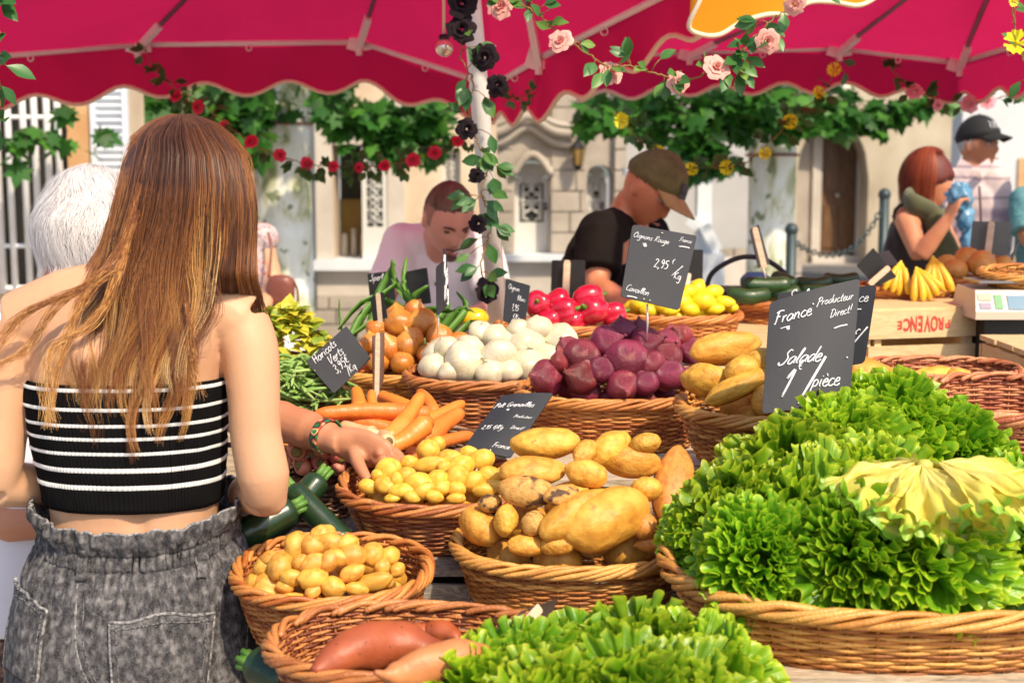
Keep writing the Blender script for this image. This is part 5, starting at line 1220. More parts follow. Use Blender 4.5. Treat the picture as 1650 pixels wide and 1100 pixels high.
# ================= ground, buildings, trees
mb = MB(); mb.box((0, 60, -.05), (400, 400, .1)); thing('ground', mb, MM('paving', [(.3, (.22, .20, .18)), (.7, (.34, .31, .28))], scale=3, detail=6, rough=.85, bump=.2, bscale=30), None, None, kind='structure', smooth=False, loc=V((0, 0, 0)))
mb = MB(); mb.box((8, 21.0, .002), (60, 5.4, .004)); thing('road', mb, MM('asphalt', [(.3, (.07, .07, .072)), (.7, (.11, .11, .11))], scale=20, rough=.9, bump=.3, bscale=80), None, None, kind='structure', smooth=False)
STUCCO = MM('cream_stucco', [(.3, (.46, .34, .23)), (.5, (.62, .48, .34)), (.7, (.72, .60, .45))], scale=1.6, detail=8, rough=.9, bump=.25, bscale=30)
STONE = MM('grey_stone', [(.2, (.24, .20, .165)), (.5, (.40, .345, .285)), (.85, (.54, .48, .41))], scale=2.3, detail=8, rough=.9, bump=.5, bscale=14)
STONEL = MM('pale_stone', [(.2, (.44, .38, .32)), (.6, (.60, .54, .47)), (.9, (.68, .63, .57))], scale=2, detail=8, rough=.85, bump=.3, bscale=18)
COPE = MM('white_coping', [(.3, (.60, .64, .70)), (.7, (.72, .75, .78))], scale=4, rough=.7, bump=.1)
WALLR = MM('right_plaster', [(.3, (.34, .27, .19)), (.5, (.48, .40, .29)), (.7, (.58, .50, .38))], scale=1.2, detail=8, rough=.9, bump=.2, bscale=20)
WALLP = MM('bluish_plaster', [(.25, (.50, .51, .53)), (.7, (.66, .66, .66))], scale=1.2, detail=8, rough=.9, bump=.2, bscale=20)
WHP = MM('white_joinery', [(0, (.66, .64, .60))], rough=.5)
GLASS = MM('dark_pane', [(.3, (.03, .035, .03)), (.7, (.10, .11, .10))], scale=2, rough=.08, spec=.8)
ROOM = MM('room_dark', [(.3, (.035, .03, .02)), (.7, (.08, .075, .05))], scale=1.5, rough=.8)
def bx(mb, x0, x1, z0, z1, y, th, a=0.0): mb.box(((x0+x1)/2, y+th/2, (z0+z1)/2), (x1-x0, th, z1-z0), None, a)
def X(px, Y): return P(px, 272, Y).x
def Z(py, Y): return P(825, py, Y).z
def wall_with_holes(mb, x0, x1, z0, z1, y, th, holes):
    """rectangular wall split around rectangular holes (sorted, not overlapping in x)"""
    cx = x0
    for hx0, hx1, hz0, hz1 in sorted(holes):
        if hx0 > cx: bx(mb, cx, hx0, z0, z1, y, th)
        if hz0 > z0: bx(mb, hx0, hx1, z0, hz0, y, th)
        if hz1 < z1: bx(mb, hx0, hx1, hz1, z1, y, th)
        cx = hx1
    if cx < x1: bx(mb, cx, x1, z0, z1, y, th)
# --- left building, near: barred window
Y0 = 9.0
lb = root('stone_house', V((X(60, Y0), Y0, 0)), 'pale house at the far left with a white barred window', 'house', 'houses round the square')
W1 = (X(-40, Y0), X(112, Y0), Z(470, Y0), 3.4)
mb = MB(); wall_with_holes(mb, -9, X(212, Y0), 0, 7, Y0, .35, [W1]); part('wall', mb, STUCCO, lb, smooth=False)
mb = MB(); bx(mb, X(112, Y0), X(150, Y0), W1[2], 3.4, Y0-.03, .028); wj = part('window_surround', mb, MM('ochre_jamb', [(.3, (.52, .28, .12)), (.7, (.62, .38, .19))], scale=5, rough=.8), lb, smooth=False)
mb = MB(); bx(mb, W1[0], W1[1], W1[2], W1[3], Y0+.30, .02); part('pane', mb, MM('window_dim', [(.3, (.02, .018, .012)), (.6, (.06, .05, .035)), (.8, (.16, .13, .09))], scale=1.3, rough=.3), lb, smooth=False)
gr = MB()
for px in (3, 26, 50, 68, 88, 105): gr.tube([V((X(px, Y0), Y0-.10, W1[2])), V((X(px-3, Y0), Y0-.10, 3.3))], .022 if px > 3 else .04, 8)
for py in (190, 395): gr.tube([V((X(-40, Y0), Y0-.10, Z(py, Y0))), V((X(124, Y0), Y0-.10, Z(py, Y0)))], .014, 8)
gr.tube([V((X(-40, Y0), Y0-.1, W1[2]+.03)), V((X(124, Y0), Y0-.1, W1[2]+.03))], .02, 8)
part('window_bars', gr, WPAINT, lb)
sh = MB(); xs0, xs1 = X(152, Y0), X(212, Y0)
bx(sh, xs0, xs0+.035, 1.2, 3.2, Y0-.06, .04); bx(sh, xs1-.035, xs1, 1.2, 3.2, Y0-.06, .04)
for i in range(44): sh.box(((xs0+xs1)/2, Y0-.04, 1.22+i*.045), (xs1-xs0-.07, .03, .030), Euler((R(35), 0, 0)).to_matrix())
part('louvred_shutter', sh, COPE, lb, smooth=False)
# --- middle left house with two windows, on a plinth
Y1 = 13.4
mh = root('stone_house', V((X(640, Y1), Y1, 0)), 'cream house in the middle left with an open window and white lattice shutter', 'house', 'houses round the square')
zs = Z(417, Y1); zt1 = Z(233, Y1)
wins = [(X(536, Y1), X(582, Y1), zs, Z(235, Y1)), (X(583, Y1), X(624, Y1), zs, Z(235, Y1)), (X(712, Y1), X(742, Y1), zs+.25, Z(240, Y1))]
mb = MB(); wall_with_holes(mb, X(200, Y1), X(800, Y1), zs, 8, Y1, .45, [(wins[0][0], wins[1][1], zs, zt1), wins[2]]); part('wall', mb, STUCCO, mh, smooth=False)
mb = MB(); bx(mb, X(200, Y1), X(800, Y1), 0, zs-.10, Y1-.05, .5); part('plinth', mb, STONEL, mh, smooth=False)
mb = MB()
r_ = rng(3)
for j in range(3):
    x = X(200, Y1)
    while x < X(790, Y1):
        w_ = r_.uniform(.45, .75); bx(mb, x, min(x+w_-.015, X(800, Y1)), .02+j*.14, .02+j*.14+.125, Y1-.09, .04, r_.random()); x += w_
part('plinth_blocks', mb, STONE, mh, smooth=False)
mb = MB(); bx(mb, X(200, Y1), X(800, Y1), zs-.10, zs-.002, Y1-.16, .62); part('sill_band', mb, COPE, mh, smooth=False)
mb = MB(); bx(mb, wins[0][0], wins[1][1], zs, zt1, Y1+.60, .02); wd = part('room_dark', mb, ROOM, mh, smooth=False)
mb = MB(); bx(mb, wins[0][0], wins[0][1]+.05, zs, zs+.55, Y1+.5, .03); part('ochre_cabinet', mb, MM('ochre_cabinet', [(.3, (.22, .13, .02)), (.7, (.34, .21, .04))], scale=6, rough=.6), mh, smooth=False)
for k in range(3):
    mb = MB(); mb.tube([V((wins[0][0]+.06+k*.09, Y1+.38, zs)), V((wins[0][0]+.06+k*.09, Y1+.38, zs+.22+.05*(k % 2)))], [.035, .025], 10); part('jar', mb, STONEL, mh)
def lattice(x0, x1, z0, z1, y, parent, name='lattice_shutter'):
    mb = MB(); fr = .045
    bx(mb, x0, x0+fr, z0, z1, y, .05); bx(mb, x1-fr, x1, z0, z1, y, .05); bx(mb, x0+fr, x1-fr, z1-fr, z1, y, .048); bx(mb, x0+fr, x1-fr, z0, z0+.30, y, .048); 
    xm = (x0+x1)/2; bx(mb, xm-.012, xm+.012, z0+.3, z1-fr, y, .04)
    n = 6
    for i in range(n): zz = z0+.34+(z1-z0-.4)*i/n; bx(mb, x0+fr, x1-fr, zz, zz+.018, y+.004, .03)
    w_ = part(name, mb, WHP, parent, smooth=False)
    mb = MB(); bx(mb, x0+fr, x1-fr, z0+.3, z1-fr, y+.06, .01); part('pane', mb, GLASS, w_, smooth=False)
    mb = MB()
    for q in range(3): mb.tube([V(((x0+x1)/2+.05*math.sin(t*1.3+q*2), y-.012, z0+.34+(z1-z0-.42)*t/16)) for t in range(17)], .007, 5)
    part('iron_scroll', mb, WHP, w_)
lattice(wins[1][0], wins[1][1], zs, zt1, Y1-.02, mh)
lattice(wins[2][0], wins[2][1], wins[2][2], wins[2][3], Y1+.1, mh, 'window')
mb = MB(); bx(mb, X(508, Y1), X(536, Y1)-.002, zs, 3.6, Y1-.035, .033); bx(mb, X(624, Y1)+.002, X(652, Y1), zs, 3.6, Y1-.035, .033); bx(mb, wins[0][0], wins[1][1], zt1, zt1+.2, Y1-.035, .033); part('window_surround', mb, STONEL, mh, smooth=False)
mb = MB(); mb.tube([V((X(502, Y1), Y1-.12, .3)), V((X(502, Y1), Y1-.12, 7))], .05, 10); part('drainpipe', mb, MM('lead_pipe', [(0, (.20, .22, .26))], rough=.5), mh)
# --- grey carved stone house with arched doorways
Y2 = 14.2
gh = root('stone_house', V((X(900, Y2), Y2, 0)), 'grey carved stone house with arched glazed door and wall lantern', 'house', 'houses round the square')
def arch_wall(mb, x0, x1, z0, z1, y, th, ax0, ax1, az0, azs, rise, n=12):
    """wall with one arched opening"""
    bx(mb, x0, ax0, z0, z1, y, th); bx(mb, ax1, x1, z0, z1, y, th)
    if az0 > z0: bx(mb, ax0, ax1, z0, az0, y, th)
    for i in range(n):
        u0, u1 = i/n, (i+1)/n; h = lambda u: azs+rise*math.sqrt(max(0, 1-(2*u-1)**2)); xa = ax0+(ax1-ax0)*u0; xb = ax0+(ax1-ax0)*u1
        mb.ring([[V((xa, y, h(u0))), V((xb, y, h(u1))), V((xb, y, z1)), V((xa, y, z1))], [V((xa, y+th, h(u0))), V((xb, y+th, h(u1))), V((xb, y+th, z1)), V((xa, y+th, z1))]])
zb2 = Z(408, Y2)
mb = MB(); arch_wall(mb, X(800, Y2), X(918, Y2), zb2, 5.5, Y2, .5, X(829, Y2), X(886, Y2), zb2, Z(285, Y2), .16); part('doorway_wall', mb, STONE, gh, smooth=False)
mb = MB(); arch_wall(mb, X(918, Y2)+.004, X(1010, Y2), zb2, 5.5, Y2+.06, .5, X(946, Y2), X(988, Y2), zb2, Z(282, Y2), .10); part('side_wall', mb, STONE, gh, smooth=False)
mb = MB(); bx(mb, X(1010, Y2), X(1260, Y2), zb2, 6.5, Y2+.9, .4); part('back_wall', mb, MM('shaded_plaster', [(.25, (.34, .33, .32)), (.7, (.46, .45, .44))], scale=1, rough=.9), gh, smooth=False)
r_ = rng(9)
mb = MB()
for j in range(12):
    for (xa, xb) in ((X(800, Y2), X(827, Y2)), (X(888, Y2), X(944, Y2)), (X(990, Y2), X(1010, Y2))):
        x = xa; z = zb2+.01+j*.205
        if z > 3.0: continue
        while x < xb-.02:
            w_ = min(r_.uniform(.16, .34), xb-x); bx(mb, x+.006, x+w_-.006, z, z+.19, Y2-.02-.012*r_.random(), .05 if x < X(918, Y2) else .10, r_.random()); x += w_
part('stone_blocks', mb, STONE, gh, smooth=False)
# curved cornice
mb = MB(); pts = []
for i in range(25):
    u = i/24; x = X(795, Y2)+(X(925, Y2)-X(795, Y2))*u; z = Z(215, Y2)+.17*math.exp(-((u-.42)/.24)**2)
    pts.append(V((x, Y2-.12, z)))
mb.tube(pts, .055, 8); mb.tube([p+V((0, .06, -.11)) for p in pts], .045, 8); mb.tube([p+V((0, -.03, .07)) for p in pts], .03, 8); part('curved_cornice', mb, STONE, gh)
mb = MB(); pts = [V((X(826, Y2)+(X(889, Y2)-X(826, Y2))*i/16, Y2-.05, Z(285, Y2)+.02+.2*math.sin(math.pi*i/16))) for i in range(17)]; mb.tube(pts, .04, 8); part('arch_moulding', mb, STONE, gh)
def glazed_door(x0, x1, z0, zt_, rise, y, parent):
    mb = MB(); fr = .05; n = 10; xm = (x0+x1)/2
    bx(mb, x0, x0+fr, z0, zt_, y, .06); bx(mb, x1-fr, x1, z0, zt_, y, .06); bx(mb, x0+fr, x1-fr, z0, z0+.30, y, .055); bx(mb, x0+fr, x1-fr, zt_-.05, zt_+.02, y, .058)
    for i in range(n):
        u0, u1 = i/n, (i+1)/n; h = lambda u: zt_+rise*math.sqrt(max(0, 1-(2*u-1)**2)); xa = x0+(x1-x0)*u0; xb = x0+(x1-x0)*u1
        mb.ring([[V((xa, y+.01, zt_+.02)), V((xb, y+.01, zt_+.02)), V((xb, y+.01, h(u1)+.02)), V((xa, y+.01, h(u0)+.02))], [V((xa, y+.05, zt_+.02)), V((xb, y+.05, zt_+.02)), V((xb, y+.05, h(u1)+.02)), V((xa, y+.05, h(u0)+.02))]])
    d = part('glazed_door', mb, WHP, parent, smooth=False)
    mb = MB(); bx(mb, x0+fr, x1-fr, z0+.30, zt_-.05, y+.03, .01); part('pane', mb, GLASS, d, smooth=False)
    mb = MB(); H_ = zt_-z0-.35
    for q in (-1, 1):
        mb.tube([V((xm+q*(.035+.05*math.sin(t*.55)), y-.01, z0+.32+H_*t/24)) for t in range(25)], .010, 5)
        mb.tube([V((xm+q*.09, y-.01, z0+.32)), V((xm+q*.09, y-.01, zt_-.06))], .012, 5)
        for k in range(4): mb.tube([V((xm+q*(.05+.035*math.cos(a*.6)), y-.012, z0+.45+H_*.23*k+.035*math.sin(a*.6))) for a in range(11)], .006, 4)
    mb.tube([V((x0+fr, y-.01, z0+.32+H_*.5)), V((x1-fr, y-.01, z0+.32+H_*.5))], .01, 5)
    part('iron_scroll', mb, WHP, d)
    mb = MB(); mb.tube([V((x1-.03, y-.04, z0+.42)), V((x1-.03, y-.04, z0+.5))], .012, 6); part('handle', mb, MM('black_plastic', []), d)
glazed_door(X(829, Y2+.2), X(884, Y2+.2), zb2, Z(287, Y2+.2), .13, Y2+.2, gh)
glazed_door(X(947, Y2+.3), X(975, Y2+.3), zb2, Z(284, Y2+.3), .08, Y2+.3, gh)
mb = MB(); bx(mb, X(800, Y2), X(1260, Y2), 0, zb2-.07, Y2-.10, .6); part('terrace_wall', mb, STONEL, gh, smooth=False)
mb = MB(); bx(mb, X(800, Y2), X(1130, Y2), zb2-.07, zb2-.004, Y2-.22, 1.2); part('coping', mb, COPE, gh, smooth=False)
ln = root('wall_lantern', P(931, 270, Y2-.15), 'black iron lantern on the grey stone wall', 'lantern')
c = P(931, 250, Y2-.16); IRON = MM('black_iron', [(0, (.012, .012, .014))], rough=.4, metal=.5)
mb = MB(); mb.ring([[c+V((math.cos(a)*r, math.sin(a)*r, z)) for a in [k*math.pi/3 for k in range(6)]] for r, z in ((.01, -.15), (.04, -.12), (.045, -.10))]); mb.ring([[c+V((math.cos(a)*r, math.sin(a)*r, z)) for a in [k*math.pi/3 for k in range(6)]] for r, z in ((.08, .07), (.05, .11), (.015, .15), (.008, .18))])
for k in range(6): a = k*math.pi/3; mb.bar(c+V((math.cos(a)*.045, math.sin(a)*.045, -.1)), c+V((math.cos(a)*.075, math.sin(a)*.075, .07)), .008, .008)
mb.tube([c+V((0, 0, .17)), c+V((0, .08, .19)), c+V((0, .15, .14))], .01, 6); part('frame', mb, IRON, ln, smooth=False)
mb = MB(); mb.ring([[c+V((math.cos(a)*r, math.sin(a)*r, z)) for a in [k*math.pi/3 for k in range(6)]] for r, z in ((.038, -.098), (.066, .068))]); part('glass', mb, MM('amber_glass', [(0, (.30, .18, .05))], rough=.2), ln, smooth=False)
# white stair newel
Y3 = 12.6
st = root('stair_newel', V((X(1150, Y3), Y3, 0)), 'white square pier with stair balustrade falling to the right', 'pier')
mb = MB(); bx(mb, X(1125, Y3), X(1148, Y3), 0, Z(283, Y3), Y3, .2); part('pier', mb, COPE, st, smooth=False)
mb = MB(); bx(mb, X(1006, Y3), X(1160, Y3), Z(283, Y3), Z(270, Y3), Y3-.05, .3); part('cap_slab', mb, COPE, st, smooth=False)
mb = MB(); mb.bar(V((X(1110, Y3), Y3, Z(352, Y3))), V((X(1138, Y3), Y3-.02, Z(372, Y3))), .09, .10); mb.bar(V((X(1133, Y3), Y3-.1, Z(362, Y3))), V((X(1155, Y3), Y3-.1, Z(404, Y3))), .1, .10); part('sloping_rail', mb, COPE, st, smooth=False)
mb = MB(); bx(mb, X(1090, Y3), X(1165, Y3), 0, Z(407, Y3), Y3-.2, .5); part('base_block', mb, COPE, st, smooth=False)
# green shutters on a rough wall
Y4 = 16.5
rh = root('stone_house', V((X(1170, Y4), Y4, 0)), 'rough rendered house with pale green louvred shutters behind the tree', 'house', 'houses round the square')
mb = MB(); bx(mb, X(1128, Y4), X(1285, Y4), 0, 8, Y4, .4); part('wall', mb, WALLR, rh, smooth=False)
mb = MB(); r_ = rng(4)
for j in range(4):
    for i in range(6): bx(mb, X(1130, Y4)+i*.2, X(1130, Y4)+i*.2+.18, .25+j*.16, .25+j*.16+.14, Y4-.03*r_.random()-.01, .03, r_.random())
part('rubble_patch', mb, STONE, rh, smooth=False)
GRSH = MM('sage_shutter', [(.3, (.16, .26, .19)), (.7, (.23, .34, .25))], scale=8, rough=.6)
for k, (a, b) in enumerate(((1128, 1146), (1147, 1165), (1166, 1184), (1185, 1204), (1205, 1222))):
    mb = MB(); x0_, x1_ = X(a, Y4), X(b, Y4); z0_, z1_ = Z(331, Y4), Z(190, Y4)
    bx(mb, x0_, x0_+.025, z0_, z1_, Y4-.08, .04); bx(mb, x1_-.025, x1_, z0_, z1_, Y4-.08, .04); bx(mb, x0_+.025, x1_-.025, z0_, z0_+.08, Y4-.08, .038); bx(mb, x0_+.025, x1_-.025, z1_-.08, z1_, Y4-.08, .038)
    n = 22
    for i in range(n): mb.box(((x0_+x1_)/2, Y4-.06, z0_+.1+(z1_-z0_-.2)*i/n), (x1_-x0_-.05, .03, .032), Euler((R(35), 0, 0)).to_matrix())
    part('louvred_shutter', mb, GRSH, rh, smooth=False)
mb = MB(); bx(mb, X(1125, Y4), X(1228, Y4), Z(345, Y4), Z(332, Y4), Y4-.12, .12); part('window_sill', mb, STONEL, rh, smooth=False)
# right house with arched recess and brown door
Y5 = 24.0
dh = root('stone_house', V((X(1400, Y5), Y5, 0)), 'beige plastered house with a brown panelled door in an arched recess', 'house', 'houses round the square')
mb = MB(); ax0, ax1 = X(1283, Y5), X(1400, Y5); arch_wall(mb, X(1180, Y5), X(1700, Y5), 0, 10, Y5, .6, ax0, ax1, 0, Z(285, Y5), Z(196, Y5)-Z(285, Y5), 20); part('wall', mb, WALLR, dh, smooth=False)
dw = (X(1326, Y5+.5), X(1384, Y5+.5), 0.12, Z(196, Y5+.5))
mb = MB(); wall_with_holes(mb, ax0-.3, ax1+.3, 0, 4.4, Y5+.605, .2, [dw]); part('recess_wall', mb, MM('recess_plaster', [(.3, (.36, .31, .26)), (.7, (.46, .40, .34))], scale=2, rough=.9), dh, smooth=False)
mb = MB(); bx(mb, dw[0]-.16, dw[0]-.003, 0, dw[3], Y5+.54, .063); bx(mb, dw[1]+.003, dw[1]+.16, 0, dw[3], Y5+.54, .063); bx(mb, dw[0]-.16, dw[1]+.16, -.02, .12, Y5+.40, .2); part('door_surround', mb, STONEL, dh, smooth=False)
DOORW = MM('brown_door', [(.3, (.10, .045, .015)), (.7, (.19, .09, .035))], scale=6, stretch=(5, 5, .8), rough=.5)
mb = MB(); bx(mb, dw[0], dw[1], dw[2], dw[3], Y5+.68, .04)
for (u0, u1) in ((.08, .46), (.54, .92)):
    for (v0, v1) in ((.06, .38), (.48, .95)):
        xa = dw[0]+(dw[1]-dw[0])*u0; xb = dw[0]+(dw[1]-dw[0])*u1; za = dw[2]+(dw[3]-dw[2])*v0; zc = dw[2]+(dw[3]-dw[2])*v1
        bx(mb, xa, xb, za, zc, Y5+.655, .025); 
        for q in range(8 if v0 > .3 else 0): bx(mb, xa+.03, xb-.03, za+.05+(zc-za-.1)*q/8, za+.05+(zc-za-.1)*q/8+.05, Y5+.64, .016)
dd = part('door', mb, DOORW, dh, smooth=False)
mb = MB(); mb.ell(V(((dw[0]+dw[1])/2-.02, Y5+.62, 1.15)), (.035, .03, .035), 10, 8); part('knob', mb, TINW, dd)
mb = MB(); bx(mb, X(1540, 18), X(1549, 18), 0, 9, 18, .08); thing('white_post', mb, MM('pale_green_post', [(0, (.60, .66, .58))], rough=.5), 'pale green square post behind the black cap', 'post', smooth=False)
Y6 = 17.0
ph_ = root('stone_house', V((X(1620, Y6), Y6, 0)), 'bluish white house wall at the far right', 'house', 'houses round the square')
mb = MB(); bx(mb, X(1548, Y6), X(1900, Y6), 0, 8, Y6, .4); part('wall', mb, WALLP, ph_, smooth=False)
mb = MB(); bx(mb, X(1640, Y6), X(1700, Y6), Z(420, Y6), Z(255, Y6), Y6-.03, .03); part('ochre_panel', mb, MM('ochre_jamb', []), ph_, smooth=False)
# chain between posts
ch = root('barrier_chain', P(1340, 400, 9.5), 'dark chain slung in front of the brown door', 'chain'); cp = crom([P(*q) for q in [(1275,385,9.3),(1300,402,9.4),(1335,411,9.5),(1370,403,9.6),(1400,372,9.7),(1425,328,9.8)]], 7)
IR2 = MM('green_grey_iron', [(0, (.05, .07, .075))], rough=.5, metal=.5)
mb = MB()
for i in range(len(cp)-1):
    p, q = cp[i], cp[i+1]; c = (p+q)/2; d = (q-p); L = d.length*.62; d.normalize(); s = d.cross(V((0, 1, 0))).normalized() if i % 2 else V((0, 1, 0))
    mb.tube([c+d*L*math.cos(a)+s*.018*math.sin(a) for a in [k*math.pi/5 for k in range(11)]], .006, 5, cap=False)
part('links', mb, IR2, ch)
for q in (cp[0], cp[-1]):
    mb = MB(); mb.tube([V((q.x, q.y, 0)), V((q.x, q.y, q.z+.05))], .035, 10); mb.ell(V((q.x, q.y, q.z+.06)), (.045,)*3, 10, 8); part('post', mb, IR2, ch)

# --- plane trees
BARK = MM('plane_bark', [(.34, (.16, .18, .08)), (.40, (.34, .37, .20)), (.46, (.58, .58, .42)), (.53, (.72, .73, .66)), (.7, (.80, .83, .82))], scale=5.5, stretch=(1, 1, .55), detail=3, dist=.6, rough=.85, bump=.3, bscale=18, specks=[(11, .62, .66, (.20, .24, .13), 'n')])
TLEAF = MM('plane_leaf', [(0, (.016, .07, .010)), (.5, (.04, .16, .018)), (.85, (.10, .28, .03)), (1, (.30, .45, .20))], attr='v', attrmix=.9, scale=5, rough=.5, trans=.38, spec=.4)
def plane_tree(px, Y, wpx, label, clumps, seed, limbs=(), bow=0, bands=()):
    r_ = rng(seed); x = X(px, Y); r = wpx/2*Y/F; rt = root('plane_tree', V((x, Y, 0)), label, 'tree', 'plane trees in the square')
    def f(u, v):
        z = -.02+v*5.2; an = 2*math.pi*u; k = 1+.07*noise.noise(V((math.cos(an)*1.5, math.sin(an)*1.5, z*1.2+seed)))+.25*math.exp(-z*3)+(.35*(v-.45) if v > .45 else 0)
        return V((x+math.cos(an)*r*k+bow*z, Y+math.sin(an)*r*k, z))
    mb = MB(); mb.grid(f, 28, 50, closeu=True); part('trunk', mb, BARK, rt)
    mb = MB()
    for (a, b, w_) in limbs: mb.tube(crom([P(*a), P(*a).lerp(P(*b), .5)+V((0, 0, .12)), P(*b)], 5), [w_*(1-.07*i) for i in range(11)], 8)
    if mb.v: part('limbs', mb, BARK, rt)
    for z in bands:
        mb = MB(); zz = Z(z, Y); mb.tube([V((x+math.cos(a)*(r*1.08)+bow*zz, Y+math.sin(a)*r*1.08, zz)) for a in [k*math.pi/12 for k in range(25)]], .012, 5, cap=False); part('cable_strap', mb, MM('rusty_strap', [(0, (.20, .09, .06))], rough=.7), rt)
    mb = MB(); tw = MB()
    for (cx, cy, cY, rx, ry, n) in clumps:
        c = P(cx, cy, cY); ax = rx*cY/F; az = ry*cY/F; ad = (ax+az)*.5
        for i in range(int(n*.68)):
            while True:
                q = V((r_.uniform(-1, 1), r_.uniform(-1, 1), r_.uniform(-1, 1)))
                if q.length < 1: break
            p = c+V((q.x*ax, q.y*ad, q.z*az)); d = V((r_.uniform(-1, 1), r_.uniform(-1, .6), r_.uniform(-1.2, .2)))
            add_plane_leaf(mb, p, d, V((r_.uniform(-.6, .6), r_.uniform(-1, .2), 1)), r_.uniform(.08, .17), min(1, max(0, r_.gauss(.42, .25))))
            if i % 9 == 0: tw.tube([p, p.lerp(c, .5)+V((0, 0, .05)), c], .004, 4)
    part('crown', mb, TLEAF, rt)
    part('twigs', tw, MM('twig', [(0, (.14, .12, .06))], rough=.8), rt)
plane_tree(455, 10.5, 92, 'mottled plane tree trunk at the left beside the auburn hair',
  [(225,205,9.6,55,45,90),(290,175,9.8,80,45,150),(380,170,9.8,60,50,120),(395,230,9.8,45,40,70),(330,230,9.9,60,40,80),(545,170,9.7,50,40,90),(540,210,9.7,28,35,30),(610,190,9.8,60,35,110),(670,190,9.8,55,40,110),(640,230,9.8,60,30,90),(690,230,9.8,35,30,50),(700,170,10,50,30,60),(430,170,10.2,50,30,60),(350,60,10.2,320,90,500),(600,50,10.4,260,80,350),
   (105,178,8.6,12,10,8),(160,215,8.6,10,8,5),(65,225,8.5,55,22,26),(30,235,8.5,22,35,16),(155,248,8.6,5,6,2)], 11, limbs=(((470,60,10.4),(640,150,10),.09),((440,60,10.4),(280,130,10),.09)), bands=(200,))
plane_tree(1244, 10.8, 76, 'white flecked plane tree trunk right of the man in the olive cap',
  [(960,190,10.2,45,25,50),(1010,190,10.2,60,30,90),(1090,190,10.3,70,50,190),(1110,240,10.3,45,40,80),(1165,190,10.3,60,50,160),(1150,255,10.2,35,30,50),(1220,175,10.2,70,35,160),(1300,185,10.2,70,38,170),(1350,180,10.3,60,30,110),(1250,160,10,60,25,80),(1390,200,10.3,30,28,36),(1425,205,10.3,25,25,22),(1440,180,10.3,50,15,60),(1500,165,10.4,45,14,50),(1000,155,10.6,70,22,70),(1200,60,10.6,330,90,550),(1480,60,10.8,160,90,250)], 12,
  limbs=(((1240,200,10.7),(1110,150,10.3),.10),((1260,200,10.7),(1370,145,10.4),.10)), bands=(250,))
# vine sprigs at far left in front of the barred window are part of the tree's hanging twigs
# ================= people
def skinmat(name, a, b): return MM(name, [(.25, tuple(c*.93 for c in a)), (.5, a), (.75, b)], scale=7, detail=5, rough=.5, bump=.05, bscale=120, sss=.12, spec=.4, specks=[(95, .02, .06, tuple(c*k for c, k in zip(a, (.62, .5, .45))), 'v')])
SK_Y = skinmat('fair_skin', (.64, .35, .20), (.72, .44, .27))
SK_T = skinmat('tanned_skin', (.50, .20, .10), (.60, .28, .16))
SK_R = skinmat('ruddy_skin', (.52, .19, .11), (.62, .27, .17))
SK_W = skinmat('sunburnt_skin', (.58, .22, .11), (.68, .32, .18))
def frame(fwd, up=V((0, 0, 1))):
    f = V(fwd).normalized(); r = f.cross(V(up)).normalized(); u = r.cross(f).normalized()
    return Matrix((r, f, u)).transposed()
def headfn(p, s=1.0, thick=0.0, nose=1.0):
    x, y, z = p
    rx, ry, rz = .076, .097, .118
    if z < 0: rx *= 1-.30*min(1, -z)**1.3
    if y < 0 and z < -.1: ry *= 1-.40*min(1, (-z-.1))
    q = V((x*rx, y*ry, z*rz))
    if y > 0:
        g = lambda cx, cz, sx, sz: math.exp(-((x-cx)/sx)**2-((z-cz)/sz)**2)
        d = .022*nose*g(0, -.26, .13, .15)+.010*g(0, -.05, .10, .22)-.010*(g(.36, .04, .20, .13)+g(-.36, .04, .20, .13))+.004*g(0, .25, .6, .10)
        d += .007*g(0, -.56, .26, .07)-.004*g(0, -.64, .2, .03)+.009*g(0, -.86, .25, .12)+.003*(g(.5, -.25, .2, .15)+g(-.5, -.25, .2, .15))
        q.y += d*1.0
        if z < -.4: q.y += .018*min(1, (-z-.4)/.5)
    n = V(p)*thick
    return (q+n)*s
def add_head(mb, c, M, s=1.0, n=56, m=44, ears=True):
    vs = []; fs = []
    for j in range(m+1):
        ph = math.pi*j/m
        for i in range(n):
            th = 2*math.pi*i/n; vs.append(V(c)+M@headfn((math.sin(ph)*math.cos(th), math.sin(ph)*math.sin(th), math.cos(ph)), s))
    for j in range(m):
        for i in range(n):
            i2 = (i+1) % n; fs.append((j*n+i, (j+1)*n+i, (j+1)*n+i2, j*n+i2))
    mb.add(vs, fs)
    if ears:
        for sg in (-1, 1):
            E = Euler((0, 0, sg*R(-20))).to_matrix(); mb.ell(V(c)+M@V((sg*.077, -.008, -.012))*s, (.008*s, .018*s, .032*s), 12, 10, M@E)
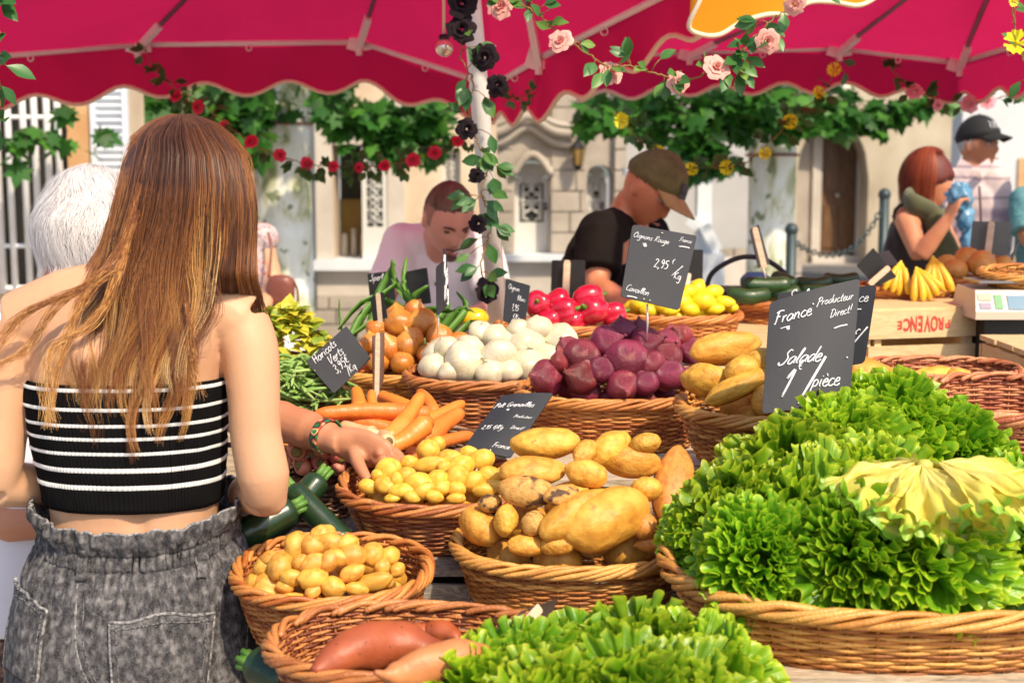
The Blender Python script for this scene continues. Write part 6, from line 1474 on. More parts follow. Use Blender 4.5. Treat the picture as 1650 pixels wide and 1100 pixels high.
def face_parts(rt, c, M, s, down=False, brow=(.10, .05, .03), lip=None, closed=True):
    c = V(c)
    for sg in (-1, 1):
        mb = MB(); mb.ell(c+M@(V((sg*.029, .078, .004))*s), (.0125*s, .009*s, .0065*s if closed else .009*s), 12, 8, M)
        e = part('eye', mb, MM('eye_shadowed', [(0, (.10, .05, .035))], rough=.3) if closed else MM('eye_white', [(0, (.55, .5, .45))], rough=.2), rt)
        if not closed:
            mb = MB(); mb.ell(c+M@(V((sg*.029, .0855, .004))*s), (.0055*s, .003*s, .0055*s), 10, 6, M); part('iris', mb, MM('dark_iris', [(0, (.02, .015, .01))], rough=.1), e)
        mb = MB(); mb.tube([c+M@(V((sg*x, y, z))*s) for x, y, z in ((.012, .096, .020), (.028, .094, .027), (.046, .080, .021))], [.0025*s, .0036*s, .002*s], 6); part('eyebrow', mb, MM('brow_%d' % int(brow[0]*1000), [(0, brow)], rough=.8), rt)
    mb = MB(); mb.tube([c+M@(V((x, y, z))*s) for x, y, z in ((-.022, .093, -.070), (-.008, .106, -.066), (0, .107, -.068), (.008, .106, -.066), (.022, .093, -.070))], [.001, .0035*s, .0038*s, .0035*s, .001], 6); part('lips', mb, lip or MM('lip', [(0, (.42, .14, .10))], rough=.5), rt)
def hairshell(c, M, s, keep, thick=.006, nz=.002, n=72, m=54, seed=0):
    mb = MB(); idx = {}; vs = []; fs = []
    P_ = []
    for j in range(m+1):
        ph = math.pi*j/m
        for i in range(n):
            th = 2*math.pi*i/n; P_.append((math.sin(ph)*math.cos(th), math.sin(ph)*math.sin(th), math.cos(ph)))
    def g(k):
        if k not in idx:
            p = P_[k]; e = keep(p); t = thick*min(1, max(0, e)*6)+nz*noise.noise(V(p)*9+V((seed, 0, 0)))
            idx[k] = len(vs); vs.append(V(c)+M@headfn(p, s, t, nose=0))
        return idx[k]
    for j in range(m):
        for i in range(n):
            q = (j*n+i, (j+1)*n+i, (j+1)*n+(i+1) % n, j*n+(i+1) % n)
            if all(keep(P_[k]) > -.03 for k in q): fs.append(tuple(g(k) for k in q))
    mb.add(vs, fs); return mb
def hand(mb, wr, d, pn, s=1.0, curl=.5, spread=.12, thumb=1):
    """palm and five fingers; d = pointing way, pn = palm normal"""
    d = V(d).normalized(); pn = V(pn); pn = (pn-d*pn.dot(d)).normalized(); sd = d.cross(pn)*thumb; wr = V(wr)
    rings = []
    for t, w_, th in ((-.01, .026, .020), (.02, .032, .018), (.05, .040, .016), (.085, .041, .013), (.095, .036, .010)):
        c = wr+d*t*s; rings.append([c+sd*math.cos(a)*w_*s+pn*math.sin(a)*th*s for a in [k*math.pi/8 for k in range(16)]])
    mb.ring(rings)
    for i, (o, L) in enumerate(((.030, .072), (.010, .080), (-.011, .074), (-.030, .058))):
        p = wr+d*.085*s+sd*o*s; v = (d+sd*(o*spread*20)).normalized(); pts = [p-v*.02*s]; c_ = 0
        for k, f in enumerate((.45, .31, .24)):
            pts.append(p.copy()); c_ += curl*(1+.15*i)*(.8 if k == 0 else 1); p = p+(v*math.cos(c_)+pn*math.sin(c_))*L*f*s
        pts.append(p); mb.tube(pts, [.0088*s, .0088*s, .0082*s, .0076*s, .0058*s], 8)
    p = wr+d*.025*s+sd*.026*s; v = (d*.6+sd*.75+pn*.25).normalized(); pts = [p-v*.012*s, p+v*.022*s, p+v*.045*s+d*.008*s+pn*.01*s, p+v*.055*s+d*.028*s+pn*.016*s]
    mb.tube(pts, [.013*s, .0125*s, .010*s, .0075*s], 8)
def sect(mb, secs, right, n=28, sq=2.4):
    """secs: (centre, half width, half depth) with the frame right/forward"""
    rings = []
    for i, (c, w_, d_) in enumerate(secs):
        c = V(c); t = (V(secs[min(i+1, len(secs)-1)][0])-V(secs[max(i-1, 0)][0])).normalized(); r = (V(right)-t*V(right).dot(t)).normalized(); f = t.cross(r)
        rings.append([c+r*math.copysign(abs(math.cos(a))**(2/sq), math.cos(a))*w_+f*math.copysign(abs(math.sin(a))**(2/sq), math.sin(a))*d_ for a in [2*math.pi*k/n for k in range(n)]])
    mb.ring(rings)
def legs(mb, hc, right, fwd, k=1.0, s=1.0, foot=True):
    for sg in (-1, 1):
        h = V(hc)+V(right)*sg*.09*s; kn = V((h.x+right[0]*sg*.01+fwd[0]*.02, h.y+fwd[1]*.02, .48*s)); an = V((h.x, h.y, .08))
        mb.tube([h, h.lerp(kn, .5), kn, kn.lerp(an, .35), an], [.092*k*s, .080*k*s, .056*k*s, .056*k*s, .036*k*s], 14)
        if foot: mb.tube([an-V(fwd)*.04+V((0, 0, -.03)), an+V(fwd)*.05-V((0, 0, .04)), an+V(fwd)*.15-V((0, 0, .055))], [.035, .038, .024], 10)
def figure(name, label, head, hf, hs, shL, shR, armL, armR, hip, skin, topm, botm, sleeve=.5, hands=(None, None), bulk=1.0, roll=V((0, 0, 1)), foldamp=.006, neckline=True, shoe=None, sw=None, group=None, top_extra=None):
    """armL/armR: [elbow, wrist]; hands: (dir, palm normal, curl)"""
    head, shL, shR, hip = V(head), V(shL), V(shR), V(hip)
    rt = root(name, V((hip.x, hip.y, 0)), label, 'person', group)
    M = frame(hf, roll); right = (shR-shL).normalized(); nb = (shL+shR)/2+V((0, 0, .045))
    sp = (nb-hip); fw = sp.normalized().cross(right); fwh = V((fw.x, fw.y, 0)).normalized()
    if fwh.dot(V((hf[0], hf[1], 0))) < 0: fwh = -fwh
    body = MB(); add_head(body, head, M, hs)
    c1 = hip+sp*.30; c2 = hip+sp*.62; c3 = hip+sp*.86; half = (shR-shL).length/2
    tw = lambda k, e=1.0: [(hip-V((0, 0, .10)), .155*bulk*k, .115*bulk*k), (hip, .165*bulk*k, .12*bulk*k), (c1, .145*bulk*k, .112*bulk*k), (c2, .162*bulk*k, .118*bulk*k), (c3, max(.12, half*.92)*k, .09*bulk*k)]
    sect(body, tw(.94)+[(nb, .085, .06)], right)
    jaw = head+M@V((0, -.015, -.07))*hs
    body.tube([nb-V((0, 0, .05)), nb+(jaw-nb)*.35, jaw], [.066*hs, .058*hs, .056*hs], 16)
    body.tube([shL, nb+V((0, 0, -.01)), shR], [.050, .060, .050], 12)
    for sh_, arm in ((shL, armL), (shR, armR)):
        if not arm: continue
        el, wr = V(arm[0]), V(arm[1])
        body.tube([sh_, sh_.lerp(el, .35), el], [.052*bulk**.5, .047*bulk**.5, .038], 12); body.tube([el, el.lerp(wr, .3), wr], [.038, .039, .026], 12)
    legs(body, hip-V((0, 0, .08)), right, fwh)
    for arm, hd, tsg in ((armL, hands[0], 1), (armR, hands[1], -1)):
        if arm and hd: hand(body, arm[1], hd[0], hd[1], 1.0, hd[2], thumb=hd[3] if len(hd) > 3 else tsg)
    blobpart('body', body, skin, rt, .0075, 5)
    if topm:
        t = MB(); k = 1.10; sect(t, tw(k)[0:]+[(nb-V((0, 0, .03)), .10, .078)], right)
        t.tube([shL, nb+V((0, 0, -.02)), shR], [.066, .066, .066], 12)
        if sleeve:
            for sh_ in (shL, shR): t.ell(sh_, (.074, .074, .074), 14, 10)
        if sleeve:
            for sh_, arm in ((shL, armL), (shR, armR)):
                if not arm: continue
                e = sh_.lerp(V(arm[0]), sleeve); t.tube([sh_, sh_.lerp(e, .5), e], [.070*bulk**.5, .069*bulk**.5, .068*bulk**.5], 14)
        def fold(co):
            out = co.copy()
            for i in range(len(co)):
                p = V(co[i]); d = noise.noise(V((p.x*9, p.y*9, p.z*4)))+.5*noise.noise(V((p.x*22+p.z*10, p.y*22, p.z*9))); q = p-V((hip.x+sp.x*.5, hip.y+sp.y*.5, p.z)); 
                if q.length > 1e-3: q.normalize(); out[i] = tuple(p+q*d*foldamp*2)
            return out
        blobpart('shirt', t, topm, rt, .0085, 4, extra=top_extra or fold)
    b = MB(); sect(b, [(hip+V((0, 0, .03)), .172*bulk, .128*bulk), (hip-V((0, 0, .06)), .178*bulk, .130*bulk), (hip-V((0, 0, .14)), .17*bulk, .12*bulk)], right); legs(b, hip-V((0, 0, .08)), right, fwh, 1.18, foot=False)
    blobpart('trousers', b, botm, rt, .012, 4)
    for sg in (-1, 1):
        an = V((hip.x, hip.y, .045))+V(right)*sg*.09; mb = MB(); mb.ell(an+fwh*.05, (.048, .13, .05), 14, 8, frame(fwh), fn=lambda p: 1 if p.z < 0 else .9); part('shoe', mb, MM('shoe_leather', [(0, (.04, .03, .03))], rough=.5), rt)
    return rt, M
TEE = lambda n, a, b, **k: MM(n, [(.3, a), (.7, b)], scale=5, rough=.85, bump=.1, bscale=25, sheen=.2, **k)
DARKT = TEE('dark_trousers', (.03, .03, .04), (.06, .06, .07))

# --- man in the white t-shirt, bent over the produce
rt, M = figure('person', 'man in white t-shirt with cropped brown hair, bent and looking down behind the onions', P(722, 350, 4.72), V((.36, -.80, -.62)), 1.04,
   P(650, 392, 4.95), P(776, 402, 4.90), [P(612, 500, 4.85), P(660, 560, 4.55)], [P(800, 500, 4.80), P(748, 510, 4.50)], P(705, 590, 5.25), skinmat('light_ruddy_skin', (.66, .33, .23), (.74, .43, .31)), TEE('white_tee', (.90, .90, .90), (.93, .93, .93)), DARKT, .62,
   hands=((V((.4, -.8, -.3)), V((0, 0, -1)), .5), (V((-.5, -.8, -.2)), V((0, 0, -1)), .6)), bulk=1.12, roll=V((.12, -.3, 1)))
c = P(722, 350, 4.72); face_parts(rt, c, M, 1.04, brow=(.06, .03, .02))
HB = MM('cropped_brown_hair', [(.3, (.09, .05, .032)), (.7, (.20, .12, .08))], scale=40, stretch=(1, 1, .3), rough=.8, bump=.5, bscale=260)
HBS = MM('shaved_temple', [(.3, (.30, .17, .12)), (.7, (.38, .22, .16))], scale=60, rough=.8, bump=.3, bscale=300)
part('hair', hairshell(c, M, 1.04, lambda p: (p[2]-.30-.42*max(0, p[1])) if p[1] > -.2 else p[2]-.05, .005), HB, rt)
part('shaved_side', hairshell(c, M, 1.045, lambda p: (p[2]+.42 if p[1] < 0 else min(p[2]+.10, .35-p[1])) , .0022, .0005), HBS, rt)
mb = MB(); mb.tube([c+M@V((x, y, z)) for x, y, z in ((-.026, .094, -.060), (0, .110, -.055), (.026, .094, -.060))], .0035, 8); mb.ell(c+M@V((0, .094, -.098)), (.022, .013, .014), 12, 8, M); part('goatee', mb, HB, rt)
# tattooed forearm band
# --- man in the black t-shirt and olive cap
rt, M = figure('person', 'man in black t-shirt and olive cap leaning over the lemons', P(1048, 303, 4.66), V((.66, -.48, -.72)), .99,
   P(966, 376, 4.55), P(1036, 368, 4.92), [P(962, 462, 4.45), P(1030, 500, 4.20)], [P(1070, 470, 4.85), P(1090, 510, 4.5)], P(960, 570, 5.0), SK_W, MM('black_tee', [(.3, (.008, .006, .005)), (.7, (.014, .010, .009))], scale=5, rough=.95, spec=.15), DARKT, .75,
   hands=((V((.8, -.5, -.2)), V((0, 0, -1)), .5), (V((.3, -.9, -.3)), V((0, 0, -1)), .5)), bulk=1.30, roll=V((.45, -.1, 1)))
c = P(1048, 303, 4.66); face_parts(rt, c, M, .99, brow=(.2, .12, .08))
OLV = MM('olive_cap_cloth', [(.3, (.10, .085, .03)), (.7, (.16, .13, .05))], scale=30, rough=.9, bump=.2, bscale=150); TANB = MM('tan_brim', [(.3, (.34, .20, .08)), (.7, (.44, .28, .12))], scale=20, rough=.85)
def cap(rt, c, M, s, cm, bm, patch=None, tilt=0, brimL=.085):
    rt2 = part('cap', hairshell(c, M, s*1.04, lambda p: p[2]-.12-.16*p[1], .014, .0), cm, rt)
    mb = MB()
    def f(u, v):
        a = (u-.5)*2.3; x = math.sin(a)*.074; y = .082*math.cos(a)+v*brimL*math.cos(a*.75); x *= 1-.10*v
        return V(c)+M@(V((x, y+.012, .040+.012*math.cos(a)-.02*v-.018*(abs(a)/1.15)**2))*s*1.04)
    mb.grid(f, 16, 8); o = part('brim', mb, bm, rt2); mod(o, 'SOLIDIFY', thickness=.004)
    mb = MB(); mb.ell(V(c)+M@V((0, -.0, .128))*s*1.04, (.008,)*3, 8, 6); part('button', mb, cm, rt2)
    if patch:
        mb = MB(); mb.grid(lambda u, v: V(c)+M@(headfn(V(((u-.5)*.62, math.sqrt(max(0, 1-((u-.5)*.62)**2-(.30+v*.36)**2)), .30+v*.36)), s*1.04, .0175, nose=0)), 8, 6); part('patch', mb, patch, rt2)
    return rt2
cp_ = cap(rt, c, M, 1.0, OLV, TANB, MM('dark_patch', [(.3, (.02, .02, .025)), (.7, (.10, .09, .09))], scale=55, rough=.8))
mb = MB(); mb.tube([c+M@V((-.080, -.01, .012)), c+M@V((-.074, .07, .008)), c+M@V((-.05, .095, .004)), c+M@V((0, .108, .006)), c+M@V((.05, .095, .004)), c+M@V((.074, .07, .008))], .0018, 6); part('spectacles', mb, METG, rt)
# --- handbag shopper, mostly behind the auburn hair
rt, M = figure('person', 'shopper with bare arm and handbag, mostly hidden behind the auburn hair', P(366, 312, 6.4), V((-.5, .85, -.1)), 1.0,
   P(355, 385, 6.4), P(422, 385, 6.4), [P(350, 460, 6.4), P(345, 520, 6.3)], [P(442, 452, 6.35), P(425, 500, 6.1)], P(390, 530, 6.45), SK_Y, MM('flowered_blouse', [(.35, (.45, .12, .08)), (.5, (.60, .50, .48)), (.7, (.25, .15, .2))], scale=40, rough=.8), DARKT, .12, hands=(None, (V((-.2, -.8, -.4)), V((0, 0, -1)), .8)))
part('hair', hairshell(P(366, 312, 6.4), M, 1.04, lambda p: p[2]+.5-p[1]*.9, .02), MM('grey_hair', [(.3, (.30, .28, .28)), (.7, (.5, .48, .48))], scale=30, rough=.6), rt)
hb = root('handbag', P(452, 500, 6.2), 'reddish brown leather handbag with a strap at the left tree', 'handbag'); LEA = MM('brown_leather', [(.3, (.16, .045, .03)), (.7, (.28, .09, .06))], scale=8, rough=.4, bump=.3, bscale=40)
c = P(452, 470, 6.2); mb = MB(); mb.ell(c, (.062, .04, .075), 24, 16, fn=lambda p: 1/max(abs(p.x)**4+abs(p.z)**4+abs(p.y)**4, .3)**.2); part('body', mb, LEA, hb)
mb = MB(); mb.tube(crom([c+V((-.05, 0, .06)), P(437, 400, 6.25), P(432, 375, 6.3)], 5), .006, 6); mb.tube(crom([c+V((.05, 0, .06)), c+V((.075, 0, .0)), c+V((.07, 0, -.12))], 5), .006, 6); part('strap', mb, LEA, hb)
# --- red-haired woman
rt, M = figure('person', 'woman with short red hair, black tank top and olive scarf, raising a blue bag', P(1494, 290, 6.15), V((.88, -.30, -.05)), .98,
   P(1460, 350, 5.98), P(1505, 348, 6.32), [P(1482, 412, 5.85), P(1528, 352, 5.80)], [P(1540, 415, 6.3), P(1556, 405, 6.1)], P(1475, 520, 6.15), SK_W, TEE('black_tank', (.018, .012, .012), (.03, .022, .02)), DARKT, 0,
   hands=((V((.35, -.2, 1)), V((.9, .2, -.3)), .7), (V((.6, -.6, .2)), V((0, 0, -1)), .6)), bulk=1.08)
c = P(1494, 290, 6.15); face_parts(rt, c, M, .98, brow=(.15, .04, .02), closed=False)
def strands(S, wd, at, nrm, name, m, parent):
    """S: (n, k, 3) hair paths; flat ribbons lying along the head"""
    S = np.asarray(S, dtype=np.float64); n, k, _ = S.shape; T = np.gradient(S, axis=1); N_ = np.asarray(nrm)
    if N_.ndim == 2: N_ = np.repeat(N_[:, None, :], k, axis=1)
    B_ = np.cross(T, N_); B_ /= (np.linalg.norm(B_, axis=2, keepdims=True)+1e-9)
    wd = np.asarray(wd); 
    if wd.ndim == 1: wd = wd[:, None]*(np.linspace(1, .12, k)**.7)[None, :]
    Lf = S-B_*wd[:, :, None]/2; Rt = S+B_*wd[:, :, None]/2
    vs = np.stack([Lf, Rt], axis=2).reshape(-1, 3)
    off = V((0, 0, 0)); p = parent
    while p: off += V(p.location); p = p.parent
    vs -= np.array(tuple(off))
    base = (np.arange(n)*k*2)[:, None]+np.arange(k-1)[None, :]*2
    f = np.stack([base, base+1, base+3, base+2], axis=2).reshape(-1, 4)
    me = bpy.data.meshes.new(name); me.vertices.add(len(vs)); me.vertices.foreach_set('co', vs.astype(np.float32).ravel())
    me.loops.add(len(f)*4); me.loops.foreach_set('vertex_index', f.ravel().astype(np.int32)); me.polygons.add(len(f)); me.polygons.foreach_set('loop_start', (np.arange(len(f))*4).astype(np.int32))
    me.polygons.foreach_set('loop_total', np.full(len(f), 4, dtype=np.int32)) if False else None
    me.update(calc_edges=True); me.polygons.foreach_set('use_smooth', [True]*len(f))
    a = me.attributes.new('v', 'FLOAT', 'POINT'); a.data.foreach_set('value', np.repeat(np.asarray(at).reshape(n, -1) if np.ndim(at) == 2 else np.repeat(np.asarray(at)[:, None], k, axis=1), 2, axis=1).astype(np.float32).ravel())
    me.materials.append(m); me.validate()
    o = bpy.data.objects.new(name, me); COL.objects.link(o); o.parent = parent; return o
REDH = MM('red_hair', [(0, (.10, .012, .006)), (.5, (.24, .035, .012)), (1, (.42, .09, .03))], attr='v', rough=.55, spec=.3)
def bob(rt, c, M, s, m, n, length, wd, seed, fringe=.25, curlin=.02, part_y=0.1, vol=.020):
    r_ = np.random.RandomState(seed); S = []; at = []; nr = []
    for i in range(n):
        th = r_.uniform(0, 2*np.pi); face = math.cos(th-math.pi/2)     # 1 = front
        L = length*(1 if face < .35 else (fringe+ (0.15*r_.rand())))*r_.uniform(.85, 1.05)
        root_ph = r_.uniform(.02, .35 if face > .35 else .9); pts = []
        k = 14; off = vol*r_.uniform(.4, 1.15)
        for j in range(k):
            t = j/(k-1); ph = root_ph+t*(L/.118)*1.0
            if ph < 1.75: p = headfn((math.sin(ph)*math.cos(th), math.sin(ph)*math.sin(th), math.cos(ph)), 1, off, nose=0)
            else:
                p0 = headfn((math.sin(1.75)*math.cos(th), math.sin(1.75)*math.sin(th), math.cos(1.75)), 1, off, nose=0); e = (ph-1.75)*.118
                p = p0+V((-math.cos(th)*e*e*curlin*40, -math.sin(th)*e*e*curlin*40, -e))
            pts.append(tuple(V(c)+M@(p*s)))
        S.append(pts); at.append(r_.rand()); nn = M@V((math.cos(th), math.sin(th), .4)); nr.append(tuple(nn))
    return strands(S, np.full(n, wd), at, nr, 'hair', m, rt)
h_ = bob(rt, c, M, .98, REDH, 4200, .215, .0022, 5, fringe=.06, vol=.026)
part('hair_base', hairshell(c, M, .98, lambda p: p[2]-.30*p[1]+.30 if p[1] > .1 else p[2]+.72, .015), MM('red_hair_base', [(0, (.12, .016, .008))], rough=.6), h_)
SCF = TEE('olive_scarf', (.085, .085, .035), (.13, .13, .06))
mb = MB(); mb.tube(crom([P(1462, 322, 5.98), P(1475, 330, 5.92), P(1500, 345, 5.95), P(1512, 375, 5.92), P(1530, 415, 5.9), P(1532, 470, 5.9)], 5), [.035, .04, .042]+[.045]*12+[.05]*11, 12, sx=.55); mb.tube(crom([P(1462, 322, 5.98), P(1470, 315, 6.15), P(1500, 330, 6.3), P(1512, 350, 6.2)], 5), .038, 12, sx=.6)
part('scarf', mb, SCF, rt)
mb = MB(); mb.ell(P(1546, 318, 5.8), (.048, .045, .055), 28, 20, fn=lambda p: 1+.45*noise.noise(p*3.2)+.2*noise.noise(p*8)); mb.ell(P(1556, 352, 5.8), (.035, .03, .05), 20, 14, fn=lambda p: 1+.5*noise.noise(p*4)); mb.ell(P(1558, 385, 5.82), (.025, .02, .05), 20, 14, fn=lambda p: 1+.5*noise.noise(p*4+V((4, 0, 0))))
thing('plastic_bag', mb, MM('clear_blue_bag', [(.3, (.08, .28, .50)), (.7, (.30, .55, .75))], scale=20, rough=.25, trans=.35), 'crumpled blue plastic bag held up by the red-haired woman', 'bag', loc=P(1550, 385, 5.8))
# --- man in black cap
STR = mat('striped_shirt', [(0, (.62, .46, .42)), (.42, (.66, .52, .50)), (.5, (.30, .22, .26)), (.56, (.66, .52, .50)), (1, (.55, .48, .60))], scale=1.0, stretch=(.4, .4, 9), detail=1, rough=.85)
rt, M = figure('person', 'man in black cap and pale striped open-necked shirt looking right', P(1576, 232, 6.9), V((.62, -.78, -.02)), 1.02,
   P(1532, 292, 6.95), P(1602, 292, 6.85), [P(1520, 370, 6.9), P(1545, 425, 6.7)], [P(1610, 370, 6.85), P(1598, 425, 6.7)], P(1568, 470, 6.95), SK_T, STR, DARKT, .8, hands=((V((.5, -.8, 0)), V((0, 0, -1)), .6), (V((-.5, -.8, 0)), V((0, 0, -1)), .6)), bulk=1.12)
c = P(1576, 232, 6.9); face_parts(rt, c, M, 1.02, brow=(.2, .15, .12), closed=False)
BC = MM('black_cap_cloth', [(0, (.010, .009, .009))], rough=.8)
cp_ = cap(rt, c, M, 1.02, BC, BC, brimL=.075)
mb = MB()
for k in range(5):
    x = -.026+k*.013; pts = []
    for j in range(7):
        t = j/6; v = V((x+.003*math.sin(t*6.28), 0, .062+.026*t)); dd = V((v.x/.076, math.sqrt(max(0, 1-(v.x/.076)**2-(v.z/.118)**2)), v.z/.118)); pts.append(c+M@(headfn(dd, 1.02*1.04, .0165, nose=0)))
    mb.tube(pts, .0022, 5)
part('cap_lettering', mb, CHALK, cp_)
part('side_hair', hairshell(c, M, 1.02, lambda p: (min(p[2]+.30, .25-p[2]) if p[1] < .25 else -1), .004), MM('grey_hair', []), rt)
mb = MB()
for sg in (-1, 1): mb.grid(lambda u, v: V(P(1568, 272, 6.78))+V((sg*(.012+.055*u+.02*v), -.035+.02*u, .015-.06*v*(1-u*.3)+.035*u)), 6, 5)
part('collar', mb, STR, rt)
mb = MB(); mb.tube([P(1578, 300, 6.72), P(1580, 340, 6.7), P(1582, 400, 6.7)], .006, 5); part('placket', mb, MM('shirt_placket', [(0, (.08, .05, .06))], rough=.8), rt)
# --- teal shirt at the edge
rt, M = figure('person', 'person in teal short-sleeved shirt cut off by the right edge', P(1700, 255, 6.6), V((-.8, -.5, 0)), 1.0, P(1652, 325, 6.5), P(1735, 325, 6.8), [P(1655, 385, 6.4), P(1700, 400, 6.1)], [P(1745, 400, 6.8), P(1720, 410, 6.4)], P(1695, 500, 6.7), SK_T,
   MM('teal_shirt', [(.3, (.06, .20, .22)), (.7, (.14, .32, .33))], scale=60, rough=.85), DARKT, .85, bulk=1.1)
part('hair', hairshell(P(1700, 255, 6.6), M, 1.02, lambda p: p[2]+.1-p[1]*.8, .012), HB, rt)

# --- older shopper with white hair whose hand is in the potatoes
ol = root('person', V((-.80, 2.58, 0)), 'white-haired shopper in white shirt whose tanned hand reaches for baby potatoes', 'person')
hc = P(142, 378, 2.62); Mo = frame(V((.35, .90, -.35)))
mb = MB(); add_head(mb, hc, Mo, .86)
nb = P(110, 478, 2.60); mb.tube([hc+Mo@V((0, -.02, -.07)), nb, nb-V((0, 0, .06))], [.050, .055, .07], 14)
sect(mb, [(P(40, 1050, 2.56), .17, .125), (P(42, 920, 2.56), .155, .12), (P(55, 760, 2.56), .15, .115), (P(80, 620, 2.57), .15, .10), (P(105, 530, 2.59), .13, .08), (nb, .06, .05)], V((1, .1, 0)))
mb.tube([P(-20, 545, 2.58), P(105, 515, 2.6), P(215, 545, 2.64)], [.048, .06, .048], 12)
mb.tube([P(215, 545, 2.64), P(280, 600, 2.64), P(345, 655, 2.62)], [.048, .044, .040], 14)
mb.tube(crom([P(345, 655, 2.62), P(400, 668, 2.57), P(455, 680, 2.52), P(500, 694, 2.48), P(535, 708, 2.44), P(552, 712, 2.425)], 4), [.040]*5+[.0385]*4+[.035]*4+[.030]*3+[.025]*3+[.024]*2, 16)
mb.tube([P(-20, 545, 2.58), P(-60, 680, 2.52), P(-70, 800, 2.48)], [.048, .042, .038], 12); mb.tube([P(-70, 810, 2.48), P(20, 846, 2.42), P(110, 842, 2.40)], [.038, .030, .024], 12)
hand(mb, P(110, 842, 2.40), V((1, .1, 0)), V((0, 0, -1)), .95, .5, thumb=-1)
# the reaching hand: back of the hand, then five bent fingers
q = lambda x, y, Y_: P(x, y, Y_)
mb.ring([[c_+a_*math.cos(t)+b_*math.sin(t) for t in [k*math.pi/8 for k in range(16)]] for c_, a_, b_ in (
  (q(546, 711, 2.43), V((.006, -.008, .026)), V((0, .020, .004))), (q(566, 716, 2.425), V((.008, -.010, .032)), V((0, .018, .006))), (q(588, 724, 2.415), V((.014, -.018, .034)), V((.004, .016, .008))),
  (q(608, 732, 2.405), V((.020, -.020, .026)), V((.006, .014, .010))), (q(618, 737, 2.40), V((.020, -.018, .018)), V((.006, .011, .010))))])
for pts, rr in (
  ([(572,728,2.41),(576,742,2.385),(583,757,2.365),(594,775,2.345)], [.014,.0125,.011,.0085]),          # thumb
  ([(606,742,2.395),(622,748,2.375),(634,760,2.35),(640,776,2.33)], [.0105,.0098,.009,.0068]),          # index
  ([(612,734,2.40),(632,738,2.385),(644,750,2.365),(649,768,2.345)], [.0105,.0098,.009,.0068]),         # middle
  ([(612,722,2.42),(634,727,2.41),(647,739,2.395),(652,757,2.38)], [.0100,.0094,.0086,.0064]),         # ring
  ([(604,712,2.44),(624,716,2.44),(637,725,2.43),(644,738,2.42)], [.0090,.0084,.0078,.006])):           # little
    mb.tube(crom([P(*p_) for p_ in pts], 4), list(np.interp(np.linspace(0, 3, 13), range(4), rr)), 10)
for x, y, Y_ in ((606, 722, 2.395), (612, 730, 2.385), (604, 714, 2.415)): mb.ell(P(x, y, Y_), (.010,)*3, 8, 6)
legs(mb, P(40, 1060, 2.56), V((1, 0, 0)), V((.35, .9, 0)), s=.9)
blobpart('body', mb, SK_T, ol, .0036, 4)
mb = MB(); sect(mb, [(P(38, 990, 2.55), .172, .142), (P(40, 900, 2.55), .166, .136), (P(50, 760, 2.55), .162, .130), (P(80, 620, 2.56), .160, .118), (P(105, 530, 2.58), .14, .094), (nb-V((0, 0, .02)), .08, .066)], V((1, .1, 0)))
mb.tube([P(-20, 545, 2.58), P(105, 520, 2.6), P(215, 545, 2.64)], [.058, .066, .058], 12); mb.tube([P(215, 545, 2.64), P(262, 585, 2.64)], [.062, .06], 14); mb.tube([P(-20, 545, 2.58), P(-48, 640, 2.54)], [.062, .06], 14)
def fold2(co):
    for i in range(len(co)):
        p = V(co[i]); d = noise.noise(V((p.x*8, p.y*8, p.z*5))); co[i] = tuple(p+V((0, -1, 0))*d*.012)
    return co
blobpart('shirt', mb, TEE('white_shirt', (.70, .66, .74), (.80, .77, .82)), ol, .009, 4, extra=fold2)
mb = MB(); sect(mb, [(P(40, 960, 2.56), .16, .13), (P(40, 1060, 2.56), .172, .135), (P(40, 1150, 2.56), .17, .13)], V((1, .1, 0))); legs(mb, P(40, 1060, 2.56), V((1, 0, 0)), V((.35, .9, 0)), 1.3, .9, foot=False)
blobpart('trousers', mb, MM('patterned_brown', [(.35, (.06, .03, .022)), (.5, (.16, .08, .055)), (.62, (.30, .20, .15))], scale=90, detail=1, rough=.85), ol, .012, 4)
WH = MM('white_hair', [(0, (.74, .70, .69)), (.5, (.84, .81, .80)), (1, (.90, .88, .87))], attr='v', rough=.6, trans=.35)
def whhair():
    r_ = np.random.RandomState(4); S = []; at = []; nr = []; n = 11000; k = 14
    for i in range(n):
        # swept back from the crown over the skull, ends flicking out at the nape
        th = r_.uniform(0, 2*np.pi); ph0 = r_.uniform(.0, 1.9); L = r_.uniform(.5, .95); tw = r_.uniform(.15, .75); off = .014+.020*r_.rand(); lock = math.sin(th*9+ph0*5)*.35+.35+.3*r_.rand()
        pts = []
        for j in range(k):
            t = j/(k-1); ph = ph0+L*t; t2 = th+tw*t*math.cos(th*1.0)+.12*math.sin(ph*5+lock*3); o_ = off+.005*lock*math.sin(t*3)+(.012*t*t if i % 5 == 0 else 0)+(.020*max(0, t-.75) if i % 7 == 0 else 0)
            ph_ = min(ph, 2.25); p = headfn((math.sin(ph_)*math.cos(t2), math.sin(ph_)*math.sin(t2), math.cos(ph_)), 1, o_, nose=0)
            if ph > 2.25: p = p+V((0, 0, -(ph-2.25)*.06))
            pts.append(tuple(hc+Mo@(p*.86)))
        if math.sin(th) > .45 and ph0+L > 1.3: continue
        S.append(pts); at.append(min(1, max(0, .3*lock+.6*r_.rand()))); nr.append(tuple(Mo@V((math.cos(th)*math.sin(ph0+.4), math.sin(th)*math.sin(ph0+.4), math.cos(ph0+.4)))))
    return strands(S, np.full(len(S), .0011), at, nr, 'hair', WH, ol)
h_ = whhair(); part('hair_base', hairshell(hc, Mo, .86, lambda p: (p[2]+.72 if p[1] < .2 else p[2]-.25), .015), MM('white_hair_base', [(0, (.72, .69, .69))], rough=.7), h_)
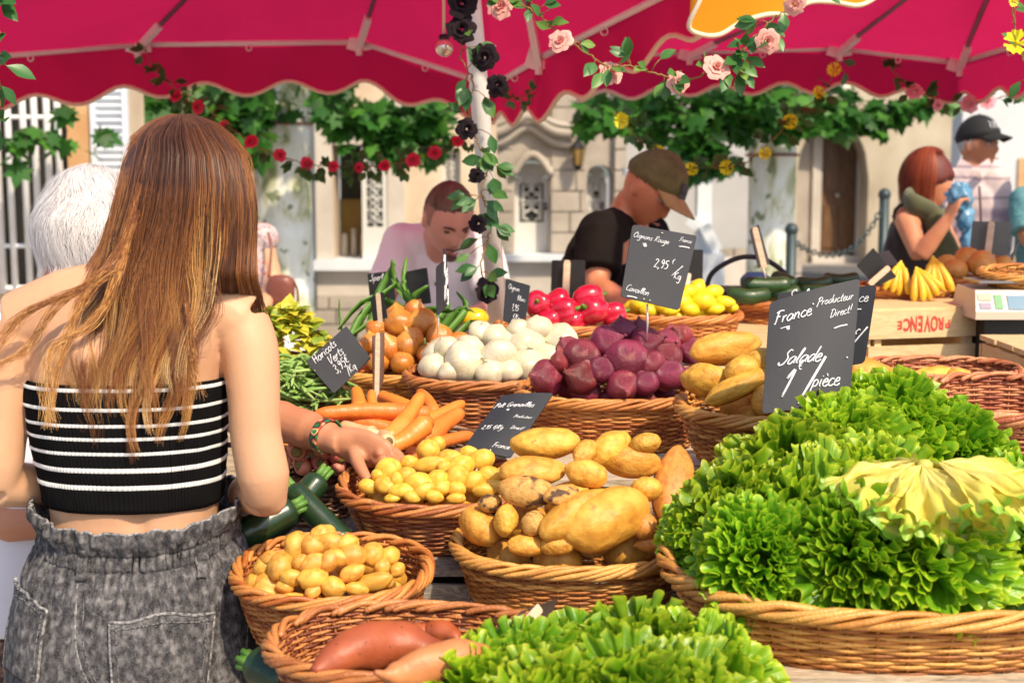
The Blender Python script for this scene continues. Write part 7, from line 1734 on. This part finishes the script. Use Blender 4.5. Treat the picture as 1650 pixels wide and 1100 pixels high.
# bracelet
A = P(526, 703, 2.452); d = (P(552, 712, 2.425)-P(500, 694, 2.48)).normalized(); o1 = d.orthogonal().normalized(); o2 = d.cross(o1)
BRC = mat('woven_bracelet', [(.36, (.02, .16, .05)), (.44, (.01, .02, .02)), (.5, (.55, .05, .02)), (.58, (.75, .60, .25)), (.64, (.02, .22, .08))], scale=55, detail=0, rough=.6)
rings = []
for s_ in (-.0085, -.004, .004, .0085):
    rings.append([A+d*s_+(o1*math.cos(t)+o2*math.sin(t))*.0292 for t in [k*math.pi/16 for k in range(32)]])
mb = MB(); mb.ring(rings, cap=False); o = thing('bracelet', mb, BRC, 'green woven bracelet with red and cream diamonds on the reaching wrist', 'bracelet', loc=A); mod(o, 'SOLIDIFY', thickness=.003, offset=1)

# --- the young woman in front, seen from behind
yw = root('person', V((P(215, 900, 2.15).x, 2.15, 0)), 'young woman from behind with long auburn hair, striped tube top and grey denim shorts', 'person')
K = 2.12/F
def rowring(py, xl, xr, Yc, d, n=64, sq=2.3, grow=0.0, dip=0.0, fn=None):
    c = P((xl+xr)/2, py, Yc); hw = (P(xr, py, Yc).x-P(xl, py, Yc).x)/2+grow; out = []
    for k in range(n):
        t = 2*math.pi*k/n; ct, st = math.cos(t), math.sin(t); r = fn(t) if fn else 0
        e = 1
        out.append(V((c.x+math.copysign(abs(ct)**(2/sq), ct)*(hw+r), c.y+math.copysign(abs(st)**(2/sq), st)*(d+grow+r), c.z-dip*max(0, -st))))
    return out
BR = [(1190,22,412,2.16,.12),(1120,26,408,2.16,.118),(1000,40,398,2.16,.122),(930,54,385,2.16,.118),(880,70,368,2.16,.104),(850,84,354,2.15,.094),(825,86,350,2.15,.090),(790,80,353,2.15,.092),(760,74,355,2.15,.095),(700,60,357,2.15,.100),(640,52,360,2.15,.104),(600,50,364,2.15,.103),
      (560,52,368,2.145,.098),(525,58,372,2.14,.088),(495,80,362,2.14,.074),(470,132,336,2.14,.062),(445,186,318,2.145,.055),(415,212,312,2.15,.052),(380,218,318,2.16,.052)]
BR_t = lambda py: tuple(float(np.interp(-py, [-b[0] for b in BR], [b[k] for b in BR])) for k in (1, 2, 3, 4))
mb = MB(); mb.ring([rowring(*b, n=40) for b in BR])
mb.tube(crom([P(30, 522, 2.14), P(110, 488, 2.135), P(215, 472, 2.14), P(320, 484, 2.135), P(388, 520, 2.14)], 4), [.050]*4+[.052]*9+[.048]*4, 16)
mb.tube(crom([P(386, 524, 2.14), P(402, 565, 2.13), P(409, 640, 2.115), P(412, 700, 2.11), P(424, 765, 2.105), P(429, 806, 2.115)], 5), list(np.interp(np.linspace(0, 5, 26), range(6), [.047, .0445, .0395, .0385, .040, .030])), 20)
mb.ell(P(436, 802, 2.112), (.026, .024, .028), 14, 10)
mb.tube(crom([P(426, 796, 2.12), P(410, 792, 2.19), P(394, 796, 2.27), P(384, 812, 2.34)], 4), list(np.interp(np.linspace(0, 3, 13), range(4), [.035, .036, .029, .022])), 16)
hand(mb, P(384, 814, 2.34), V((-.1, .8, -.5)), V((-.8, 0, -.3)), .9, .8, thumb=-1)
mb.tube(crom([P(30, 530, 2.14), P(12, 590, 2.125), P(2, 670, 2.115), P(-6, 740, 2.11), P(-8, 780, 2.115)], 5), list(np.interp(np.linspace(0, 4, 21), range(5), [.049, .045, .041, .041, .036])), 20)
mb.tube(crom([P(-8, 778, 2.115), P(50, 782, 2.17), P(95, 784, 2.24), P(130, 790, 2.30)], 4), list(np.interp(np.linspace(0, 3, 13), range(4), [.037, .035, .028, .022])), 16)
hand(mb, P(130, 790, 2.30), V((1, .3, -.1)), V((0, 0, -1)), .9, .6, thumb=1)
hcw = P(296, 318, 2.17); Mw = frame(V((.25, .95, -.15))); add_head(mb, hcw, Mw, .96)
mb.tube([hcw+Mw@V((0, -.02, -.06)), P(265, 440, 2.15), P(262, 480, 2.15)], [.050, .052, .06], 14)
legs(mb, P(218, 1130, 2.16), V((1, 0, 0)), V((.1, 1, 0)), 1.02)
def backshape(co):
    # spine groove and shoulder blades
    for i in range(len(co)):
        x, y, z = co[i]
        if y < 2.13 and z > 1.0:
            px, py = PROJ((x, y, z))
            g = lambda cx, cy, sx, sy: math.exp(-((px-cx)/sx)**2-((py-cy)/sy)**2)
            co[i][1] += .007*g(232, 600, 16, 130)+.008*g(222, 840, 18, 60)-.012*g(128, 560, 34, 42)-.012*g(322, 560, 30, 44)+.006*g(350, 600, 12, 40)
    return co
blobpart('body', mb, SK_Y, yw, .0042, 6, extra=backshape)
# ribbed tube top
mb = MB(); n = 640; rows = []; at = []; N_ = 96; uv = []
stripes = [612, 641, 666, 687, 710, 736, 763]
for j in range(N_+1):
    py = 605+(804-605)*j/N_; xl, xr, Yc, d = BR_t(py); bulge = 1.0
    e = min(1, min(j, N_-j)/3)
    a_ = 1.0 if any(abs(py-(s_-.0)) < 2.6 for s_ in stripes) else 0.0
    wr = .0016*math.sin(j*.55)
    rows.append(rowring(py, xl-2, xr+2, Yc, d+.004, n=n, grow=.0035*e-.001, fn=lambda t: .0007*math.sin(t*150)+.0030*noise.noise(V((math.cos(t)*3, math.sin(t)*3, py*.03)))+.0012*a_))
    at += [a_]*n
mb.ring(rows, cap=False, a=at)
o = part('tube_top', mb, mat('striped_knit', [(0, (.005, .0045, .005)), (.45, (.006, .0055, .006)), (.55, (.72, .70, .68)), (1, (.76, .74, .72))], attr='v', scale=5, rough=.95, bump=.2, bscale=600, spec=.12), yw); mod(o, 'SOLIDIFY', thickness=.002)
# denim shorts
SR = [(793,72,380,.118),(806,74,377,.116),(822,80,372,.110),(838,86,366,.104),(850,84,366,.105),(862,80,369,.108),(880,70,378,.116),(910,58,389,.124),(950,48,397,.130),(1000,38,403,.134),(1060,29,409,.136),(1120,23,414,.136),(1180,20,416,.134)]
def SRt(py): return [float(np.interp(py, [s_[0] for s_ in SR], [s_[k] for s_ in SR])) for k in (1, 2, 3)]
def sfold(t, py):
    c3 = V((math.cos(t)*1.0, math.sin(t)*1.0, 0)); g = math.exp(-((py-846)/26)**2); up = math.exp(-((py-805)/22)**2); dn = max(0, 1-abs(py-900)/70)
    rdg = lambda f, s_: 1-2*abs(noise.noise(V((c3.x*f, c3.y*f, py*.012+s_))))
    r = .012*g*(rdg(17, 0)-.45)+.010*up*(rdg(9, 5)-.5)+.009*dn*(rdg(11, 0)-.5)+.0035*noise.noise(V((c3.x*3, c3.y*3, py*.012)))
    r += -.003*math.exp(-((py-833)/3.0)**2)-.003*math.exp(-((py-862)/3.0)**2)+.0035*up; r = max(r, -.006)+.0085
    return r
def spt(t, py, off=0.0):
    xl, xr, d = SRt(py); Yc = 2.16; c = P((xl+xr)/2, py, Yc); hw = (P(xr, py, Yc).x-P(xl, py, Yc).x)/2; sq = 2.35; ct, st = math.cos(t), math.sin(t); r = sfold(t, py)+off
    fade = max(0, 1-max(0, py-800)/260); dip = .036*fade*max(0, -st)**1.2+.006*(py < 815)*noise.noise(V((ct*9, st*9, 1)))
    return V((c.x+math.copysign(abs(ct)**(2/sq), ct)*(hw+r), c.y+math.copysign(abs(st)**(2/sq), st)*(d+r), c.z-dip))
mb = MB(); n = 520; rows = []
for j in range(131): py = 790+(1185-790)*(j/130)**1.15; rows.append([spt(2*math.pi*k/n, py) for k in range(n)])
mb.ring(rows, cap=False)
DEN = mat('acid_wash_denim', [(.32, (.014, .013, .015)), (.45, (.045, .042, .046)), (.56, (.105, .098, .10)), (.70, (.24, .225, .225))], specks=[(520, .50, .72, (.15, .14, .138), 'n')], scale=105, detail=12, rough=.9, bump=.22, bscale=700, dist=.3, stretch=(1, 1, .7), bstretch=(1, 1, 1))
DEND = mat('denim_edge', [(.35, (.06, .055, .06)), (.5, (.22, .21, .21)), (.7, (.40, .38, .37))], scale=160, detail=3, rough=.9, bump=.3, bscale=300)
SEAM = mat('dark_stitching', [(.4, (.03, .03, .032)), (.6, (.20, .19, .19))], scale=300, detail=1, rough=.9)
shp = part('denim_shorts', mb, DEN, yw); mod(shp, 'SOLIDIFY', thickness=.0025)
mb = MB(); mb.tube([spt(2*math.pi*k/260, 790.5, .001) for k in range(261)], .0022, 6, cap=False); part('waist_hem', mb, DEND, shp)
for py in (833.5, 862):
    mb = MB(); mb.tube([spt(2*math.pi*k/300, py, .0012) for k in range(301)], .0011, 5, cap=False); part('stitch_line', mb, SEAM, shp)
def leg_mb(sg):
    m_ = MB(); cx = P(218+sg*98, 1180, 2.16).x; m_.ring([[V((cx+math.cos(a)*.104*k_, 2.16+math.sin(a)*.13*k_, z)) for a in [q_*math.pi/20 for q_ in range(40)]] for k_, z in ((.99, P(218, 1180, 2.16).z+.015), (1.02, .76), (1.03, .70), (1.05, .66))], cap=False); return m_
for sg in (-1, 1): o = part('shorts_leg', leg_mb(sg), DEN, shp); mod(o, 'SOLIDIFY', thickness=.0025)
def spx(px, py, off):
    sp_ = py
    for _ in range(6):
        xl, xr, d = SRt(sp_); u = (px-(xl+xr)/2)/((xr-xl)/2)*.97; u = max(-.985, min(.985, u)); u2 = math.copysign(abs(u)**(2.35/2), u); t = -math.acos(max(-1, min(1, u2))); q_ = spt(t, sp_, off); sp_ += (py-PROJ(q_)[1])*.8; sp_ = max(791, min(1184, sp_))
    return spt(t, sp_, off)
def pocket(TL, TR, BR_, BL):
    mb = MB()
    def f(u, v, off=.006):
        x = TL[0]*(1-u)*(1-v)+TR[0]*u*(1-v)+BR_[0]*u*v+BL[0]*(1-u)*v; y = TL[1]*(1-u)*(1-v)+TR[1]*u*(1-v)+BR_[1]*u*v+BL[1]*(1-u)*v
        y += 4*math.sin(u*9)*max(0, 1-v*6); return spx(x, y, off+.001*math.sin(u*20+v*5))
    mb.grid(f, 26, 26); o = part('back_pocket', mb, DEN, shp); mod(o, 'SOLIDIFY', thickness=.003)
    m2 = MB(); m2.tube([f(u, 0, .0085) for u in np.linspace(0, 1, 26)], .0026, 6)
    for u_ in (0, 1): m2.tube([f(u_, v, .0075) for v in np.linspace(0, 1, 26)], .0024, 6)
    part('pocket_hem', m2, DEND, o)
    m2 = MB(); m2.tube([f(u, .085, .0092) for u in np.linspace(.02, .98, 26)], .0012, 5)
    for u_ in (.07, .93): m2.tube([f(u_, v, .0092) for v in np.linspace(.05, 1, 26)], .0012, 5)
    part('pocket_stitching', m2, SEAM, o)
pocket((39, 930), (121, 980), (109, 1110), (34, 1070)); pocket((218, 1002), (359, 984), (352, 1140), (226, 1150))
for x, y0_, y1_ in ((176, 886, 935), (336, 890, 930)):
    mb = MB(); mb.grid(lambda u, v: spx(x-7+14*u-(4 if x < 200 else -3)*v, y0_+(y1_-y0_)*v, .0045+.003*math.sin(math.pi*v)), 6, 14); o = part('belt_loop', mb, DEN, shp); mod(o, 'SOLIDIFY', thickness=.0025)
    m2 = MB(); 
    for du in (1.5, 12.5): m2.tube([spx(x-7+du-(4 if x < 200 else -3)*v, y0_+(y1_-y0_)*v, .0058+.003*math.sin(math.pi*v)) for v in np.linspace(0, 1, 10)], .0008, 5)
    part('loop_stitching', m2, SEAM, o)
for dx in (-6, 6):
    mb = MB(); mb.tube([spx(x+dx, y, .001) for x, y in ((172, 940), (171, 965), (170, 1000), (172, 1040), (180, 1075), (192, 1100), (210, 1130))], .0024, 6); part('centre_seam', mb, SEAM if dx > 0 else DEND, shp)
mb = MB(); mb.tube([spx(x, y, .001) for x, y in ((372, 880), (384, 900), (394, 930), (400, 980), (403, 1050), (405, 1120))], .0022, 6); part('side_seam', mb, DEND, shp)
# --- long auburn hair
AUB = mat('auburn_hair', [(0, (.035, .012, .007)), (.22, (.080, .028, .014)), (.42, (.17, .058, .022)), (.60, (.34, .125, .036)), (.78, (.60, .30, .085)), (1, (.80, .54, .25))], attr='v', scale=5, rough=.46, spec=.35)
ly = [184, 190, 200, 220, 250, 300, 350, 400, 450, 480, 520, 560, 600, 650, 700, 750]
lx = [284, 262, 238, 214, 205, 190, 178, 160, 136, 118, 104, 96, 88, 82, 104, 128]
rx_ = [300, 322, 350, 374, 396, 410, 415, 414, 412, 408, 400, 396, 390, 390, 380, 370]
L2 = lambda y: float(np.interp(y, ly, lx)); R2 = lambda y: float(np.interp(y, ly, rx_))
R3 = lambda y: float(np.interp(y, [470, 520, 560, 600, 650, 700, 750], [345, 335, 322, 312, 306, 296, 288]))
def hY(u, py, lay):
    T = float(np.interp(py, [184, 220, 400, 520, 760], [.10, .115, .10, .05, .04])); b = float(np.interp(py, [184, 190, 200, 220, 250, 285, 320, 430, 500, 600, 700, 760], [2.158, 2.128, 2.100, 2.074, 2.054, 2.042, 2.037, 2.044, 2.040, 2.032, 2.026, 2.030]))
    return b+T*(1-math.sqrt(max(0, 1-min(.985, abs(u))**2)))+lay*.007
def hx(u, y):
    """u in -1..1 across the head; below the shoulder the right third has gone over the shoulder"""
    xa = L2(y)+(R2(y)-L2(y))*(u+1)/2
    if y > 440:
        u3 = (u+1)/1.45*2-1; xb = L2(y)+(R3(max(470, y))-L2(y))*(u3+1)/2; f = min(1, (y-440)/60); xa = xa*(1-f)+xb*f
    return xa
r_ = np.random.RandomState(21); S = []; at = []; nr = []; wds = []
def lockset(nlock, per, u0, u1, lay0, ends, tone, wav, clump, wdt=.0011):
    for L_ in range(nlock):
        uc = u0+(u1-u0)*(L_+r_.uniform(.1, .9))/nlock; end = r_.uniform(*ends); lay = lay0+r_.uniform(-.5, .5); ph = r_.uniform(0, 6.28); fq = r_.uniform(.022, .034); am = wav*1.35*r_.uniform(.5, 1.3); tn = tone+r_.uniform(-.45, .40); lw = 1.9/nlock*(u1-u0)*r_.uniform(.7, 1.3)
        hl = r_.rand() < .30
        for s_ in range(per):
            du = r_.uniform(-1, 1)*lw; dl = r_.uniform(-1.2, 1.2); e = end-abs(r_.normal(0, 48)); y0_ = r_.uniform(185, 195)+60*abs(uc)**2*0; k = 30; pts = []; jit = r_.uniform(-1, 1); tv = []
            sc_ = r_.uniform(-.09, .09)
            for j in range(k):
                t = j/(k-1); y = y0_+(e-y0_)*t; c_ = clump*min(1, max(0, (y-300)/260))
                u = uc+du*(1-c_)*1.0; u = max(-1, min(1, u)); am2 = am*min(1, max(0, (y-300)/220))
                x = hx(u, y)+am2*math.sin(fq*y+ph)+jit*1.8*math.sin(fq*1.7*y+ph*2+jit*3)*min(1, max(0, (y-240)/200))
                Yd = hY(u, y, lay+dl*(1-c_*.5))-.004*math.cos(fq*y+ph)*min(1, max(0, (y-350)/100))
                if uc > .42 and y > 442: Yd += ((y-442)/45)**1.3*.08
                pts.append(tuple(P(x, y, Yd)))
                v_ = .05+tn*.35+.50*min(1, max(0, (y-230)/430))+sc_+(.20*min(1, max(0, (y-230)/120)) if hl else -.06)-(.14*min(1, max(0, (y-300)/150)) if uc > .40 else 0)+(.10 if u > .35 else 0)-(.10 if y < 300 and u < 0 else 0)
                tv.append(min(1, max(0, v_)))
            S.append(pts); at.append(tv); wds.append(wdt*r_.uniform(.6, 1.2)); nr.append((uc*.6+r_.uniform(-.5, .5), -1, .15))
lockset(26, 46, -1, 1, 1.8, (520, 640), -.25, 5, .35)          # dark under layer
lockset(15, 90, .40, 1.0, .6, (530, 560), .10, 2.0, .2, .0009)        # straight right side going over the shoulder
lockset(13, 70, .46, 1.0, .0, (520, 560), .05, 2.0, .3, .0009)
lockset(24, 100, -1, .46, .8, (600, 730), .12, 8, .55, .0008)         # long wavy locks
lockset(18, 84, -1, .46, .0, (580, 752), .28, 10, .66, .0008)
lockset(10, 50, -.9, .4, -.6, (620, 756), .55, 12, .72, .0008)
lockset(5, 10, -.2, .46, -.3, (560, 700), .3, 16, .9)
# locks swept out over the left shoulder
for (path, nst, tn) in (([(225,300),(205,380),(180,430),(120,470),(50,500),(10,540),(-20,590)], 46, .42),([(215,330),(195,400),(150,450),(85,500),(45,560),(5,585),(-25,600)], 34, .5),([(215,360),(190,430),(140,470),(110,540),(85,620),(80,690)], 40, .55),([(205,380),(185,450),(150,520),(85,560),(75,620),(78,680)], 36, .6),
                        ([(300,480),(310,560),(318,600),(325,640)], 10, .5),([(220,340),(170,440),(90,480),(20,520),(-30,580)], 20, .4)):
    for s_ in range(nst):
        pts = crom([V((x+r_.normal(0, 3+5*i/len(path)), y+r_.normal(0, 3), 0)) for i, (x, y) in enumerate(path)], 5); idx = np.linspace(0, len(pts)-1, 30); p3 = []
        for q_ in idx:
            a0 = pts[int(q_)]; a1 = pts[min(int(q_)+1, len(pts)-1)]; p = a0.lerp(a1, q_-int(q_)); Yd = 2.035 if p.y < 430 else 2.028+.0*p.y
            if p.x < 60: Yd = 2.055
            if p.x > 380: Yd = 2.07
            p3.append(tuple(P(p.x, p.y, Yd-.006*r_.rand())))
        S.append(p3); at.append([min(1, max(0, tn+.12*r_.normal()+.25*(j/29))) for j in range(30)]); wds.append(.0010); nr.append((0, -1, .3))
# stray hairs round the outline
for s_ in range(260):
    u = r_.choice([-1, 1])*r_.uniform(.86, 1.0) if r_.rand() < .6 else r_.uniform(-1, 1); e = r_.uniform(260, 700); 
    if u > .42: e = min(e, r_.uniform(280, 430))
    k = 30; ph = r_.uniform(0, 6); o_ = r_.uniform(0, 7); S.append([tuple(P(hx(u, 186+(e-186)*j/(k-1))+math.copysign(o_*math.sin(3.1*j/(k-1)), u)+3*math.sin(ph+j*.3), 186+(e-186)*j/(k-1)-abs(o_)*.4*math.exp(-j/4), hY(u, 186+(e-186)*j/(k-1), -1.0))) for j in range(k)])
    at.append([.35+.4*j/(k-1) for j in range(k)]); wds.append(.0005); nr.append((0, -1, .2))
hr = strands(S, np.array(wds), np.array(at), np.array(nr), 'long_hair', AUB, yw)
mb = MB()
def hb_(u, v):
    y = 186+(432-186)*v**1.3; uu = -1+2*u
    if y > 470: pass
    return P(L2(y)+5+(R2(y)-L2(y)-10)*u, y, hY(uu*.97, y, 3.5)+0)
mb.grid(hb_, 40, 40, a=lambda u, v: .08+.2*v)
part('hair_underlayer', mb, AUB, hr)
mb = MB(); mb.ell(P(300, 315, 2.165), (.100, .105, .120), 32, 24, a=.12); part('hair_crown', mb, AUB, hr)
# blue carrier bag hanging from her hand
mb = MB(); 
def bag(u, v):
    t = 2*math.pi*u; z = v; c0 = P(382, 800+165*v, 2.37); w_ = .012+.040*v**.6; return c0+V((math.cos(t)*w_*(1+.25*noise.noise(V((math.cos(t)*2, math.sin(t)*2, v*4)))), math.sin(t)*w_*.6*(1+.3*noise.noise(V((math.sin(t)*2, 3, v*4)))), .006*math.sin(t*5)*(1-v)))
mb.grid(bag, 40, 30, closeu=True); thing('plastic_bag', mb, MM('pale_blue_plastic', [(.3, (.16, .36, .62)), (.7, (.40, .58, .80))], scale=10, rough=.2, trans=.45, bump=.8, bscale=14, alpha=.85), 'pale blue plastic bag hanging from the young woman\'s hand beside her shorts', 'bag', loc=P(382, 820, 2.37))
mb = MB(); A = P(392, 806, 2.315); d = (P(384, 812, 2.34)-P(394, 796, 2.27)).normalized(); o1 = d.orthogonal().normalized(); o2 = d.cross(o1)
mb.tube([A+(o1*math.cos(t)+o2*math.sin(t))*.029 for t in [k*math.pi/12 for k in range(25)]], .0025, 6, cap=False); thing('cord_bracelet', mb, MM('purple_cord', [(0, (.16, .06, .20))], rough=.6), 'thin purple cord bracelet on the young woman\'s right wrist', 'bracelet', loc=A)
